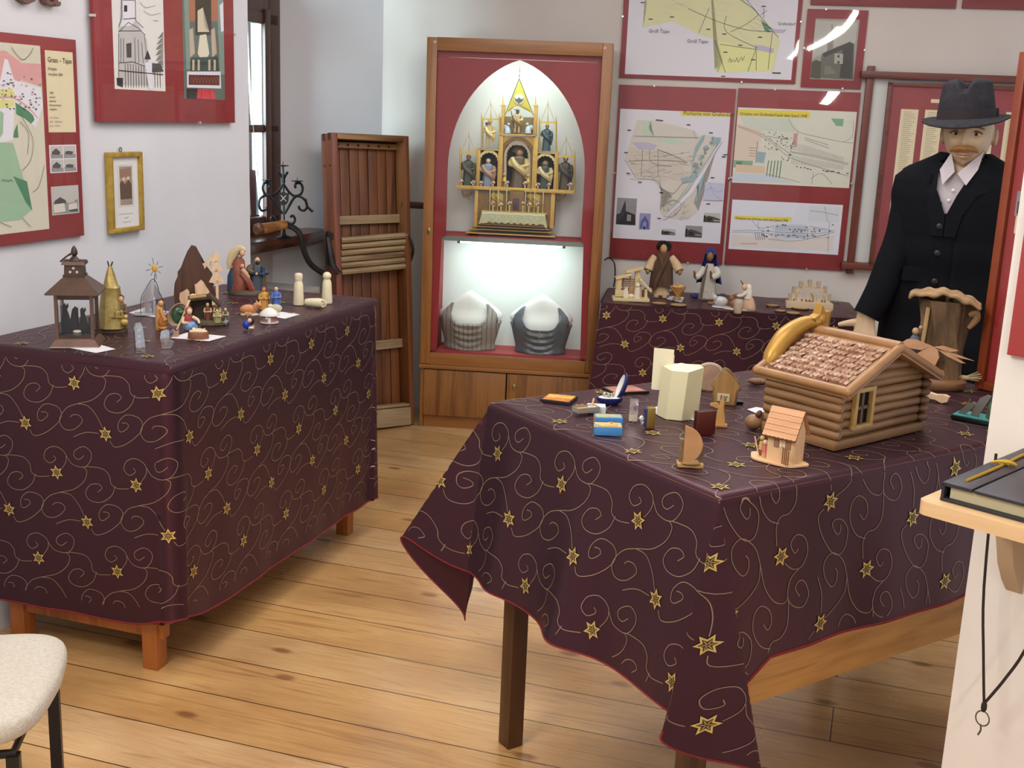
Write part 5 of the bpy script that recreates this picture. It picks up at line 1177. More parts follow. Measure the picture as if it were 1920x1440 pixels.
# teepee shaped gold sculpture
t, k = stand('nativity_sculpture', 'gold tent shaped nativity sculpture with crossed sticks on top, behind the lantern', 'nativity', 211, 621, TOPL)
gd = mat('#8a763c', .42, .35, var='#a89256', vs=60, bp=.3, bs=150)
mb = MB(k).m(gd); mb.lathe([(27, 8), (24, 26), (20, 58), (16.5, 80), (17.5, 83), (13, 88), (8, 108), (3, 123)], 12, wob=.05); mb.build('tent', t)
mb = MB(k).m(mat('#2e2620', .6)); mb.tube([(-1, 0, 118), (-4, 0, 132)], [1.6, 1.2], 6); mb.tube([(0, 0, 118), (5, 0, 131)], [1.6, 1.2], 6); mb.build('tent_sticks', t)
mb = MB(k).m(mat('#4a3826', .6, .2)); mb.lathe([(28, 0), (27, 5), (22, 9)], 14, sy=.8, wob=.06); mb.build('base', t)
def robed(mb, x, y, z, h, w, robe, skin, hair, cloak=None, hood=None, lean=0):
    T = mb.T; mb.T = T @ M.Translation((x, y, z)) @ M.Rotation(lean, 4, 'Y'); r = w/2
    mb.m(robe).lathe([(r, 0), (r*.92, h*.2), (r*.74, h*.5), (r*.78, h*.68), (r*.5, h*.78), (r*.2, h*.82)], 12, sy=.75, wob=.05)
    if cloak:
        mb.m(cloak); mb.tube(crs([(-r*.7, -r*.15, h*.72), (-r*.95, -r*.2, h*.5), (-r*.2, -r*.75, h*.5)], 4), [r*.3, r*.3, r*.2], 7); mb.tube(crs([(r*.7, -r*.15, h*.72), (r*.95, -r*.2, h*.5), (r*.2, -r*.75, h*.52)], 4), [r*.3, r*.3, r*.2], 7)
        mb.lathe([(r*1.02, h*.05), (r*.95, h*.3), (r*.85, h*.6), (r*.5, h*.79)], 12, c=(0, r*.22, 0), sy=.7)
    mb.m(skin).ball((0, -r*.05, h*.88), (h*.085, h*.085, h*.10), 10)
    if cloak: mb.ball((0, -r*.8, h*.51), h*.045, 7)
    mb.m(hood or hair).ball((0, h*.025, h*.905), (h*.10, h*.095, h*.105), 10)
    mb.T = T
    return mb
C_ = lambda h, r=.55: mat(h, r)
def fig(name, x, y, z, h, w, robe, skin, hair, t, k, **kw):
    mb = MB(k); robed(mb, x, y, z, h, w, robe, skin, hair, **kw); return mb.build(name, t)
skn = C_('#c79a76')
fig('woman_figure', 8, -16, 8, 44, 22, gd, skn, gd, t, k, cloak=gd, hood=mat('#c9b06a', .4, .3)); fig('man_figure', 17, -9, 8, 62, 18, C_('#5d4a38'), skn, C_('#3c2c20'), t, k, cloak=C_('#6e5a40'))
mb = MB(k).m(mat('#c4a45c', .4, .3)); mb.ball((20, -16, 20), (9, 8, 8), 10); mb.ball((24, -18, 30), 4.5, 8); mb.build('kneeling_figure', t)
# acrylic chapel with wire sun
t, k = stand('acrylic_chapel', 'clear acrylic chapel with bent wire outline and yellow sun, by left wall', 'nativity', 283, 589, TOPL + .001)
ac = glassmat((.86, .88, .9), .05, 'frosted_acrylic', .22)
mb = MB(k).m(ac); mb.prism([(-14, 2), (-14, 32), (4, 66), (20, 34), (20, 2)], 6, 8); mb.build('back_pane', t)
mb = MB(k).m(ac); mb.prism([(-18, 2), (-18, 28), (2, 58), (2, 2)], -8, -6.5); mb.build('front_pane', t)
mb = MB(k).m(mat('#9aa0a4', .2, .3)); mb.box((0, 0, 1), (58, 34, 2)); mb.build('mirror_base', t)
wr = mat('#3c3c3e', .35, .8)
mb = MB(k).m(wr); mb.tube(crs([(-18, -7, 0), (-17, -7, 30), (-8, -2, 48), (4, 0, 66), (12, 2, 58), (16, 4, 40), (19, 6, 34), (24, 8, 20), (27, 8, 2)], 3), .7, 5); mb.build('wire_outline', t)
mb = MB(k).m(wr); mb.tube([(8, 0, 60), (9, 0, 76)], .7, 5)
for q in range(8): a = q*PI/4+.2; L_ = 20 if q % 2 == 0 else 16; mb.tube([(9+7*math.cos(a), 0, 86+8*math.sin(a)), (9+L_*.8*math.cos(a), 0, 86+L_*1.0*math.sin(a))], .45, 4)
mb.build('wire_rays', t)
mb = MB(k).m(mat('#c99a3a', .5)); mb.ball((9, 0, 86), (5.5, 1.8, 7.5), 12); mb.build('sun', t)
mb = MB(k).m(mat('#b9bcc0', .3)); robed(mb, -6, 0, 2, 26, 9, C_('#8f949a'), C_('#b9bcc0'), C_('#8f949a')); robed(mb, 6, 2, 2, 30, 9, C_('#8f949a'), C_('#b9bcc0'), C_('#8f949a')); mb.build('figures', t)
# mountain nativity of brown board with pale wooden cut-outs
t, k = stand('mountain_nativity', 'dark brown mountain shaped wooden nativity with pale fir tree, comet and figures', 'nativity', 372, 580, TOPL)
dkw = wood('#402116', '#52301f', 'z', .5, c3='#351a11'); plw = wood('#d2ab88', '#e0bf9c', 'z', .6, c3='#c79c78')
mb = MB(k).m(dkw); mb.prism([(-42, 0), (-44, 24), (-40, 36), (-42, 46), (-36, 60), (-36, 68), (-28, 78), (-24, 92), (-18, 98), (-18, 106), (-10, 118), (-2, 116), (6, 100), (8, 88), (16, 80), (26, 66), (30, 48), (28, 40), (34, 22), (34, 0)], 16, 22); mb.build('mountain_board', t)
mb = MB(k).m(dkw); mb.box((-2, 4, 4), (84, 30, 8), bev=1); mb.build('base', t)
mb = MB(k).m(plw); mb.prism([(9, 84), (14, 86), (16, 92), (19, 87), (24, 98), (34, 106), (26, 92), (22, 84), (23, 78), (17, 80), (13, 74), (13, 80)], 12, 15); mb.build('comet', t)
mb = MB(k).m(plw)
for z0, z1, w in ((50, 76, 14), (72, 92, 12), (90, 110, 9)): mb.prism([(34-w, z0), (34, z0-3), (34+w, z0+1), (34, z1)], 8, 12)
mb.box((35, 10, 28), (5, 4, 50)); mb.build('fir_tree', t)
mb = MB(k).m(plw); mb.prism([(-4, 8), (-2, 34), (-4, 46), (0, 50), (6, 55), (11, 50), (13, 44), (19, 36), (24, 26), (30, 12), (32, 8)], 2, 7); mb.tube([(-3, 1, 8), (-5, 1, 48)], 1, 5); mb.build('man_cutout', t)
mb = MB(k).m(plw); mb.prism([(-30, 8), (-34, 20), (-33, 30), (-26, 34), (-20, 38), (-16, 34), (-17, 24), (-14, 14), (-12, 8)], 0, 5); mb.build('angel_cutout', t)
mb = MB(k).m(plw); mb.ball((-9, -1, 20), (9, 4, 10), 10); mb.ball((-10, -2, 12), (8, 4, 7), 10); mb.build('child_cutout', t)
# holy family group
t, k = stand('family_sculpture', 'painted sculpture of seated mother in red with cream veil and bearded man in blue', 'nativity', 463, 551, TOPL)
blu = C_('#24384e', .45); redr = mat('#7d3f30', .5, var='#934f3c', vs=60); brr = C_('#54422c'); cre = C_('#cdb88e')
mb = MB(k).m(C_('#4c4030')); mb.lathe([(35, 0), (34, 5), (27, 9)], 16, sy=.6, wob=.04); mb.build('base', t)
mb = MB(k).m(redr); mb.loft([[(-14+16*math.cos(a), -2+12*math.sin(a), 6) for a in [q*PI/7 for q in range(14)]], [(-10+14*math.cos(a), -6+11*math.sin(a), 28) for a in [q*PI/7 for q in range(14)]], [(-14+12*math.cos(a), 0+9*math.sin(a), 46) for a in [q*PI/7 for q in range(14)]], [(-14+11*math.cos(a), 0+8*math.sin(a), 62) for a in [q*PI/7 for q in range(14)]], [(-13+4*math.cos(a), -2+4*math.sin(a), 70) for a in [q*PI/7 for q in range(14)]]]); mb.tube(crs([(-8, -10, 40), (2, -14, 26), (10, -12, 8)], 4), [8, 7, 6], 8); mb.build('woman_robe', t)
mb = MB(k).m(blu); mb.loft([[(-20+17*math.cos(a), 2+11*math.sin(a), 5) for a in [q*PI/7 for q in range(14)]], [(-22+13*math.cos(a), 3+9*math.sin(a), 34) for a in [q*PI/7 for q in range(14)]], [(-22+7*math.cos(a), 4+6*math.sin(a), 48) for a in [q*PI/7 for q in range(14)]]]); mb.build('woman_cloak', t)
mb = MB(k).m(cre); mb.tube(crs([(-32, 2, 46), (-30, 3, 60), (-24, 3, 74), (-14, 0, 83), (-7, -4, 84), (-3, -6, 80)], 4), [3, 7, 9, 8, 6, 3], 9, sq=.8); mb.build('woman_veil', t)
mb = MB(k).m(skn); mb.ball((-8, -7, 77), (5, 5, 6.5), 10); mb.m(C_('#3a281c')); mb.ball((-9, -3, 78), (6, 5, 7), 10); mb.build('woman_head', t)
mb = MB(k).m(skn); mb.tube([(-8, -13, 48), (-1, -16, 40), (4, -15, 32)], [4, 4.5, 2.5], 8); mb.ball((-8, -13, 54), 4.2, 9); mb.build('child', t)
mb = MB(k).m(brr); robed(mb, 16, -2, 6, 66, 26, C_('#3a4250'), skn, C_('#2e2018'), cloak=blu, lean=.06); mb.m(C_('#2e2018')); mb.ball((20, -6, 60), (4, 4, 5), 8); mb.m(brr); mb.tube(crs([(8, -6, 52), (4, -12, 46), (12, -14, 42)], 4), [6, 6, 4], 8); mb.build('man_figure', t)
mb = MB(k).m(brr); mb.loft([[(30+7*math.cos(a), 3+6*math.sin(a), 5) for a in [q*PI/5 for q in range(10)]], [(30+5*math.cos(a), 3+5*math.sin(a), 34) for a in [q*PI/5 for q in range(10)]]]); mb.m(blu); mb.ball((33, 0, 40), (8, 5, 5), 9); mb.build('tree_stump', t)
# three turned pegs of pale wood
peg = wood('#cdbf9c', '#dccfae', 'z', .55, c3='#c2b28c')
for x, y, lab, sl in ((560, 571, 'left standing pale peg doll with slanted head, far end of left table', 1), (613, 568, 'right standing pale round headed peg doll, far end of left table', 0)):
    t, k = stand('peg_doll', lab, 'wooden figure', x, y, TOPL, 0, 'pale peg dolls'); mb = MB(k).m(peg)
    mb.lathe([(10, 0), (10.3, 3), (8.8, 28), (8, 40), (6.6, 43), (6.4, 45)], 16); mb.build('body', t); mb = MB(k).m(peg)
    if sl: mb.lathe([(6.3, 44.5), (7.4, 49), (7.6, 56), (6.6, 58.5), (3, 59.5)], 14); mb.box((-1, -7, 52), (7, 1.4, 8), rot=(.1, 0, .1))
    else: mb.ball((0, 0, 51), (8, 8, 7.6), 14)
    mb.build('head', t)
t, k = stand('peg_baby', 'pale wooden swaddled baby peg lying between the two peg dolls', 'wooden figure', 592, 576, TOPL, 0, 'pale peg dolls')
mb = MB(k).m(peg); mb.tube([(-18, 8, 8), (-10, 4, 8.5), (6, -4, 9), (13, -8, 9)], [6.5, 8, 9, 8], 14); mb.build('bundle', t); mb = MB(k).m(peg); mb.tube(crs([(13+6*math.cos(a), -11-3*math.cos(a)*.5, 9+6*math.sin(a)) for a in [q*PI/5 for q in range(11)]], 2), 1.6, 6); mb.ball((11, -8, 8), (4, 4, 4.4), 8); mb.build('hood', t)
# ox, orange and blue figures, sheep, hut, round blue pair
t, k = stand('ox_figure', 'small tan lying ox figure beside the orange robed figure, left table', 'animal figure', 468, 590, TOPL); oxm = mat('#b97a4c', .55, var='#c98f62', vs=60)
mb = MB(k).m(oxm); mb.ball((-2, 0, 10), (16, 8, 9.5), 14); mb.tube(crs([(9, 0, 12), (13, -2, 18), (17, -4, 21)], 3), [7, 6, 4.5], 10); mb.ball((17, -5, 20), (5.5, 4, 4.5), 10); mb.tube([(-8, -7, 3), (4, -8, 2.5)], [3.5, 3], 7); mb.build('body', t)
mb = MB(k).m(C_('#d9b089')); mb.tube([(14, -4, 24), (12, -4, 28)], [1.4, .6], 5); mb.tube([(19, -3, 24), (21, -3, 28)], [1.4, .6], 5); mb.build('horns', t); mb = MB(k).m(C_('#cdbfae')); mb.lathe([(17, 0), (16, 2), (13, 3)], 14, sy=.6); mb.build('base', t)
t, k = stand('man_figure', 'small standing figure in orange yellow robe, next to the blue figure', 'figure', 495, 580, TOPL); fig('body', 0, 0, 0, 42, 17, C_('#c18a3a'), C_('#b5763c'), C_('#9a5c28'), t, k, cloak=C_('#c79a52'))
mb = MB(k).m(C_('#4a3420')); mb.tube([(8, -5, 0), (8, -5, 30)], .8, 5); mb.build('staff', t)
t, k = stand('woman_figure', 'small standing figure in bright blue robe on left table', 'figure', 518, 576, TOPL); fig('body', 0, 0, 0, 38, 16, C_('#3f62b0'), skn, C_('#9fb2d4'), t, k, cloak=C_('#5878bc'), hood=C_('#a9b4cc'))
t, k = stand('sheep_figure', 'small pale greenish lying sheep below the blue figure', 'animal figure', 517, 586, TOPL); mb = MB(k).m(mat('#b3ac8c', .7, bp=.6, bs=300)); mb.ball((0, 0, 8), (12, 7, 8), 12); mb.build('body', t); mb = MB(k).m(C_('#c9c0a4')); mb.ball((-10, -3, 13), (5, 4, 4), 9); mb.build('head', t)
t, k = stand('toy_hut', 'tiny round hut with white domed roof and brick wall, left table', 'toy house', 505, 605, TOPL)
mb = MB(k).m(mat('#a3766a', .7, var='#8f6156', vs=200)); mb.lathe([(14, 2), (14, 16)], 12, sy=.8); mb.build('wall', t); mb = MB(k).m(C_('#d3cfcb')); mb.lathe([(19, 14), (19, 16), (14, 22), (7, 27), (.5, 29)], 16, sy=.85); mb.build('roof', t); mb = MB(k).m(C_('#c9c4bf')); mb.lathe([(17, 0), (17, 2.5)], 14, sy=.85); mb.build('base', t); mb = MB(k).m(C_('#d8d4d0')); mb.box((0, -11, 7), (5, 2, 9)); mb.box((-5, -10.5, 11), (4, 2, 5)); mb.build('door', t)
t, k = stand('blue_figure', 'small round figure with shiny blue cape and dark hair, in front of the hut', 'figure', 466, 617, TOPL); mb = MB(k).m(mat('#1c3c9c', .3)); mb.ball((-3, 0, 9), (8, 6, 9), 12); mb.build('cape', t); mb = MB(k).m(C_('#2a1c1c')); mb.ball((4, 1, 16), (7, 6, 9), 10); mb.build('hair', t); mb = MB(k).m(C_('#d2b294')); mb.ball((2, -5, 17), (4, 3, 4.5), 9); mb.ball((5, -4, 3), (6, 4, 3), 8); mb.build('face', t); mb = MB(k).m(C_('#b97a4a')); mb.tube([(-1, 0, 20), (-2, 0, 29)], .9, 5); mb.build('wick', t)
# orange clay kneeling figure
t, k = stand('clay_figure', 'glazed orange clay kneeling figure, left of the green shell nativity', 'figure', 303, 619, TOPL); clay = mat('#a9682e', .3, var='#b97a3c', vs=40); clayl = mat('#c08a54', .35)
mb = MB(k).m(clayl); mb.lathe([(9, 0), (10, 8), (9, 24), (8, 38), (6, 46), (2, 50)], 12, sx=.9, sy=.8, c=(-3, 2, 0)); mb.build('back', t); mb = MB(k).m(clay); mb.ball((2, -3, 16), (9, 8, 13), 12); mb.tube(crs([(-1, -4, 40), (2, -8, 30), (6, -9, 20)], 3), [4, 4, 6], 8); mb.ball((2, -2, 5), (10, 9, 5), 10); mb.build('robe', t); mb = MB(k).m(clayl); mb.ball((0, -2, 51), (5.5, 5.5, 6), 10); mb.build('head', t)
# shell nativity with pole
t, k = stand('shell_nativity', 'tilted oval bark shell with green glazed figure inside and pale wooden pole', 'nativity', 336, 619, TOPL)
mb = MB(k).m(mat('#a58a74', .6)); 
mb.grid(lambda u, v: ((-2+17*math.cos(2*PI*u)*math.sin(v*PI/2)+ (22*math.sin(2*PI*u)*math.sin(v*PI/2))*.25), 8-12*math.sin(v*PI/2)**3, 30+22*math.sin(2*PI*u)*math.sin(v*PI/2)), 24, 8); mb.build('shell', t, solid=.002)
mb = MB(k).m(mat('#28402e', .25, var='#3c5a40', vs=60)); mb.ball((0, 1, 28), (13, 5, 17), 14); mb.ball((4, -5, 35), (8, 5, 5), 10); mb.build('green_figure', t)
mb = MB(k).m(plw); mb.tube([(-4, -10, 3), (6, -9, 24), (15, -6, 46), (20, -4, 58)], [2.2, 2, 2.4, 2], 7); mb.build('pole', t); mb = MB(k).m(mat('#5c4a48', .6)); mb.ball((-9, -4, 4), (9, 6, 5), 8); mb.build('foot', t)
# stable with a crowd of little beige headed figures
t, k = stand('stable_nativity', 'small dark wooden stable with mossy roof and cream capped figures, left table', 'nativity', 391, 607, TOPL); dbr = mat('#33261c', .8, var='#443423', vs=60, bp=.5); moss = mat('#4a4630', .85, var='#5c5238', vs=80, bp=.6)
mb = MB(k).m(moss); mb.lathe([(38, 0), (37, 5), (30, 9)], 16, sy=.55, wob=.07); mb.build('base', t)
mb = MB(k).m(dbr); mb.box((-14, 8, 28), (42, 4, 42)); mb.box((-33, 0, 26), (4, 20, 38)); mb.build('wall', t)
mb = MB(k).m(dbr); mb.box((-16, -2, 50), (40, 26, 4), rot=(.1, -.12, 0)); mb.box((12, -2, 46), (30, 26, 4), rot=(.1, .75, 0)); mb.m(mat('#a58a4a', .8)); mb.box((-18, -6, 52.5), (30, 10, 2), rot=(.1, -.12, 0)); mb.build('roof', t)
for x, y, z, h, w, cc in ((-1, -10, 9, 32, 13, '#6a2a26'), (16, -8, 9, 32, 12, '#5c4c34'), (16, -17, 5, 25, 13, '#8f8a5c'), (31, -8, 6, 25, 10, '#4c4640')):
    fig('figure', x, y, z, h, w, C_(cc), C_('#caa27a'), C_('#cfc08c'), t, k, cloak=C_('#bfae78'))
mb = MB(k).m(C_('#9a9a94')); mb.prism([(26, 6), (30, 10), (31, 15), (33, 10), (37, 8), (33, 6), (32, 1), (30, 5)], -20, -17); mb.build('star', t)
# kneeling painted figure in red and blue, manger slab, little bird like piece
t, k = stand('woman_figure', 'kneeling painted figure in red top and blue skirt, before the dark stable', 'figure', 357, 621, TOPL)
mb = MB(k).m(mat('#4d6a94', .45, var='#7f97b8', vs=80)); mb.ball((0, -2, 10), (14, 10, 11), 12); mb.tube([(6, -8, 10), (10, -11, 2)], [8, 5], 8); mb.build('skirt', t); mb = MB(k).m(C_('#22305a')); mb.ball((8, 2, 16), (9, 8, 11), 10); mb.build('cloak', t); mb = MB(k).m(C_('#8a2c2a')); mb.lathe([(10, 14), (10, 24), (7, 32), (3, 35)], 12, sy=.7, c=(-4, 0, 0)); mb.build('top', t); mb = MB(k).m(C_('#d2b594')); mb.tube(crs([(-12, -2, 28), (-13, -6, 18), (-4, -11, 18)], 4), [3.4, 3.4, 2.4], 7); mb.tube(crs([(4, -2, 28), (14, -4, 22), (16, -8, 16)], 4), [3, 3, 2], 7); mb.ball((-1, -3, 38), (5, 5, 6), 10); mb.build('arms_and_face', t); mb = MB(k).m(C_('#a05848')); mb.ball((-2, 1, 40), (7, 6, 7), 10); mb.build('headscarf', t)
t, k = stand('manger_slab', 'round brown wood slab manger with pale baby, on white slip', 'manger', 372, 635, TOPL + .0012); mb = MB(k).m(mat('#7d4c34', .6)); mb.lathe([(19, 0), (19.5, 2), (18.5, 12), (17, 13)], 18, sy=.55); mb.build('slab', t); mb = MB(k).m(C_('#d6bc9a')); mb.tube(crs([(-15, -2, 14), (-4, -5, 15), (8, -4, 14), (15, 0, 14)], 3), [3, 3.6, 3.4, 2.4], 8); mb.tube(crs([(-10, 3, 15), (2, 5, 16), (12, 3, 15)], 3), [2.6, 3, 2], 8); mb.build('rim', t); mb = MB(k).m(C_('#d9c3a6')); mb.ball((-8, 1, 18), 3.4, 8); mb.prism([(4, 14), (2, 20), (8, 18), (13, 20), (12, 14)], 0, 3); mb.build('baby', t)
t, k = stand('bird_figure', 'tiny purple and brown shell piece left of the manger slab', 'ornament', 327, 631, TOPL + .0012); mb = MB(k).m(mat('#9a7a64', .5)); mb.prism([(-6, 0), (-8, 8), (-2, 14), (3, 10), (9, 12), (8, 2), (3, 0)], -4, 4); mb.build('body', t); mb = MB(k).m(mat('#5f4a68', .5)); mb.ball((-5, -3, 8), (4, 3, 6), 8); mb.build('wing', t)
# two engraved crystal blocks
cry = glassmat((.93, .94, .96), .08, 'crystal', .5); crw = mat('#c3c4c8', .3)
t, k = stand('crystal_block', 'tall engraved clear crystal nativity block, near edge of left table', 'crystal', 263, 661, TOPL, .25, 'crystal nativities'); mb = MB(k).m(cry); mb.loft([[(-9, -6, 0), (9, -6, 0), (9, 6, 0), (-9, 6, 0)], [(-10, -5, 46), (5, -5, 50), (6, 5, 50), (-10, 5, 46)], [(-7, -3, 56), (1, -3, 58), (1, 3, 58), (-7, 3, 56)]]); mb.build('block', t); mb = MB(k).m(crw)
for z in (9, 20, 30, 42): mb.ball((-1, 0, z), (3.6, .8, 3.6), 8)
mb.build('engraving', t)
t, k = stand('crystal_block', 'short rounded engraved crystal, in front of the orange clay figure', 'crystal', 314, 653, TOPL, -.2, 'crystal nativities'); mb = MB(k).m(cry); mb.prism([(-9, 0), (-12, 20), (-10, 33), (-2, 36), (4, 32), (6, 16), (12, 12), (10, 4), (5, 0)], -5, 5); mb.build('block', t); mb = MB(k).m(crw); mb.ball((-3, 0, 10), (3.6, .8, 5), 8); mb.ball((-4, 0, 24), (3, .8, 4), 8); mb.build('engraving', t)
# ================================================================ ON THE LOW TABLE BY THE BACK WALL
TOPM = HM + .005
pk = wood('#c3aa78', '#d3bd90', 'x', .6, c3='#b89c6a'); pkz = wood('#c3aa78', '#d3bd90', 'z', .6, c3='#b89c6a')
t, k = stand('toy_stable', 'open pale wooden toy stable with blocky roof pieces and small carved figures, by the cabinet', 'nativity', 1182, 563, TOPM, .1)
mb = MB(k).m(pk); mb.box((0, 0, 3), (68, 34, 6), bev=1); mb.build('base', t)
mb = MB(k).m(pkz); mb.box((-24, 4, 24), (10, 18, 36)); mb.build('wall_block', t); mb = MB(k).m(pkz); mb.box((11, 8, 32), (9, 12, 52)); mb.build('wall_block', t)
mb = MB(k).m(pkz); mb.box((28, 4, 14), (5, 14, 18)); mb.build('post', t); mb = MB(k).m(pkz); mb.box((18, 8, 16), (5, 12, 22)); mb.build('post', t)
for c, d, r in (((-16, 4, 45), (30, 24, 4.5), -.32), ((4, 6, 57), (32, 22, 4.5), -.28), ((26, 4, 30), (34, 22, 4.5), .80)):
    mb = MB(k).m(pk); mb.box(c, d, rot=(0, r, 0), bev=.8); mb.build('roof_block', t)
mb = MB(k).m(C_('#a87c5c')); 
for z in (30, 34, 38): mb.box((-4, 10, z), (28, 2, 2.6))
mb.box((-14, 9, 28), (2.5, 2.5, 34)); mb.box((-2, 9, 24), (2.5, 2.5, 40)); mb.box((-6, 9, 26), (30, 3, 3)); mb.build('ladder_fence', t)
mb = MB(k).m(pk); mb.box((-22, -10, 14), (16, 2, 12)); mb.build('manger_rail', t)
wf = C_('#d8cfb4')
mb = MB(k).m(wf); mb.lathe([(6, 6), (5.4, 18), (4.6, 26)], 10, c=(11, -8, 0), sy=.8); mb.ball((11, -8, 30), (4.4, 4.2, 5), 9); mb.build('figure', t)
mb = MB(k).m(wf); mb.prism([(-14, 6), (-14, 20), (-10, 27), (-7, 22), (-4, 8), (-3, 6)], -10, -5); mb.build('figure', t)
mb = MB(k).m(wf); mb.ball((0, -10, 9.5), (6, 4, 4.5), 9); mb.build('lamb', t); mb = MB(k).m(C_('#b08150')); mb.box((2, 2, 15), (12, 6, 16)); mb.build('hay_rack', t)
# faceless shepherd doll in a brown cloak
def doll(px, py, H_, name, label, cat): return stand(name, label, cat, px, py, TOPM)
t, k = doll(1238, 557, 106, 'cloaked_doll', 'faceless cloth doll with black curly hair and brown cloak, arms apart, by wall', 'doll')
bk = mat('#5a3f2c', .85, var='#4b3424', vs=60, bp=.4, bs=300, stretch=(1, 1, .2)); crm = mat('#b99c78', .85, var='#c9ae8a', vs=70); sk2 = C_('#b08a5c', .7)
mb = MB(k).m(crm); mb.lathe([(17, 5), (16, 12), (15, 40), (13, 70), (8, 82)], 16, sy=.65); mb.build('robe', t)
mb = MB(k).m(bk)
def cl(u, v):
    th = PI*(-.5+2.0*u*1.0); r = 21 - 6*v**3 if v < .8 else 18-26*(v-.8); r = 17+5*(1-v) if v < .7 else (18.5-62*(v-.7)*.62)
    return (r*math.cos(th)*1.02, r*.66*math.sin(th)-1, 20 + 66*v + (6*math.sin(th*3)*(1-v)*.4))
mb.grid(cl, 28, 12); mb.tube(crs([(-10, -6, 80), (-2, -15, 62), (-10, -16, 34), (-14, -14, 18)], 5), [5, 6, 7, 7], 8, sq=.6); mb.tube(crs([(10, -6, 80), (4, -15, 62), (-8, -17, 36), (-12, -16, 22)], 5), [5, 6, 6, 6], 8, sq=.6); mb.build('cloak', t)
for sx in (-1, 1):
    mb = MB(k).m(crm); q = [(sx*14, 0, 76), (sx*22, -3, 62), (sx*26, -8, 50)] if sx < 0 else [(14, 0, 76), (24, -3, 64), (32, -10, 52)]
    mb.tube(crs(q, 4), [7, 8, 9, 8.5], 10); s_ = mb.build('sleeve', t); mb = MB(k).m(C_('#8a6a48', .7)); mb.ball((q[2][0]+sx*.5, q[2][1]-5, q[2][2]-2), (4, 4, 5), 8); mb.build('hand', t)
    mb = MB(k).m(crm); mb.box((sx*8, -6, 3), (9, 14, 6), bev=2); mb.build('foot', t)
mb = MB(k).m(sk2); mb.ball((0, -2, 91), (7, 7, 9), 12); mb.build('head', t)
mb = MB(k).m(mat('#0e0c0c', .9, bp=1.0, bs=300)); r_ = random.Random(5); mb.ball((0, 3, 94), (11, 9, 10), 12)
for q in range(26):
    a = r_.uniform(-.3, PI+.3); mb.ball((11*math.cos(a)+r_.uniform(-1, 1), 1+r_.uniform(-4, 5), 93+10*math.sin(a)), r_.uniform(2.4, 3.8), 6)
mb.build('hair', t)
# little manger on a white card
slip('white card under the small straw manger, low table', [(1250, 561), (1255, 555), (1283, 558), (1278, 567)], TOPM-.0005, th=.002, group='paper slips')
t, k = stand('manger', 'small crossed stick manger holding a wrapped baby, between the two cloth dolls', 'manger', 1269, 563, TOPM + .002)
st_ = C_('#a8763c', .6)
for sx in (-1, 1):
    mb = MB(k).m(st_); mb.tube([(-sx*8, -4, 0), (sx*14, -4, 27)], 1.6, 6); mb.tube([(-sx*8, 5, 0), (sx*14, 5, 27)], 1.6, 6); mb.build('crossed_legs', t)
mb = MB(k).m(st_); mb.loft([[(2+5*math.cos(a), 1+5*math.sin(a), 8) for a in [q*PI/6 for q in range(12)]], [(0+15*math.cos(a), 1+9*math.sin(a), 25) for a in [q*PI/6 for q in range(12)]]]); mb.build('crib', t)
mb = MB(k).m(C_('#c9a26a', .8)); mb.ball((0, 0, 26), (11, 8, 5), 12); mb.build('blanket', t); mb = MB(k).m(C_('#b98a5a')); mb.ball((-1, -4, 30), (4, 4, 4), 9); mb.build('baby', t)
# woman doll in blue shawl
t, k = doll(1326, 562, 90, 'woman_doll', 'faceless dark skinned cloth doll in cream dress and blue head shawl, low table', 'doll')
blue = mat('#2f3a78', .85, var='#273066', vs=50, bp=.3, bs=200); crd = mat('#b9b1a2', .85, var='#aaa193', vs=50); strp = C_('#6c6058', .85); dsk = C_('#6b4730', .6)
mb = MB(k).m(crd); mb.lathe([(17, 3), (15.5, 14), (12, 44), (11, 58), (6, 68)], 16, sy=.7, wob=.03); mb.build('dress', t)
mb = MB(k).m(strp); mb.tube([(-5, -7, 66), (-8, -8.5, 44), (-12, -11, 6)], [2.5, 4.5], 8, sq=.5, up=(0, 1, 0)); mb.build('stole', t)
mb = MB(k).m(blue)
mb.grid(lambda u, v: ((lambda th, r: (r*math.cos(th), 2+r*.7*math.sin(th)+3, 92-62*v))(PI*(-.12+1.24*u), (9+14*v+1.5*math.sin(u*20)*v)*(1 if v > .05 else .6))), 24, 12); mb.tube(crs([(-8, -3, 86), (0, -2, 95), (8, -3, 86)], 4), [4, 5, 4], 8); mb.build('shawl', t, solid=.002)
mb = MB(k).m(blue); mb.ball((-24, 4, 5), (9, 6, 5), 8); mb.build('shawl_hem', t); mb = MB(k).m(blue); mb.ball((24, 6, 5), (8, 6, 5), 8); mb.build('shawl_hem', t)
for sx, q in ((-1, [(-10, 0, 60), (-18, -6, 46), (-25, -10, 42)]), (1, [(10, 0, 60), (16, -8, 50), (5, -14, 44)])):
    mb = MB(k).m(C_('#c4bcae', .85)); mb.tube(crs(q, 4), [6, 7, 6.5, 6], 9); mb.build('sleeve', t)
    mb = MB(k).m(dsk); mb.tube([q[2], (q[2][0]-3*1, q[2][1]-3, q[2][2]+12)], [3.2, 1.6], 8); mb.build('hand', t)
mb = MB(k).m(C_('#8a5c38', .6)); mb.ball((-1, -3, 82), (6.5, 6.5, 9.5), 12); mb.build('head', t); mb = MB(k).m(C_('#4a2814', .8)); mb.ball((-1, 0, 84), (8, 6.5, 9.5), 12); mb.build('hair', t)
for x in (-7, 5):
    mb = MB(k).m(C_('#6a5040')); mb.box((x, -9, 2), (8, 11, 4), bev=1.5); mb.build('foot', t)
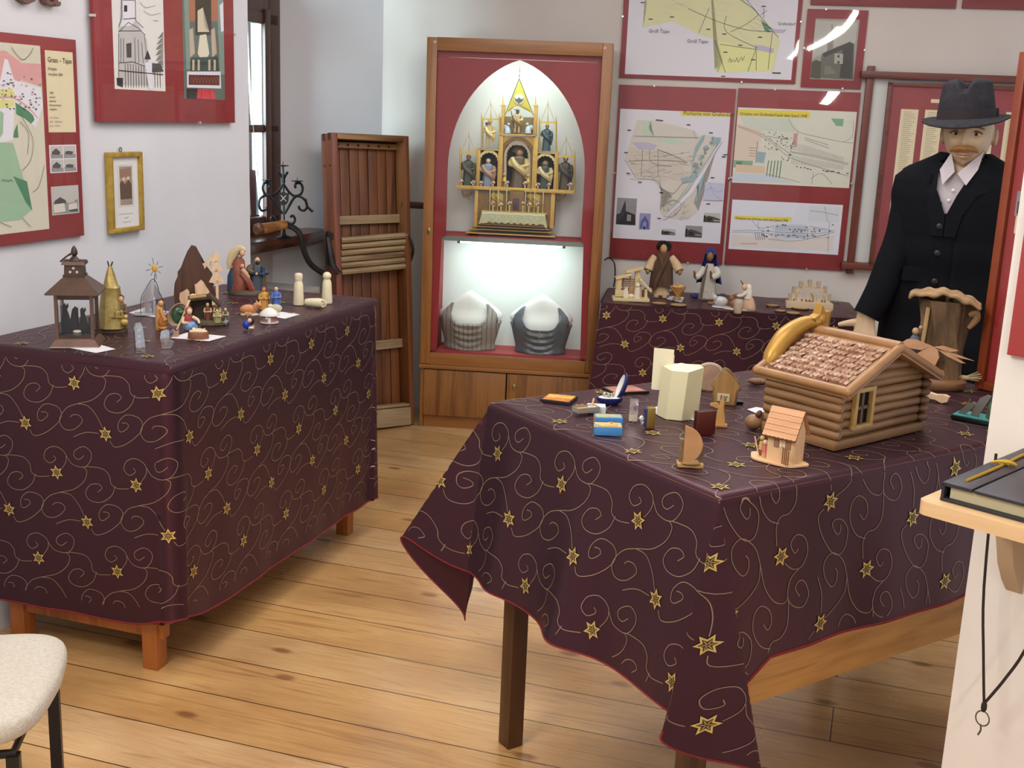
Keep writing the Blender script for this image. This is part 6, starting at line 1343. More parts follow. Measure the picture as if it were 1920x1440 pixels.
# white sheep, goat with kneeling figure, jug
por = mat('#cfcbc6', .35, var='#bdb8b4', vs=60)
t, k = stand('sheep_figure', 'white porcelain sheep lying on its base, left of the kneeling figure', 'animal figure', 1350, 576, TOPM); mb = MB(k).m(por); mb.lathe([(16, 0), (15, 3)], 14, sy=.6); mb.ball((0, 0, 11), (14, 8, 10), 12); mb.build('body', t); mb = MB(k).m(por); mb.ball((-11, -4, 18), (5, 4, 6), 9); mb.tube([(-14, -4, 22), (-15, -4, 28)], [2, .8], 6); mb.build('head', t); mb = MB(k).m(C_('#4a4444')); mb.ball((4, 0, 24), (6, 3, 2.5), 8); mb.build('dark_bird', t)
t, k = stand('kneeling_figure', 'cream kneeling figure in peach skirt with a small brown goat, low table', 'figure', 1388, 581, TOPM)
mb = MB(k).m(C_('#d6c7b4')); mb.lathe([(30, 0), (29, 3)], 16, sy=.4, c=(-2, 2, 0)); mb.build('base', t)
mb = MB(k).m(mat('#c9a283', .55)); mb.lathe([(14, 3), (13, 12), (8, 24)], 12, sy=.7, c=(14, 0, 0), wob=.06); mb.build('skirt', t); mb = MB(k).m(C_('#d2c8b8')); mb.tube(crs([(12, 0, 22), (13, 0, 34), (10, -2, 42)], 3), [8, 7, 4], 10); mb.tube(crs([(10, -3, 36), (0, -8, 28), (-8, -8, 28)], 3), [4, 3, 2.4], 7); mb.ball((12, 3, 40), (7, 6, 10), 10); mb.build('veil', t); mb = MB(k).m(C_('#d0a986')); mb.ball((4, -3, 44), (5, 5, 6), 10); mb.build('head', t); mb = MB(k).m(C_('#5a4a3c')); mb.tube([(2, -3, 48), (-4, -4, 56)], [1.4, .8], 6); mb.build('feather', t)
mb = MB(k).m(C_('#8a5c38')); mb.ball((-18, -2, 22), (5, 4, 6), 9); mb.ball((-14, 0, 12), (8, 6, 9), 10); mb.tube(crs([(-16, -2, 27), (-8, -2, 30), (-2, -3, 27)], 3), 1.2, 6); mb.build('goat', t)
t, k = stand('jug', 'small beige stoneware jug standing in front of the kneeling figure', 'jug', 1383, 587, TOPM); mb = MB(k).m(mat('#a99783', .5, var='#b9a793', vs=60)); mb.lathe([(6.5, 0), (8, 6), (9.5, 16), (9, 22), (7.5, 26), (6.5, 26), (6, 22)], 16); mb.build('body', t)
# wood slices and pressed leaves
sl_ = mat('#a27c52', .7, var='#b8946a', vs=30); brk = mat('#5a4430', .85)
for i, (x, y, r, lab) in enumerate(((1449, 574, 12, 'thin wood slice nearest the candle arch, low table'), (1463, 584, 11, 'thin wood slice left of the pair at table edge'), (1487, 588, 14, 'largest thin wood slice at front edge of low table'), (1500, 579, 16, 'thin wood slice half behind the golden star'), (1236, 570, 14, 'flat wood slice in front of the shepherd doll'), (1272, 573, 16, 'flat wood slice at table edge below the straw manger'))):
    p = onz(x, y, TOPM); k = (RW.transposed() @ (p-EYE)).z/FOC
    t = thing('wood_slice', lab, 'wood slice', p, i*.7, 'wood slices on the low table'); mb = MB(k).m(sl_); mb.lathe([(r*.97, 0), (r*.97, 2.2)], 18, sx=1, sy=.9); mb.build('disc', t); mb = MB(k).m(brk); mb.tube([(r*math.cos(a), r*.92*math.sin(a), 1.2) for a in [q*PI/9 for q in range(18)]], 1.1, 5, closed=True); mb.build('bark', t)
t, k = stand('sunglasses_case', 'small black object lying by the wood slices, behind the golden star', 'case', 1533, 577, TOPM); mb = MB(k).m(mat('#15151a', .4)); mb.ball((0, 0, 4), (14, 6, 4), 10); mb.build('body', t)
t, k = stand('wood_chip', 'small pale wood chip lying in front of the blue shawl doll', 'wood chip', 1333, 569, TOPM); mb = MB(k).m(C_('#a8744c')); mb.box((0, 0, 1.5), (12, 6, 3), rot=(0, 0, .2)); mb.build('chip', t)
# candle arch of plywood
t, k = stand('candle_arch', 'pale plywood candle arch with fretwork manger scene, right end of low table', 'candle arch', 1516, 578, TOPM, .12)
pl = wood('#c0a684', '#cfb796', 'x', .6, c3='#b59a76')
mb = MB(k).m(pl); mb.box((0, 0, 6), (86, 26, 12), bev=1); mb.build('base', t)
mb = MB(k).m(pl); N_ = 18
for q in range(N_):
    a0, a1 = PI*q/N_, PI*(q+1)/N_
    mb.prism([(-38*math.cos(a0), 12+34*math.sin(a0)), (-38*math.cos(a1), 12+34*math.sin(a1)), (-30*math.cos(a1), 12+26*math.sin(a1)), (-30*math.cos(a0), 12+26*math.sin(a0))], -2, 2)
mb.build('arch_bow', t)
for q in range(7):
    a = PI*(q+.35)/7*1.02 - .03; x, z = -36*math.cos(a), 12+33*math.sin(a); mb = MB(k).m(C_('#b2a088')); mb.cyl((x, 0, z-2), (x, 0, z+9), 3.8, n=10); mb.build('candle_holder', t)
mb = MB(k).m(pl)
mb.prism([(-24, 12), (-22, 26), (-19, 30), (-17, 24), (-15, 12)], -2, 2); mb.prism([(12, 12), (14, 24), (18, 30), (20, 24), (22, 12)], -2, 2); mb.prism([(-12, 12), (-12, 26), (0, 36), (12, 26), (12, 12), (8, 12), (8, 24), (0, 30), (-8, 24), (-8, 12)], -2, 2); mb.ball((-3, 0, 18), (3, 2, 5), 7); mb.ball((4, 0, 17), (3, 2, 4), 7)
for sx in (-1, 1): mb.tube(crs([(sx*26, 0, 12), (sx*24, 0, 30), (sx*16, 0, 40)], 4), 1.4, 5); mb.ball((sx*22, 0, 34), (5, 1.6, 4), 7)
mb.build('fretwork', t)
# ================================================================ ON THE FRONT TABLE
TOPR = HR + .0045
TURN = -.61
# log cabin: local axes follow its walls. corner nearest us, wall with window to the right, long log wall to the left
lg = mat('#7a5636', .42, var='#94704a', vs=14, bp=.2, bs=40, stretch=(.4, .4, 2)); lgd = mat('#69482c', .5, var='#836042', vs=20); rim = mat('#8a623c', .36, var='#a2784e', vs=14)
c0 = onz(1563, 846, TOPR); cl_ = onz(1418, 772, TOPR); cr_ = onz(1728, 806, TOPR)
yw = math.atan2(cr_.y-c0.y, cr_.x-c0.x)
t = thing('log_cabin', 'large brown ceramic log cabin with shingled roof, window and golden comet on ridge', 'model house', c0, yw)
LX = (cr_-c0).length; LY = .190
mb = MB().m(lg); mb.box((LX/2, LY/2, .011), (LX+.012, LY+.012, .022), bev=.007); mb.build('base', t)
HW = .136; RG = .200
mb = MB().m(lgd); mb.prism([(.012, .02), (LX-.012, .02), (LX-.012, HW), (LX/2, RG-.018), (.012, HW)], .012, LY-.012); mb.build('core', t)
n = 6; dz = (HW-.02)/n
def log(y0, y1, x, z, r, ax):
    mb = MB().m(lg); P = [(x, y0 + (y1-y0)*q, z + .001*math.sin(q*9+z*90)) for q in (0, .02, .3, .6, .98, 1)] if ax == 'y' else [(y0 + (y1-y0)*q, x, z + .001*math.sin(q*7+z*70)) for q in (0, .02, .3, .6, .98, 1)]
    mb.tube(P, [r*.6, r, r*1.02, r, r, r*.6], 10); return mb.build('log', t)
for i in range(n):
    z = .022 + dz*(i+.5)
    for x in (.008, LX-.008): log(-.006, LY+.006, x, z, dz*.54, 'y')
    for y in (.006, LY-.006):
        if y < .1 and 1 <= i <= 4: log(.004, .05, y, z+dz*.1, dz*.50, 'x'); log(.108, LX-.022, y, z+dz*.1, dz*.50, 'x')
        else: log(.004, LX-.022, y, z+dz*.1, dz*.50, 'x')
for i in range(3):
    z = HW + .008 + i*.021; m_ = LX/2*(1-(i+.65)/3.9)
    for y in (.008, LY-.008): log(LX/2-m_, LX/2+m_, y, z, .0115, 'x')
for i in range(n):
    z = .024 + dz*(i+.5); mb = MB().m(lgd); mb.ball((LX-.012, -.004, z), (.016, .011, dz*.48), 10); mb.build('log_end', t)
fr_ = mat('#a8864c', .4, var='#b8965a', vs=30)
wn = bpy.data.objects.new('window', None); COL.objects.link(wn); wn.parent = t
mb = MB().m(fr_)
X0, X1, Z0, Z1 = .050, .108, .045, .125
for c, d in ((((X0+X1)/2, -.006, Z0), (X1-X0+.012, .012, .010)), (((X0+X1)/2, -.006, Z1), (X1-X0+.012, .012, .010)), ((X0, -.006, (Z0+Z1)/2), (.010, .012, Z1-Z0)), ((X1, -.006, (Z0+Z1)/2), (.010, .012, Z1-Z0))): mb.box(c, d, bev=.002)
mb.build('window_frame', wn); mb = MB().m(mat('#5c4632', .5)); mb.box(((X0+X1)/2, -.002, (Z0+Z1)/2), (.007, .006, Z1-Z0)); mb.box(((X0+X1)/2, -.002, (Z0+Z1)/2), (X1-X0, .006, .007)); mb.build('glazing_bar', wn)
mb = MB().m(mat('#0d0907', .8)); mb.box(((X0+X1)/2, .008, (Z0+Z1)/2), (X1-X0, .010, Z1-Z0)); mb.build('opening', wn)
# roof slabs with modelled shingles
ov = .030; sl = math.atan2(RG+.01-HW, LX/2)
tile = mat('#b8927a', .28, var='#987058', vs=90, bp=.6, bs=150); tile2 = mat('#d0b4a0', .22, var='#ad8870', vs=120, bp=.6, bs=150)
for sx in (-1, 1):
    rf = bpy.data.objects.new('roof_side', None); COL.objects.link(rf); rf.parent = t
    rl = (LX/2+.014)/math.cos(sl)
    O = V((LX/2, 0, RG+.012)); dn = V((sx*math.cos(sl), 0, -math.sin(sl))); nn = V((sx*math.sin(sl), 0, math.cos(sl)))
    Q = lambda a, y, h: O + dn*a + V((0, y, 0)) + nn*h
    mb = MB().m(rim)
    P = [(a, y) for a, y in ((0, -ov), (rl, -ov), (rl, LY+ov), (0, LY+ov))]
    lo = mb.vs([Q(a, y, -.014) for a, y in P]); hi = mb.vs([Q(a, y, 0) for a, y in P]); mb.f(lo); mb.f(hi[::-1])
    for q in range(4): mb.f([lo[q], hi[q], hi[(q+1) % 4], lo[(q+1) % 4]])
    mb.build('slab', rf)
    mb = MB().m(rim); b_ = [Q(.004, -ov+.006, -.002), Q(rl-.008, -ov+.006, -.002), Q(rl-.008, LY+ov-.006, -.002), Q(.004, LY+ov-.006, -.002)]
    mb.tube(crs([b_[0], b_[0].lerp(b_[1], .5), b_[1]], 4), .010, 10); mb.tube([b_[1], b_[1].lerp(b_[2], .5), b_[2]], .010, 10); mb.tube([b_[2], b_[3]], .010, 10)
    for q in b_: mb.ball(q, .0108, 8)
    mb.build('rim', rf)
    mb = MB(); r_ = random.Random(11); rows = 8
    for i in range(rows):
        a0 = .020 + (rl-.045)*i/rows; a1 = a0 + (rl-.045)/rows*1.15; y = -ov+.022
        while y < LY+ov-.03:
            w = r_.uniform(.007, .013); h = r_.uniform(.003, .011); mb.m(tile if r_.random() < .6 else tile2)
            A_ = [Q(a0+.0, y, .0005), Q(a1+r_.uniform(-.003, .004), y+r_.uniform(-.002, .002), h*.75), Q(a1+r_.uniform(-.003, .004), y+w, h*.75), Q(a0, y+w, .0005)]
            mid = [Q(a0, y+w/2, .003), Q((a0+a1)/2, y+w/2, h*1.15), Q(a1, y+w/2, h+.0025)]
            vv = mb.vs([A_[0], mid[0], A_[3], A_[1], mid[2], A_[2]])
            mb.f([vv[0], vv[1], vv[4], vv[3]]); mb.f([vv[1], vv[2], vv[5], vv[4]]); lw_ = mb.vs([Q(a1, y, -.001), Q(a1, y+w, -.001)]); mb.f([vv[3], vv[4], vv[5], lw_[1], lw_[0]]); y += w*1.02
    mb.ang = 25; mb.build('shingles', rf)
mb = MB().m(rim); mb.tube([(LX/2, -ov+.004, RG+.012), (LX/2, LY/2, RG+.013), (LX/2, LY+ov-.004, RG+.012)], .0115, 10); mb.build('ridge', t)
gl = mat('#b0863c', .38, .45)
cm = bpy.data.objects.new('comet', None); COL.objects.link(cm); cm.parent = t
yb = LY+ov-.02
mb = MB().m(gl); mb.tube(crs([(LX/2+.004, yb-.01, RG+.030), (LX/2-.03, yb+.006, RG+.026), (LX/2-.085, yb+.012, RG+.000), (LX/2-.125, yb+.012, RG-.040), (LX/2-.145, yb+.012, RG-.075)], 5), [.010, .017, .022, .020, .006], 12); mb.build('tail', cm)
mb = MB().m(gl); S_ = []
for q in range(10): a = PI/2 + q*PI/5 + .2; r = .034 if q % 2 == 0 else .017; S_.append((LX/2+.012+r*math.cos(a), RG+.036+r*math.sin(a)))
mb.prism(S_, yb-.014, yb+.006); mb.ball((LX/2+.012, yb-.004, RG+.036), (.017, .016, .017), 10); mb.build('star', cm)
# brown clay lamb beside the cabin
t, k = stand('clay_animal', 'brown clay animal lying against the left log wall of the cabin', 'animal figure', 1412, 806, TOPR); mb = MB(k).m(lg); mb.ball((0, 6, 14), (17, 14, 15), 14); mb.build('body', t); mb = MB(k).m(mat('#4a2c1c', .5)); mb.ball((8, 2, 30), (6, 6, 9), 9, rot=(0, .4, 0)); mb.build('head', t)
slip('white paper slip sticking out behind the clay animal by the cabin', [(1401, 768), (1418, 764), (1440, 768), (1424, 778)], TOPR, group='paper slips')
# small laser cut house
t, k = stand('toy_house', 'small plywood toy house with scalloped roof, fence and peg people, before the log cabin', 'toy house', 1452, 866, TOPR, -.45)
ply = wood('#d0a676', '#dbb489', 'x', .6, c3='#c79a68'); edge = C_('#7d4f2c', .6); plyr = wood('#b9845a', '#c8946a', 'x', .55, c3='#ad784e')
mb = MB(k).m(ply); mb.lathe([(57, 0), (57, 3)], 28, sy=.62, wob=.06, c=(0, 14, 0)); mb.build('base', t)
mb = MB(k).m(ply); mb.prism([(-16, 3), (-16, 60), (36, 60), (36, 3)], -2, 1); mb.build('front_wall', t); mb = MB(k).m(ply); mb.box((10, 40, 31), (52, 3, 56)); mb.build('back_wall', t)
mb = MB(k).m(ply); mb.t((-16, 0, 0), (0, 0, PI/2)); mb.prism([(0, 3), (0, 60), (20, 96), (40, 60), (40, 3), (31, 3), (31, 48), (20, 60), (9, 48), (9, 3)], -1, 2); mb.build('gable', t)
mb = MB(k).m(ply); mb.t((36, 0, 0), (0, 0, PI/2)); mb.prism([(0, 3), (0, 60), (20, 96), (40, 60), (40, 3)], -2, 1); mb.build('gable', t)
for i in range(5):
    a0, a1 = 1-i/5, 1-(i+1.15)/5
    mb = MB(k).m(plyr); y_ = lambda a: 20-30*(1-a); z_ = lambda a: 100-50*(1-a)
    pts = [(-24, a0), (44, a0)] + [(44-68*q/32, a1 - .022*abs(math.sin(q*PI/4))) for q in range(33)]
    off = 1.6 + .8
    mb.ang = 20
    up = mb.vs([(x, y_(a)-off, z_(a)+off+1.8*(1-(a-a1)/(a0-a1+1e-6))) for x, a in pts]); dn_ = mb.vs([(x, y_(a)-.2, z_(a)+.2) for x, a in pts]); f1 = mb.f(up); mb.m(edge)
    for q in range(len(pts)): mb.f([up[q], up[(q+1) % len(pts)], dn_[(q+1) % len(pts)], dn_[q]])
    bmesh.ops.triangulate(mb.bm, faces=[f1]); mb.build('roof_row', t)
mb = MB(k).m(plyr); P4 = mb.vs([(-24, 20, 102), (44, 20, 102), (44, 50, 52), (-24, 50, 52)]); mb.f(P4); P5 = mb.vs([(-24, 20, 100), (44, 20, 100), (44, 50, 50), (-24, 50, 50)]); mb.f(P5[::-1]); mb.build('back_roof', t)
mb = MB(k).m(C_('#9a6a4c', .6)); mb.box((2, -3, 40), (10, 1.4, 20)); mb.box((26, -3, 40), (10, 1.4, 20)); mb.build('shutters', t)
mb = MB(k).m(C_('#e3d3b4', .5)); 
for a in (10.5, 17.5):
    for b in (35, 44): mb.box((a, -2.6, b), (4.6, 1.2, 6))
mb.build('window_panes', t)
fe = bpy.data.objects.new('fence', None); COL.objects.link(fe); fe.parent = t
for q in range(4): mb = MB(k).m(edge); mb.box((20+q*5, -10-q*2.5, 18), (2, 1.4, 34-q*2)); mb.build('picket', fe)
mb = MB(k).m(ply); mb.box((27, -12, 20), (20, 1.2, 2.4), rot=(0, 0, -.46)); mb.build('rail', fe)
for x, y, cs, h in ((-36, 14, ('#d2ab5c', '#8a5c34', '#c2a24c'), 34), (-24, 4, ('#d06a6c', '#c99a70', '#d8b08c'), 30)):
    mb = MB(k).m(C_(cs[1])); mb.cyl((x, y, 3), (x, y, h*.42), 5, n=12); mb.m(C_(cs[0])); mb.cyl((x, y, h*.42), (x, y, h*.85), 5.4, 4.6, 12); mb.m(C_(cs[2])); mb.ball((x, y, h+2), 5, 10); mb.build('peg_person', t)
mb = MB(k).m(ply); mb.tube([(-50, 10, 38), (-34, 2, 3)], 1.2, 6); mb.build('stick', t)
mb = MB(k).m(C_('#c9a63a', .5)); mb.prism([(-19, 66), (-21, 76), (-17, 84), (-13, 74), (-15, 66)], 12, 15); mb.build('gold_star', t)
# cream folded box with standing card
t, k = stand('gift_carton', 'tall cream folded cardboard carton with open flaps, middle of the front table', 'carton', 1270, 784, TOPR)
cr = mat('#d5cba4', .75); cr2 = mat('#dcd3b2', .75)
mb = MB(k).m(cr); mb.loft([[(-40, 16, 0), (-22, -14, 0), (8, -18, 0), (38, 8, 0), (30, 26, 0), (-30, 28, 0)], [(-34, 16, 94), (-16, -14, 92), (14, -18, 92), (42, 8, 98), (34, 26, 100), (-24, 28, 98)]]); mb.build('body', t)
mb = MB(k).m(cr2); mb.poly([(-34, 16, 94.5), (-16, -14, 92.5), (14, -18, 92.5), (42, 8, 98.5), (0, 10, 104)]); mb.build('top_flap', t)
mb = MB(k).m(cr2); mb.t((-26, 26, 0), (0, 0, -.15)); mb.box((-8, 0, 85), (38, 1.5, 80)); mb.prism([(-27, 44), (-27, 124), (12, 114), (12, 44)], 2, 3.5); mb.m(GREYD); mb.tube(crs([(-20, 1.6, 110), (-12, 1.6, 113), (-6, 1.6, 108), (2, 1.6, 107)], 3), .4, 4); mb.build('lid_card', t)
slip('white paper slip left under the cream carton', [(1219, 768), (1236, 761), (1250, 770), (1236, 780)], TOPR, group='paper slips')
slip('white printed slip right under the cream carton', [(1278, 782), (1300, 772), (1314, 776), (1306, 790)], TOPR, group='paper slips')
# two picture magnets
def tile_pic(label, quad, cols):
    P = [onz(x, y, TOPR) for x, y in quad]; c = sum(P, V())/4; a = P[1]-P[0]; yaw = math.atan2(a.y, a.x); R = M.Rotation(-yaw, 3, 'Z'); q = [R @ (p-c) for p in P]
    t = thing('picture_tile', label, 'picture', c, yaw, 'picture tiles'); mb = MB().m(mat('#1c1613', .4)); mb.prism([(p.x, p.y) for p in q], 0, .006, 'z'); mb.build('backing', t)
    mb = MB(); L = lambda u, v: (lambda a, b: a.lerp(b, v))(q[0].lerp(q[1], u), q[3].lerp(q[2], u))
    for i in range(len(cols)):
        u0, u1 = .06+.88*i/len(cols), .06+.88*(i+1)/len(cols); mb.m(mat(cols[i], .35, var=cols[(i+1) % len(cols)], vs=60)); mb.poly([(*L(u, v).xy, .0064) for u, v in ((u0, .06), (u1, .06), (u1, .94), (u0, .94))])
    mb.build('picture', t)
tile_pic('small flat picture tile in yellow and orange at the left table edge', [(1012, 753), (1028, 742), (1084, 747), (1068, 760)], ['#c98a34', '#b5532c', '#c99a3c', '#d8b44c'])
tile_pic('small flat pinkish picture tile behind the blue shell box', [(1150, 741), (1128, 730), (1186, 726), (1218, 738)], ['#8a5c50', '#c9846c', '#b0604c', '#a5786a'])
# matchbox nativity, open
t, k = stand('matchbox', 'open pale matchbox drawer with straw and a splint, tilted on its white sleeve', 'box', 1098, 776, TOPR, .55)
gb = C_('#8d8579', .7); mb = MB(k).m(gb)
mb.box((0, 0, 6), (46, 22, 1.4)); 
for y in (-11, 11): mb.box((0, y, 10), (46, 1.2, 9))
for x in (-23, 23): mb.box((x, 0, 10), (1.2, 22, 9))
mb.build('drawer', t); mb = MB(k).m(mat('#c9924a', .8, var='#b57a38', vs=300, bp=.6)); mb.box((0, 0, 9), (43, 20, 4)); mb.build('straw', t); mb = MB(k).m(C_('#d8b88a')); mb.tube([(14, 4, 8), (19, 4, 28)], 2, 6); mb.build('splint', t)
mb = MB(k).m(C_('#c9cbcd', .6)); mb.t((28, 8, 0), (0, 0, -.5)); mb.box((0, 0, 12), (34, 26, 1.2)); mb.box((0, 0, .6), (34, 26, 1.2)); mb.box((0, -13, 6), (34, 1.2, 12)); mb.box((0, 13, 6), (34, 1.2, 12)); mb.build('sleeve', t)
for x, y, lab, op in ((1141, 798, 'blue matchbox sleeve with pictured top, behind the open blue one', 0), (1140, 816, 'open blue matchbox with straw manger inside, nearest the table edge', 1)):
    t, k = stand('matchbox', lab, 'box', x, y, TOPR, .12, 'blue matchboxes'); mb = MB(k).m(mat('#3f7fb8', .5)); mb.box((0, 10, 8), (52, 28, 16), bev=.6); mb.build('box', t)
    if op: mb = MB(k).m(mat('#d2b87e', .8, var='#c0a05c', vs=300, bp=.8)); mb.box((0, 10, 17), (50, 26, 3)); mb.ball((6, 8, 19), (14, 8, 4), 9); mb.build('straw', t); mb = MB(k).m(C_('#b5713c')); mb.ball((6, 6, 22), (4, 3, 3), 7); mb.build('baby', t); mb = MB(k).m(C_('#d8cfb8')); mb.box((-20, -2, 18), (16, 2, 6), rot=(0, .3, .4)); mb.build('flap', t)
    else: mb = MB(k).m(mat('#7fa0a0', .5, var='#c0b050', vs=80)); mb.box((0, 10, 16.4), (48, 24, .8)); mb.build('picture', t); mb = MB(k).m(C_('#a8814c')); mb.box((-26.4, 10, 8), (.8, 26, 14)); mb.build('striker', t)
# blue velvet shell box
t, k = stand('shell_box', 'open dark blue velvet shell shaped jewellery box with white lining', 'jewellery box', 1143, 757, TOPR, .2)
vel = mat('#18205e', .6, sheen=.6); lin_ = mat('#d6d5d0', .7)
mb = MB(k).m(vel); mb.lathe([(16, 0), (23, 5), (25, 12), (23, 13), (10, 10)], 24, sy=.62, wob=.03); mb.build('lower_shell', t); mb = MB(k).m(lin_); mb.lathe([(22.5, 12.5), (18, 14), (12, 13), (1, 12)], 20, sy=.6); mb.build('lining', t)
mb = MB(k).m(mat('#b9b19a', .2, .6)); r_ = random.Random(2)
for q in range(9): mb.ball((r_.uniform(-12, 8), r_.uniform(-6, 6), 16+r_.uniform(0, 4)), 3, 6)
mb.build('jewels', t)
mb = MB(k).m(vel); mb.t((20, 4, 33), (0, -1.25, 0)); mb.grid(lambda u, v: (26*math.cos(2*PI*u)*math.sin(v*PI/2)*(1+.03*math.sin(12*u*PI)), 17*math.sin(2*PI*u)*math.sin(v*PI/2), -10*math.cos(v*PI/2)), 36, 8); mb.build('lid', t, solid=.002)
mb = MB(k).m(lin_); mb.t((19, 4, 33), (0, -1.25, 0)); mb.grid(lambda u, v: (23.5*math.cos(2*PI*u)*math.sin(v*PI/2), 15*math.sin(2*PI*u)*math.sin(v*PI/2), -5*math.cos(v*PI/2)+1), 24, 6); mb.build('lid_lining', t)
# acrylic cube and brass box
t, k = stand('acrylic_box', 'small clear acrylic block standing on a white foot, front table', 'box', 1187, 790, TOPR, .1); mb = MB(k).m(cry); mb.box((0, 5, 27), (16, 11, 28)); mb.build('block', t); mb = MB(k).m(C_('#c9bda6', .5)); mb.box((0, 5, 6.5), (15, 11, 13)); mb.build('foot', t)
t, k = stand('brass_box', 'small square brass box lying on its side with a crystal in it', 'box', 1217, 803, TOPR, .2); mb = MB(k).m(mat('#8a7038', .35, .6)); mb.box((2, 4, 20), (16, 16, 40), bev=1); mb.build('case', t); mb = MB(k).m(mat('#23285c', .4)); mb.box((-8, 4, 20), (4, 14, 34)); mb.build('velvet_inset', t); mb = MB(k).m(cry); mb.ball((-15, 0, 16), (8, 5, 9), 8); mb.build('crystal', t)
# bark slices behind the carton
bkm = mat('#6a543c', .9, var='#8a7456', vs=60, bp=1.0, bs=120); wd_ = mat('#a5836a', .6, var='#b08f76', vs=30)
t, k = stand('bark_disc', 'upright round wood disc with rough bark rim, behind the little bark house', 'nativity', 1328, 731, TOPR, .1); mb = MB(k).m(wd_); mb.lathe([(25, -3), (25, 3)], 24); o = mb.build('disc', t); o.rotation_euler = (PI/2, 0, 0); o.location = (0, 0, 24*k)
mb = MB(k).m(mat('#b5a08c', .9, bp=1.0, bs=100)); mb.tube([(25.5*math.cos(a), 0, 24+25.5*math.sin(a)) for a in [-.5+q*(PI+1.0)/16 for q in range(17)]], [3, 4.2, 3.4, 4.4, 3], 7); mb.build('bark_rim', t)
t, k = stand('bark_house', 'house shaped bark slice with a small white plaque, beside the log cabin', 'nativity', 1358, 757, TOPR, -.1); mb = MB(k).m(wood('#8a6234', '#a57c48', 'z', .55, c3='#7a542a')); mb.prism([(-19, 0), (-21, 30), (-26, 34), (-22, 44), (-10, 56), (-8, 64), (-3, 66), (8, 58), (18, 48), (26, 36), (26, 30), (20, 26), (19, 0)], -4, 4); mb.build('slice', t)
mb = MB(k).m(bkm); mb.tube(crs([(-21, 0, 0), (-21, 0, 30), (-25, 0, 36), (-10, 0, 58), (-3, 0, 67), (10, 0, 58), (27, 0, 34), (21, 0, 26), (20, 0, 0)], 4), 2.6, 6); mb.build('bark_edge', t)
mb = MB(k).m(C_('#cdbf9c')); mb.box((-2, -5, 13), (23, 1.4, 15)); mb.m(C_('#7d684c')); mb.box((-6, -5.9, 13), (3, .6, 9)); mb.box((2, -5.9, 15), (9, .6, 2)); mb.box((2, -5.9, 10), (4, .6, 6)); mb.build('plaque', t)
t, k = stand('carved_figure', 'small angular carved wooden figure on a flat foot, behind the dark red box', 'figure', 1350, 798, TOPR); mb = MB(k).m(wood('#a0733c', '#b98a4e', 'z', .5, c3='#8f642f')); mb.prism([(-9, 3), (-7, 30), (-3, 46), (1, 56), (5, 48), (4, 36), (8, 14), (9, 3)], -4, 4); mb.prism([(-22, 38), (-20, 42), (-8, 43), (-2, 36), (-8, 34)], -3, 3); mb.build('body', t); mb = MB(k).m(C_('#a87c44')); mb.box((0, 0, 1.5), (26, 18, 3)); mb.build('foot', t)
t, k = stand('red_case', 'small dark mahogany hinged case standing on edge, behind the half shell nativity', 'case', 1324, 815, TOPR, .62); mb = MB(k).m(mat('#4a1c16', .3, var='#5c261c', vs=20)); mb.box((-3, 0, 23), (40, 7, 46), bev=1); mb.build('lid', t); mb = MB(k).m(mat('#3c1612', .3)); mb.box((-3, 8, 23), (40, 6, 46), bev=1); mb.build('back', t)
t, k = stand('shell_nativity', 'half round orange gourd shell nativity on a wooden plinth, nearest the table edge', 'nativity', 1294, 876, TOPR, .15)
mb = MB(k).m(wood('#a57a44', '#bb9058', 'x', .6, c3='#8a6232')); mb.box((0, 8, 4), (48, 26, 8), bev=1.2); mb.build('plinth', t); mb = MB(k).m(mat('#a8774a', .6, var='#b98a5a', vs=20)); mb.prism([(-14, 8)] + [(-14+34*math.sin(a), 8+35-35*math.cos(a)) for a in [q*PI/18 for q in range(1, 18)]] + [(-14, 80)], -2, 5); mb.build('half_shell', t)
mb = MB(k).m(bkm); mb.box((-18, 10, 30), (7, 10, 44)); mb.build('bark_post', t); mb = MB(k).m(bkm); mb.box((20, 10, 26), (6, 10, 36)); mb.build('bark_post', t); mb = MB(k).m(mat('#8a6a3c', .8, bp=.8)); mb.ball((0, -4, 8), (20, 5, 4), 10); mb.build('moss', t)
t, k = stand('black_ring_box', 'small black lid lying right of the bark house', 'box', 1383, 757, TOPR); mb = MB(k).m(mat('#15130f', .4)); mb.box((0, 2, 3), (18, 12, 6), rot=(.2, 0, .3)); mb.build('lid', t)
t, k = stand('almond_box', 'oval brown wooden box with pale rim, half hidden by the cabin roof', 'box', 1420, 722, TOPR); mb = MB(k).m(mat('#6d4a2c', .5)); mb.ball((0, 0, 7), (19, 9, 7), 14); mb.build('body', t); mb = MB(k).m(C_('#b9b98c')); mb.box((2, -4, 10), (18, 6, 2), rot=(.4, 0, 0)); mb.build('rim', t)
# tree stump nativity with leaf star
t, k = stand('stump_nativity', 'hollow bark tree stump nativity with bark roof on a round wooden base', 'nativity', 1752, 724, TOPR)
bark = mat('#4f3c2a', .95, var='#87694a', vs=22, bp=1.0, bs=45, stretch=(1, 1, .35))
mb = MB(k).m(mat('#7d5738', .5, var='#8f6644', vs=20)); mb.lathe([(50, 0), (55, 6), (55, 14), (50, 19), (44, 20)], 28, sy=.75); mb.build('base', t)
mb = MB(k).m(bark); r_ = random.Random(4); prof = []
def stump(u, v):
    th = 2*PI*u; R_ = 42 - 6*math.sin(v*PI*.8) + 9*v**3 + 3.2*math.sin(th*7+v*3) + 2.2*math.sin(th*13+2+v*9) + 1.4*math.sin(th*23+v*21)
    return (R_*math.cos(th)+4*v, R_*.72*math.sin(th), 18+146*v)
mb.grid(stump, 96, 26); mb.build('trunk', t)
mb = MB(k).m(mat('#7a5a3a', .9, var='#a98a62', vs=30, bp=1.0, bs=60))
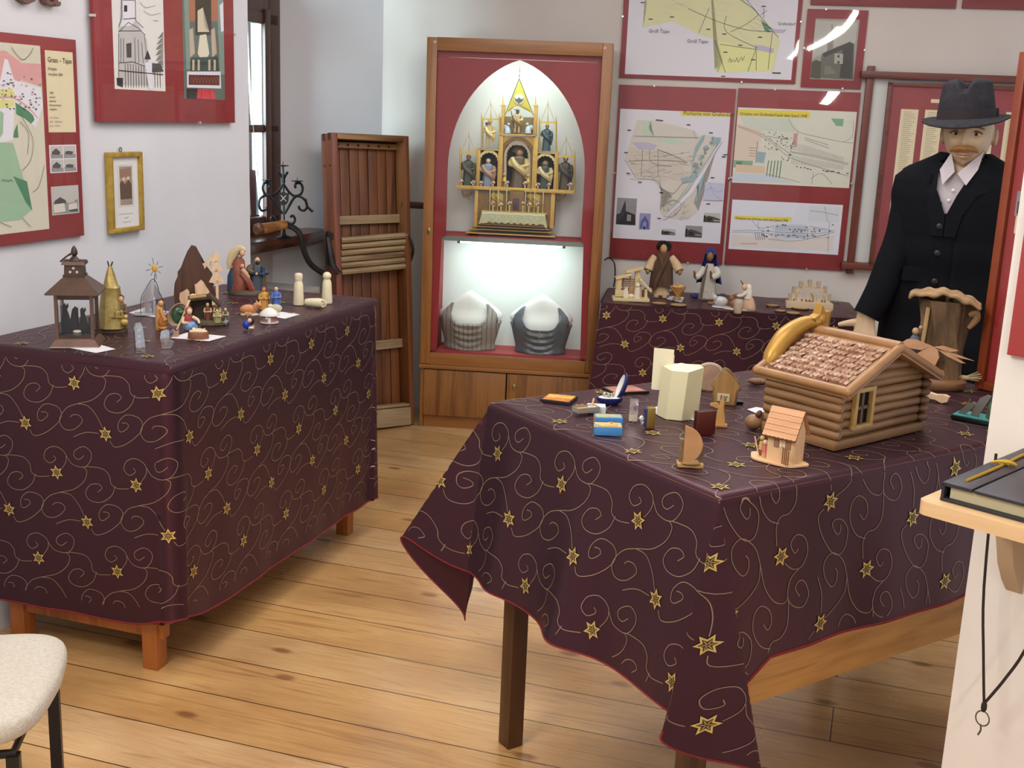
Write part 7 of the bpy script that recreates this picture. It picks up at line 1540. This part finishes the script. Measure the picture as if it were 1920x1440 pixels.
def rfn(u, v):
    x = -62+124*u; z = 170+16*math.sin(PI*u)**.8 - 10*u + 2.5*math.sin(v*9+u*14) + 1.5*math.sin(u*31); return (x, -40+70*v+3*math.sin(u*17), z - 10*abs(v-.5))
mb.grid(rfn, 40, 12); mb.build('bark_roof', t, solid=.007)
mb = MB(k).m(mat('#a07c54', .9, bp=.8)); mb.tube(crs([(44, -8, 140), (54, -8, 146), (57, -6, 134), (46, -6, 116)], 3), [5, 8, 7, 4], 7); mb.build('bark_knot', t)
mb = MB(k).m(mat('#2a3a24', .8)); mb.ball((-26, -26, 26), (9, 5, 16), 8); mb.build('moss', t)
lf = mat('#c9946a', .6, var='#d6a57c', vs=20); st = bpy.data.objects.new('leaf_star', None); COL.objects.link(st); st.parent = t
for nm, q in (('leaf', [(-66, 84), (-56, 92), (-40, 92), (-14, 84), (-30, 74), (-54, 76)]), ('leaf', [(-14, 84), (-38, 66), (-30, 58), (-14, 48), (-4, 46), (2, 64), (-2, 78)]), ('leaf', [(-10, 82), (6, 86), (34, 80), (20, 76)]), ('leaf', [(-2, 78), (20, 72), (48, 58), (40, 58), (14, 68)]), ('leaf', [(4, 78), (34, 72), (62, 64), (30, 68)])):
    mb = MB(k).m(lf); mb.prism(q, -48, -45.5); mb.build(nm, st)
mb = MB(k).m(C_('#5c626e')); mb.lathe([(13, 0), (12, 40), (9, 70), (4, 78)], 10, c=(-44, -22, 20), sy=.7); mb.m(C_('#b5946e')); mb.ball((-44, -24, 104), 7, 9); mb.ball((-36, -26, 112), 4, 8); mb.build('robed_figures', t)
mb = MB(k).m(wood('#a08254', '#b8996a', 'z', .7)); mb.tube([(-30, -24, 80), (-27, -22, 150)], [4, 4.5], 7); mb.build('pole', t)
mb = MB(k).m(mat('#b9a27c', .8)); 
for q in range(7): a = -.5+q*.2; mb.tube([(46, 0, 20), (46+34*math.cos(a), 4*math.sin(q*2), 24+10*math.sin(a)+q)], [2.2, .6], 5)
mb.ball((50, 0, 22), (14, 6, 5), 8); mb.build('straw_tuft', t)
t, k = stand('wooden_cutout', 'pale wooden wavy cut-out piece lying right of the log cabin', 'wood piece', 1748, 752, TOPR, -.25); mb = MB(k).m(plw); mb.prism([(-34, 3), (-34, 14), (-12, 15), (6, 12), (22, 14), (30, 11), (28, 2), (18, -2), (6, 3)], -6, 6); o = mb.build('cutout', t); o.location.z = 2*k
t, k = stand('turquoise_tray', 'turquoise painted tray with grey fins and mossy figure, beside the white wall', 'tray', 1822, 790, TOPR, -.3)
mb = MB(k).m(mat('#0e1818', .5)); mb.box((8, 14, 4), (88, 50, 8), bev=1.5); mb.build('base', t); mb = MB(k).m(mat('#3d9a90', .5)); mb.box((8, 14, 8.6), (84, 46, 1.6)); mb.build('painted_top', t)
fg = mat('#75706a', .6)
for x, h in ((-12, 34), (12, 52)): mb = MB(k).m(fg); mb.prism([(x-18, 9), (x-4, 9), (x+16, h), (x+8, h+2), (x-4, h-6)], 4, 9); mb.build('fin', t)
mb = MB(k).m(mat('#2a4a34', .7, var='#5a6a4c', vs=60, bp=.8)); mb.lathe([(22, 9), (20, 40), (14, 50)], 12, c=(42, 12, 0), sy=.7, wob=.08); mb.build('mossy_block', t); mb = MB(k).m(mat('#4c5a60', .6, bp=.6)); mb.ball((42, 10, 56), (15, 12, 12), 10); mb.build('stone_head', t)
# ================================================================ MANNEQUIN IN A DARK SUIT
MY = math.radians(-20.6); MW = Wall(1.5, 4.0, MY)
man = thing('mannequin', 'male mannequin with ginger moustache in grey felt hat and black suit, standing at right', 'mannequin', MW.w(0), MY)
def mp(px, py, y=0.): a = MW.at(px, py, y); return V((a[0], y, a[1]))
blk = mat('#0d0e12', .92, var='#121318', vs=120, spec=.12); blk2 = mat('#0f1016', .9, spec=.15); shirtm = mat('#c2b8ba', .8, var='#b5abae', vs=10); skin = mat('#c9ae8c', .42, var='#bfa280', vs=14); hairm = mat('#9a6f3c', .85, bp=.8, bs=400)
xc = mp(1806, 330).x
zsh, zhem = mp(1700, 325).z, .74
def ring_at(z, grow=0.0):
    T_ = [(.70, .205, .125), (.85, .205, .125), (1.02, .200, .128), (1.12, .198, .13), (1.25, .205, .13), (1.33, .212, .122), (1.385, .205, .105), (1.42, .165, .085), (1.455, .095, .070), (1.475, .062, .060)]
    for (z0, a0, b0), (z1, a1, b1) in zip(T_, T_[1:]):
        if z <= z1: f = max(0, (z-z0)/(z1-z0)); return a0+(a1-a0)*f+grow, b0+(b1-b0)*f+grow
    return T_[-1][1]+grow, T_[-1][2]+grow
vb = mp(1772, 394).z                      # bottom of the shirt opening
ztop = 1.47
def _pw(z, K):
    for (z0, x0), (z1, x1) in zip(K, K[1:]):
        if z <= z1: return x0 + (x1-x0)*(z-z0)/(z1-z0)
    return K[-1][1]
def _vk(*q): return [((lambda p: (p.z, p.x - xc))(mp(a, b, -.10))) for a, b in q]
VL = _vk((1773, 394), (1752, 345), (1764, 310), (1786, 283)); VR = _vk((1775, 394), (1812, 340), (1836, 304), (1850, 283))
vb = VL[0][0]
def torso(u, v, grow, open_=True):
    th = 2*PI*u - PI/2; z = zhem + (ztop-zhem)*v; a, b = ring_at(z, grow)
    c_, s_ = math.cos(th), math.sin(th)
    x = a*math.copysign(abs(c_)**.85, c_); y = b*math.copysign(abs(s_)**.9, s_)
    if open_ and y < 0 and z > vb and _pw(z, VL) < x < _pw(z, VR): return None
    return (xc + x, .02 + y - .004*math.sin(z*40)*(z < 1.2), z)
mb = MB().m(blk); mb.grid(lambda u, v: torso(u, v, .012), 96, 60); coat = mb.build('coat', man, solid=.006)
mb = MB().m(shirtm); mb.grid(lambda u, v: torso(u, .45+v*.462, -.002, False), 48, 24); sh = mb.build('shirt', man)
for x, y in ((1787, 357), (1779, 376)):
    mb = MB().m(mat('#e6e0dc', .3)); p = mp(x, y, -.112); mb.ball(p, (.006, .003, .006), 8); mb.build('button', sh)
mb = MB().m(shirtm)
for sx in (-1, 1):
    q = [(1784, 286), (1790, 322), (1767, 346), (1762, 318)] if sx < 0 else [(1846, 283), (1795, 325), (1811, 348), (1834, 318)]
    q = [mp(px, py, yy) for (px, py), yy in zip(q, (-.055, -.094, -.118, -.090))]
    f_ = mb.vs(q); g_ = mb.vs([p_ + V((0, .007, 0)) for p_ in q]); mb.f(f_); mb.f(g_[::-1])
    for i in range(4): mb.f([f_[i], g_[i], g_[(i+1) % 4], f_[(i+1) % 4]])
mb.tube([(xc-.012+.060*math.cos(a), .012+.062*math.sin(a), 1.46+.008*math.sin(a)) for a in [q*PI/10 for q in range(-3, 14)]], .013, 8, sq=.5); mb.build('collar', sh)
# lapels, buttons, pocket flap
for sx in (-1, 1):
    Q, O = [], []
    def front(x, z, g): a, b = ring_at(z, .012); return .02 - b*max(.12, 1 - min(.98, abs(x)/a)**2.1)**.5 - g
    K_ = VL if sx < 0 else VR
    for z, w in ((1.440, .030), (1.405, .062), (1.352, .088), (1.338, .062), (1.27, .050), (1.20, .036), (vb-.012, .0)):
        x = _pw(max(z, vb), K_); Q.append((x, front(x, z, .010), z)); x2 = x + sx*w; O.append((x2, front(x2, z, .008), z))
    mb = MB().m(blk2); A_ = mb.vs([(xc+x, y, z) for x, y, z in Q]); B_ = mb.vs([(xc+x, y, z) for x, y, z in O]); A2 = mb.vs([(xc+x, y+.006, z) for x, y, z in Q]); B2 = mb.vs([(xc+x, y+.006, z) for x, y, z in O])
    for i in range(6):
        for q in ((A_[i], A_[i+1], B_[i+1], B_[i]), (A2[i], B2[i], B2[i+1], A2[i+1]), (A_[i], A2[i], A2[i+1], A_[i+1]), (B_[i], B_[i+1], B2[i+1], B2[i])): mb.f(list(q))
    mb.build('lapel', coat)
for x, y in ((1761, 425), (1757, 475), (1752, 528)):
    mb = MB().m(mat('#131318', .5)); p = mp(x, y, -.13); mb.ball((p.x, -.128, p.z), (.011, .004, .011), 10); mb.build('button', coat)
mb = MB().m(blk2); p = mp(1700, 515, -.12); mb.box((p.x+.05, -.105, p.z), (.13, .01, .045), rot=(0, .08, .25)); mb.build('pocket_flap', coat)
# sleeves: the left one in the photo reaches forward and down
qa = [mp(1716, 338, .0), mp(1706, 385, -.01), mp(1694, 440, -.03), mp(1674, 490, -.06), mp(1650, 545, -.09), mp(1625, 592, -.11)]
mb = MB().m(blk); mb.tube(crs(qa, 5), [.052, .062, .060, .056, .050, .047], 14, sq=.95); mb.ball(qa[0]+V((.0, .0, -.005)), (.060, .066, .062), 12); mb.build('sleeve', man)
qb = [V((2*xc - q.x, q.y, q.z)) for q in qa[:3]] + [V((2*xc-qa[3].x-.03, -.02, qa[3].z)), V((2*xc-qa[4].x-.07, -.02, qa[4].z)), V((2*xc-qa[5].x-.10, -.02, qa[5].z))]
mb = MB().m(blk); mb.tube(crs(qb, 5), [.052, .062, .060, .056, .050, .047], 14); mb.ball(qb[0], (.060, .066, .062), 12); mb.build('sleeve', man)
def hand(q, sx, dirn):
    """palm, four bent fingers and a side thumb merged into one skin; q wrist, dirn from wrist to knuckles"""
    d = dirn.normalized(); w = V((sx, .12, .35*sx)).normalized(); w = (w - w.dot(d)*d).normalized(); nrm = d.cross(w)
    mb = MB().m(skin); kn = q + d*.088
    mb.loft([[q + w*(.030*math.cos(a)) + nrm*(.022*math.sin(a)) - d*.035 for a in [i*PI/6 for i in range(12)]], [q + d*.02 + w*(.034*math.cos(a)) + nrm*(.018*math.sin(a)) for a in [i*PI/6 for i in range(12)]], [q + d*.06 + w*(.043*math.cos(a)) + nrm*(.015*math.sin(a)) for a in [i*PI/6 for i in range(12)]], [kn + w*(.041*math.cos(a)) + nrm*(.012*math.sin(a)) for a in [i*PI/6 for i in range(12)]]])
    for i, (o, L) in enumerate(((-.031, .066), (-.0105, .076), (.0105, .080), (.031, .070))):
        b = kn + w*o - d*.01; s1 = (d + w*o*1.6 + nrm*.12).normalized(); s2 = (d + nrm*.45 + w*o).normalized()
        mb.tube([b, b+s1*L*.5, b+s1*L*.5+s2*L*.32, b+s1*L*.5+s2*L*.55], [.0100, .0092, .0085, .0062], 10)
    tb = q + d*.012 + w*.026; t1 = (w*.92 + d*.12 + nrm*.15).normalized(); t2 = (w*.95 + d*.22).normalized()
    mb.tube([tb - w*.02, tb + t1*.022, tb + t1*.045, tb + t1*.045 + t2*.026], [.015, .0135, .0105, .0075], 10)
    o = mb.build('hand', man)
    r = o.modifiers.new('merge', 'REMESH'); r.mode = 'VOXEL'; r.voxel_size = .0032; r.use_smooth_shade = True
    s_ = o.modifiers.new('soft', 'SMOOTH'); s_.factor = .5; s_.iterations = 4; return o
hand(mp(1623, 598, -.115), -1, mp(1618, 650, -.14) - mp(1623, 598, -.115))
hand(qb[-1] + V((.01, -.005, -.02)), 1, V((.02, -.03, -1)))
# trousers and shoes
mb = MB().m(blk2)
for sx in (-1, 1): mb.tube([(xc+sx*.095, .03, .82), (xc+sx*.10, .02, .62), (xc+sx*.105, .02, .45), (xc+sx*.11, .03, .07)], [.105, .092, .078, .075], 14)
mb.build('trousers', man)
for sx in (-1, 1): mb = MB().m(mat('#141210', .3)); mb.ball((xc+sx*.115, -.04, .035), (.048, .14, .036), 12); mb.build('shoe', man)
# head
hc = mp(1817, 249); HX, HZ = hc.x, hc.z
def skull(u, v):
    th = 2*PI*u; ph = -PI/2 + PI*v; z = math.sin(ph); r = math.cos(ph)
    x, y = r*math.sin(th), -r*math.cos(th)
    fx = math.atan2(x, -y) if r > 1e-3 else 0; front = max(0, -y)
    jw = 1 - .22*max(0, -z)**1.3 - .06*max(0, z)
    X, Y, Z = .079*x*jw, .098*y*(1-.06*max(0, -z)*(y > 0)), .125*z
    g = lambda cx, cz, sx, sz: math.exp(-((fx-cx)/sx)**2 - ((z-cz)/sz)**2)
    if front > .15:
        d = .026*g(0, -.20, .13, .13) + .014*g(0, -.02, .10, .20) + .009*g(0, .18, .55, .09) - .013*(g(.42, .02, .20, .11) + g(-.42, .02, .20, .11)) + .007*(g(.62, -.20, .25, .18) + g(-.62, -.20, .25, .18)) + .009*g(0, -.80, .30, .14) + .005*g(0, -.50, .26, .10) - .004*g(0, -.63, .28, .05) - .004*(g(.35, -.38, .1, .2)+g(-.35, -.38, .1, .2))
        Y -= d; X += d*.25*x
    return (HX + X, Y - .005, HZ + Z)
tilt = M.Translation((HX, 0, HZ)) @ M.Rotation(-.10, 4, 'Z') @ M.Rotation(.07, 4, 'X') @ M.Translation((-HX, 0, -HZ))
mb = MB(); mb.T = tilt; mb.m(skin); mb.grid(skull, 72, 48)
for sx in (-1, 1): mb.ball((HX+sx*.082, .012, HZ-.012), (.010, .020, .032), 10, rot=(.15, 0, sx*.3))
mb.T = M(); mb.tube([(HX, .015, HZ-.07), (HX-.004, .0, HZ-.13), (HX-.010, -.005, HZ-.20)], [.058, .058, .066], 16); head = mb.build('head', man)
r = head.modifiers.new('merge', 'REMESH'); r.mode = 'VOXEL'; r.voxel_size = .0032; r.use_smooth_shade = True
s_ = head.modifiers.new('soft', 'SMOOTH'); s_.factor = .5; s_.iterations = 3
for sx in (-1, 1):
    mb = MB(); mb.T = tilt; mb.m(mat('#d8d0c0', .3)); c_ = (HX+sx*.032, -.080, HZ+.003); mb.ball(c_, (.0135, .008, .0075), 12); mb.m(mat('#2a1d14', .3)); mb.ball((c_[0], c_[1]-.0055, c_[2]-.001), (.0058, .004, .0058), 10); e = mb.build('eye', head)
    mb = MB(); mb.T = tilt; mb.m(mat('#6b4a30', .7)); mb.tube(crs([(HX+sx*.016, -.0885, HZ+.006), (HX+sx*.032, -.0925, HZ+.012), (HX+sx*.050, -.080, HZ+.004)], 4), .0022, 6); mb.build('eyelid', head)
    mb = MB(); mb.T = tilt; mb.m(mat('#7a5c40', .9)); mb.tube(crs([(HX+sx*.014, -.096, HZ+.020), (HX+sx*.034, -.096, HZ+.026), (HX+sx*.056, -.080, HZ+.018)], 4), [.0024, .0034, .0015], 6); mb.build('eyebrow', head)
mb = MB(); mb.T = tilt; mb.m(hairm)
mb.tube(crs([(HX-.044, -.084, HZ-.056), (HX-.030, -.097, HZ-.046), (HX-.010, -.108, HZ-.042), (HX, -.110, HZ-.043), (HX+.010, -.108, HZ-.042), (HX+.030, -.097, HZ-.046), (HX+.044, -.084, HZ-.056)], 4), [.003, .0085, .0095, .008, .0095, .0085, .003], 9); mb.build('moustache', head)
mb = MB(); mb.T = tilt; mb.m(mat('#b08468', .4)); mb.tube(crs([(HX-.024, -.089, HZ-.064), (HX-.010, -.0995, HZ-.061), (HX, -.1005, HZ-.063), (HX+.010, -.0995, HZ-.061), (HX+.024, -.089, HZ-.064)], 4), [.002, .0042, .004, .0042, .002], 8, sq=.8); mb.tube(crs([(HX-.020, -.089, HZ-.068), (HX, -.100, HZ-.072), (HX+.020, -.089, HZ-.068)], 5), [.002, .0058, .002], 8); mb.build('lips', head)
# felt hat
felt = mat('#2b292c', .95, var='#333136', vs=60, bp=.25, bs=300, spec=.2); bandm = mat('#251b1e', .85)
ht = bpy.data.objects.new('hat', None); COL.objects.link(ht); ht.parent = man
hb = mp(1812, 215); hat_T = M.Translation((hb.x, -.005, hb.z)) @ M.Rotation(-.10, 4, 'Z') @ M.Rotation(-.075, 4, 'Y') @ M.Rotation(.05, 4, 'X')
def brim(u, v):
    th = 2*PI*u; a = .088 + .052*v; b = .108 + .050*v; dz = .010*v*v*math.cos(th)**2*.9 - .018*v*v*max(0, -math.sin(th)) + .010*v*v*max(0, math.sin(th)); return (a*math.cos(th), b*math.sin(th), -.012 + dz - .008*v)
mb = MB(); mb.T = hat_T; mb.m(felt); mb.grid(brim, 64, 8); mb.build('brim', ht, solid=.004)
def crown(u, v):
    th = 2*PI*u; c_, s_ = math.cos(th), math.sin(th)
    if v < .7: f = v/.7; a, b, z = .092-.014*f**1.5, .112-.016*f**1.5, -.014+.112*f
    else:
        f = (v-.7)/.3; q = math.cos(f*PI/2); a, b = .078*q, .096*q; z = .098 + .022*math.sin(f*PI/2)
    x, y = a*c_, b*s_
    z -= .028*math.exp(-(x/.020)**2)*max(0, min(1, (z-.07)/.04))*(1-.3*s_)
    pin = max(0, (z-.045)/.06); pin = min(pin, 1)*math.exp(-((abs(math.atan2(c_, -s_))-.75)/.38)**2); x *= 1-.20*pin; y *= 1-.10*pin
    z -= .012*max(0, -s_)*max(0, (z-.08)/.04)*-.3
    return (x, y, z)
mb = MB(); mb.T = hat_T; mb.m(felt); mb.grid(crown, 72, 36); mb.build('crown', ht)
mb = MB(); mb.T = hat_T; mb.m(bandm); mb.grid(lambda u, v: ((.0945-.003*v)*math.cos(2*PI*u), (.1145-.003*v)*math.sin(2*PI*u), -.012+.030*v), 64, 2); mb.box((.094, .02, .004), (.010, .030, .026), bev=.003); mb.build('band', ht)

# ================================================================ RED FRAMED PANEL at the far end of the front table
_pp = onz(1828, 727, HR + .006); DW = Wall(_pp.x, _pp.y, math.radians(-52.1))
zt = DW.at(1898, 97)[1]; PH = zt - _pp.z; PWD = .42
t = thing('exhibit_board', 'red glazed display panel in reddish brown frame, standing at far end of front table', 'panel', _pp, DW.yaw)
rf_ = mat('#7c3418', .4, var='#8a3e20', vs=10)
mb = MB().m(mat('#9c2c2c', .55)); mb.box((PWD/2, .018, PH/2), (PWD-.02, .012, PH-.02)); mb.build('red_board', t)
for c, d in (((.011, .012, PH/2), (.022, .032, PH)), ((PWD-.011, .012, PH/2), (.022, .032, PH)), ((PWD/2, .012, .011), (PWD-.044, .032, .022)), ((PWD/2, .012, PH-.011), (PWD-.044, .032, .022))):
    mb = MB().m(rf_); mb.box(c, d, bev=.003); mb.build('frame_bar', t)
mb = MB().m(GLASS); mb.box((PWD/2, .006, PH/2), (PWD-.044, .002, PH-.044)); mb.build('glass_cover', t)
a = DW.at(1904, 358); b = DW.at(1906, 405); mb = MB().m(GREY); mb.box((a[0]+.05, .0105, (a[1]+b[1])/2-_pp.z), (.10, .001, a[1]-b[1])); mb.m(GREYD); mb.box((a[0]+.05, .0098, (a[1]+b[1])/2-.01-_pp.z), (.09, .001, (a[1]-b[1])*.5)); mb.build('photo', t)
a = DW.at(1901, 405); b = DW.at(1900, 438); mb = MB().m(CREAM); mb.box((a[0]+.05, .0105, (a[1]+b[1])/2-_pp.z), (.10, .001, a[1]-b[1])); mb.build('caption', t)
# ================================================================ RIGHT WALL: poster, shelf, guest book, key cord
x0, z0 = PW.at(1887.5, 665, -.014)
t = thing('poster_board', 'bright red board on the white wall at the right edge, above the shelf', 'poster', PW.w(x0, 0, z0), PW.yaw)
mb = MB().m(mat('#a63430', .55)); mb.box((.30, -.008, .36), (.60, .012, .72), bev=.001); mb.build('backing_panel', t); mb = MB().m(GLASS); mb.box((.30, -.017, .36), (.60, .002, .72)); mb.build('glass_cover', t)
SZ = 1.0; sc_ = onz(1720, 936, SZ); rel = sc_ - PW.o; sx_, sy_ = rel.dot(PW.u), rel.dot(PW.n)
birch = wood('#cfa878', '#dcb88a', 'x', .45, c3='#c49a68', scale=8, bp=.05)
t = thing('bracket_shelf', 'pale wooden wall shelf with rounded corner carrying the black guest book, right edge', 'shelf', PW.w(sx_, 0, SZ-.022), PW.yaw)
SD = -sy_
mb = MB().m(birch); mb.prism([(0, 0), (0, -SD+.012), (.004, -SD+.004), (.012, -SD), (.56, -SD), (.56, 0)], 0, .0215, 'z'); mb.build('board', t)
mb = MB().m(mat('#b9a386', .6)); mb.prism([(-.0, 0), (-.0, -.25), (-.03, -.26), (-.055, -.225), (-.06, -.17), (-.10, -.155), (-.13, -.09), (-.20, -.06), (-.24, -.03), (-.27, 0)], 0, .03, 'z'); o = mb.build('bracket', t)
o.location = (PW.at(1893, 1060, -.08)[0]-sx_, 0, 0); o.rotation_euler = (0, -PI/2, 0)
# guest book
A0 = onz(1762, 935, SZ+.002); A1 = onz(1920, 873, SZ+.03)
rel = A0 - PW.o; ax_, ay_ = rel.dot(PW.u), rel.dot(PW.n)
t = thing('guest_book', 'black bound guest book tied with a gold cord, lying on the pale shelf', 'book', PW.w(ax_, ay_, SZ), PW.yaw)
BL_ = .34; cov = mat('#23232a', .42, var='#2a2a31', vs=8, bp=.1, bs=300)
mb = MB().m(cov); mb.box((.22, BL_/2, .0025), (.44, BL_, .005), bev=.001); mb.build('back_cover', t)
mb = MB().m(mat('#b0a684', .8)); mb.box((.225, BL_/2, .0145), (.425, BL_-.012, .018)); mb.build('pages', t)
mb = MB().m(cov); mb.box((.245, BL_/2, .0260), (.39, BL_, .005), bev=.001); mb.box((.024, BL_/2, .0265), (.046, BL_, .006), bev=.001); mb.build('front_cover', t)
mb = MB().m(mat('#1c1c22', .45)); mb.box((.003, BL_/2, .0145), (.005, BL_, .026), bev=.001); mb.build('spine', t)
mb = MB().m(mat('#b8952e', .4, .3)); mb.tube(crs([(.024, .03, .0305), (.026, .10, .032), (.024, .17, .031), (.022, .24, .032), (.024, .32, .0305)], 4), .0026, 7)
for q in ((.020, .16), (.030, .165), (.024, .172)): mb.tube(crs([(q[0]-.012, q[1]-.006, .033), (q[0], q[1], .036), (q[0]+.012, q[1]+.006, .033)], 3), .0024, 6)
mb.build('cord', t)
# cord with key ring hanging under the shelf
def under(px, py, off=-.10): x, z = PW.at(px, py, off); return PW.w(x, off, z)
_u = PW.at(1846, 1005, -.06)
c_ = [under(1845.5, 1008, -.06), under(1845, 1100, -.06), under(1844, 1230, -.06), under(1845, 1318, -.06)]
dkc = mat('#2a1c14', .8, bp=.6, bs=600)
def rel_to(o, pts): m_ = M.Rotation(-PW.yaw, 3, 'Z'); return [m_ @ (p - o) for p in pts]
O_ = V(c_[0]); t = thing('key_cord', 'dark twisted cord loop with a small key ring hanging below the shelf', 'cord', O_, PW.yaw)
c_[0] = V((c_[0].x, c_[0].y, SZ-.021))
mb = MB().m(dkc); mb.tube(crs(rel_to(O_, c_), 4), .0028, 6); d2 = [under(1846, 1318, -.06), under(1862, 1300, -.06), under(1885, 1272, -.06), under(1920, 1222, -.06), under(1960, 1130, -.06), under(1985, 1030, -.06)]
d2[-1] = V((d2[-1].x, d2[-1].y, SZ-.021)); mb.tube(crs(rel_to(O_, d2), 4), .0028, 6); mb.ball(rel_to(O_, [under(1845, 1325, -.06)])[0], (.006, .006, .012), 8); mb.build('cord', t)
kc = rel_to(O_, [under(1842, 1347, -.06)])[0]
mb = MB().m(mat('#6a6258', .3, .9)); mb.tube([(kc.x+.013*math.cos(a), 0*a+kc.y, kc.z+.015*math.sin(a)) for a in [q*PI/9 for q in range(18)]], .0014, 6, closed=True); mb.build('key_ring', t)
mb = MB().m(mat('#6a6258', .3, .9)); mb.tube(crs([(kc.x-.002, kc.y, kc.z-.013), (kc.x, kc.y, kc.z-.024), (kc.x-.004, kc.y, kc.z-.036)], 3), .0018, 6); mb.build('hook', t)

# ================================================================ CHAIR at the lower left
bo = mat('#c4bcaf', .95, var='#b4ab9d', vs=160, bp=1.0, bs=260, sheen=.2); stl = mat('#1b1513', .4, .4)
t = thing('chair', 'cream boucle upholstered chair on thin black legs, cut by lower left corner', 'chair', (-1.052, 1.962, 0), math.radians(13.6))
mb = MB().m(bo)
def cush(u, v):
    th = 2*PI*u; ph = -PI/2 + PI*v; e = .42
    sg = lambda a, p: math.copysign(abs(a)**p, a)
    c_ = max(math.cos(ph), 0)**.35
    x = .225*c_*sg(math.cos(th), e); y = .195*c_*sg(math.sin(th), e); x *= 1 - .12*max(0, -y/.215); z = .036*sg(math.sin(ph), .7)
    return (x, y, .455 + z + .008*(x/.245)**2)
mb.grid(cush, 64, 24); mb.build('seat', t)
mb = MB().m(stl); F = [(.185, .155, .412), (.165, -.165, .412), (-.18, -.165, .412), (-.19, .155, .412)]
mb.tube(F, .009, 8, closed=True); mb.build('seat_frame', t)
for x, y in ((.185, .155), (.165, -.165), (-.19, .155), (-.18, -.165)):
    mb = MB().m(stl); mb.box((x, y, .205), (.022, .022, .41)); mb.build('leg', t)
mb = MB().m(bo); mb.grid(lambda u, v: (-.235 - .05*v + .03*math.cos(2*PI*u)*(.35+.65*math.sin(PI*min(max(v, .03), .97))**.4), .21*math.copysign(abs(math.sin(2*PI*u))**.5, math.sin(2*PI*u))*(.4+.6*math.sin(PI*min(max(v, .03), .97))**.3), .47+.36*v), 32, 14); mb.build('backrest', t)

# ================================================================ LAMPS of the room that show as streaks in the glazed boards
tube_m = mat('#fff4e4', .5, emit=90.)
def streak(p, q, tilt, zl, off, label):
    P = []
    n = (BW.n*math.cos(math.radians(tilt)) + V((0, 0, 1))*-math.sin(math.radians(tilt))).normalized()
    for px, py in (p, q):
        r = ray(px, py).normalized(); o = BW.o + BW.n*-off; w = EYE + r*((o-EYE).dot(BW.n)/r.dot(BW.n)); d = r - n*2*r.dot(n)
        P.append(w + d*((zl - w.z)/d.z))
    t = thing('ceiling_lamp', label, 'lamp', P[0].lerp(P[1], .5)); c = P[0].lerp(P[1], .5); m_ = V((.05, 0, .0)); P = [a - c for a in P]
    mb = MB().m(tube_m); mb.tube(crs([P[0], P[0].lerp(P[1], .5) + m_, P[1]], 5), .030, 8); mb.build('tube', t)
    mb = MB().m(mat('#c9c9c9', .4, .5)); mb.tube([a + V((0, 0, .05)) for a in crs([P[0], P[0].lerp(P[1], .5) + m_, P[1]], 5)], .03, 6); mb.build('housing', t)
streak((1552, 75), (1604, 24), 0, 2.6, .016, 'curved ceiling lamp tube behind the viewer, mirrored in the church photograph')
streak((1472, 117), (1501, 78), 0, 2.6, .016, 'farthest curved ceiling lamp tube, mirrored in the yellow field map')
streak((1504, 226), (1558, 174), 2.4, 2.6, .016, 'curved ceiling lamp tube mirrored in the street plan board')
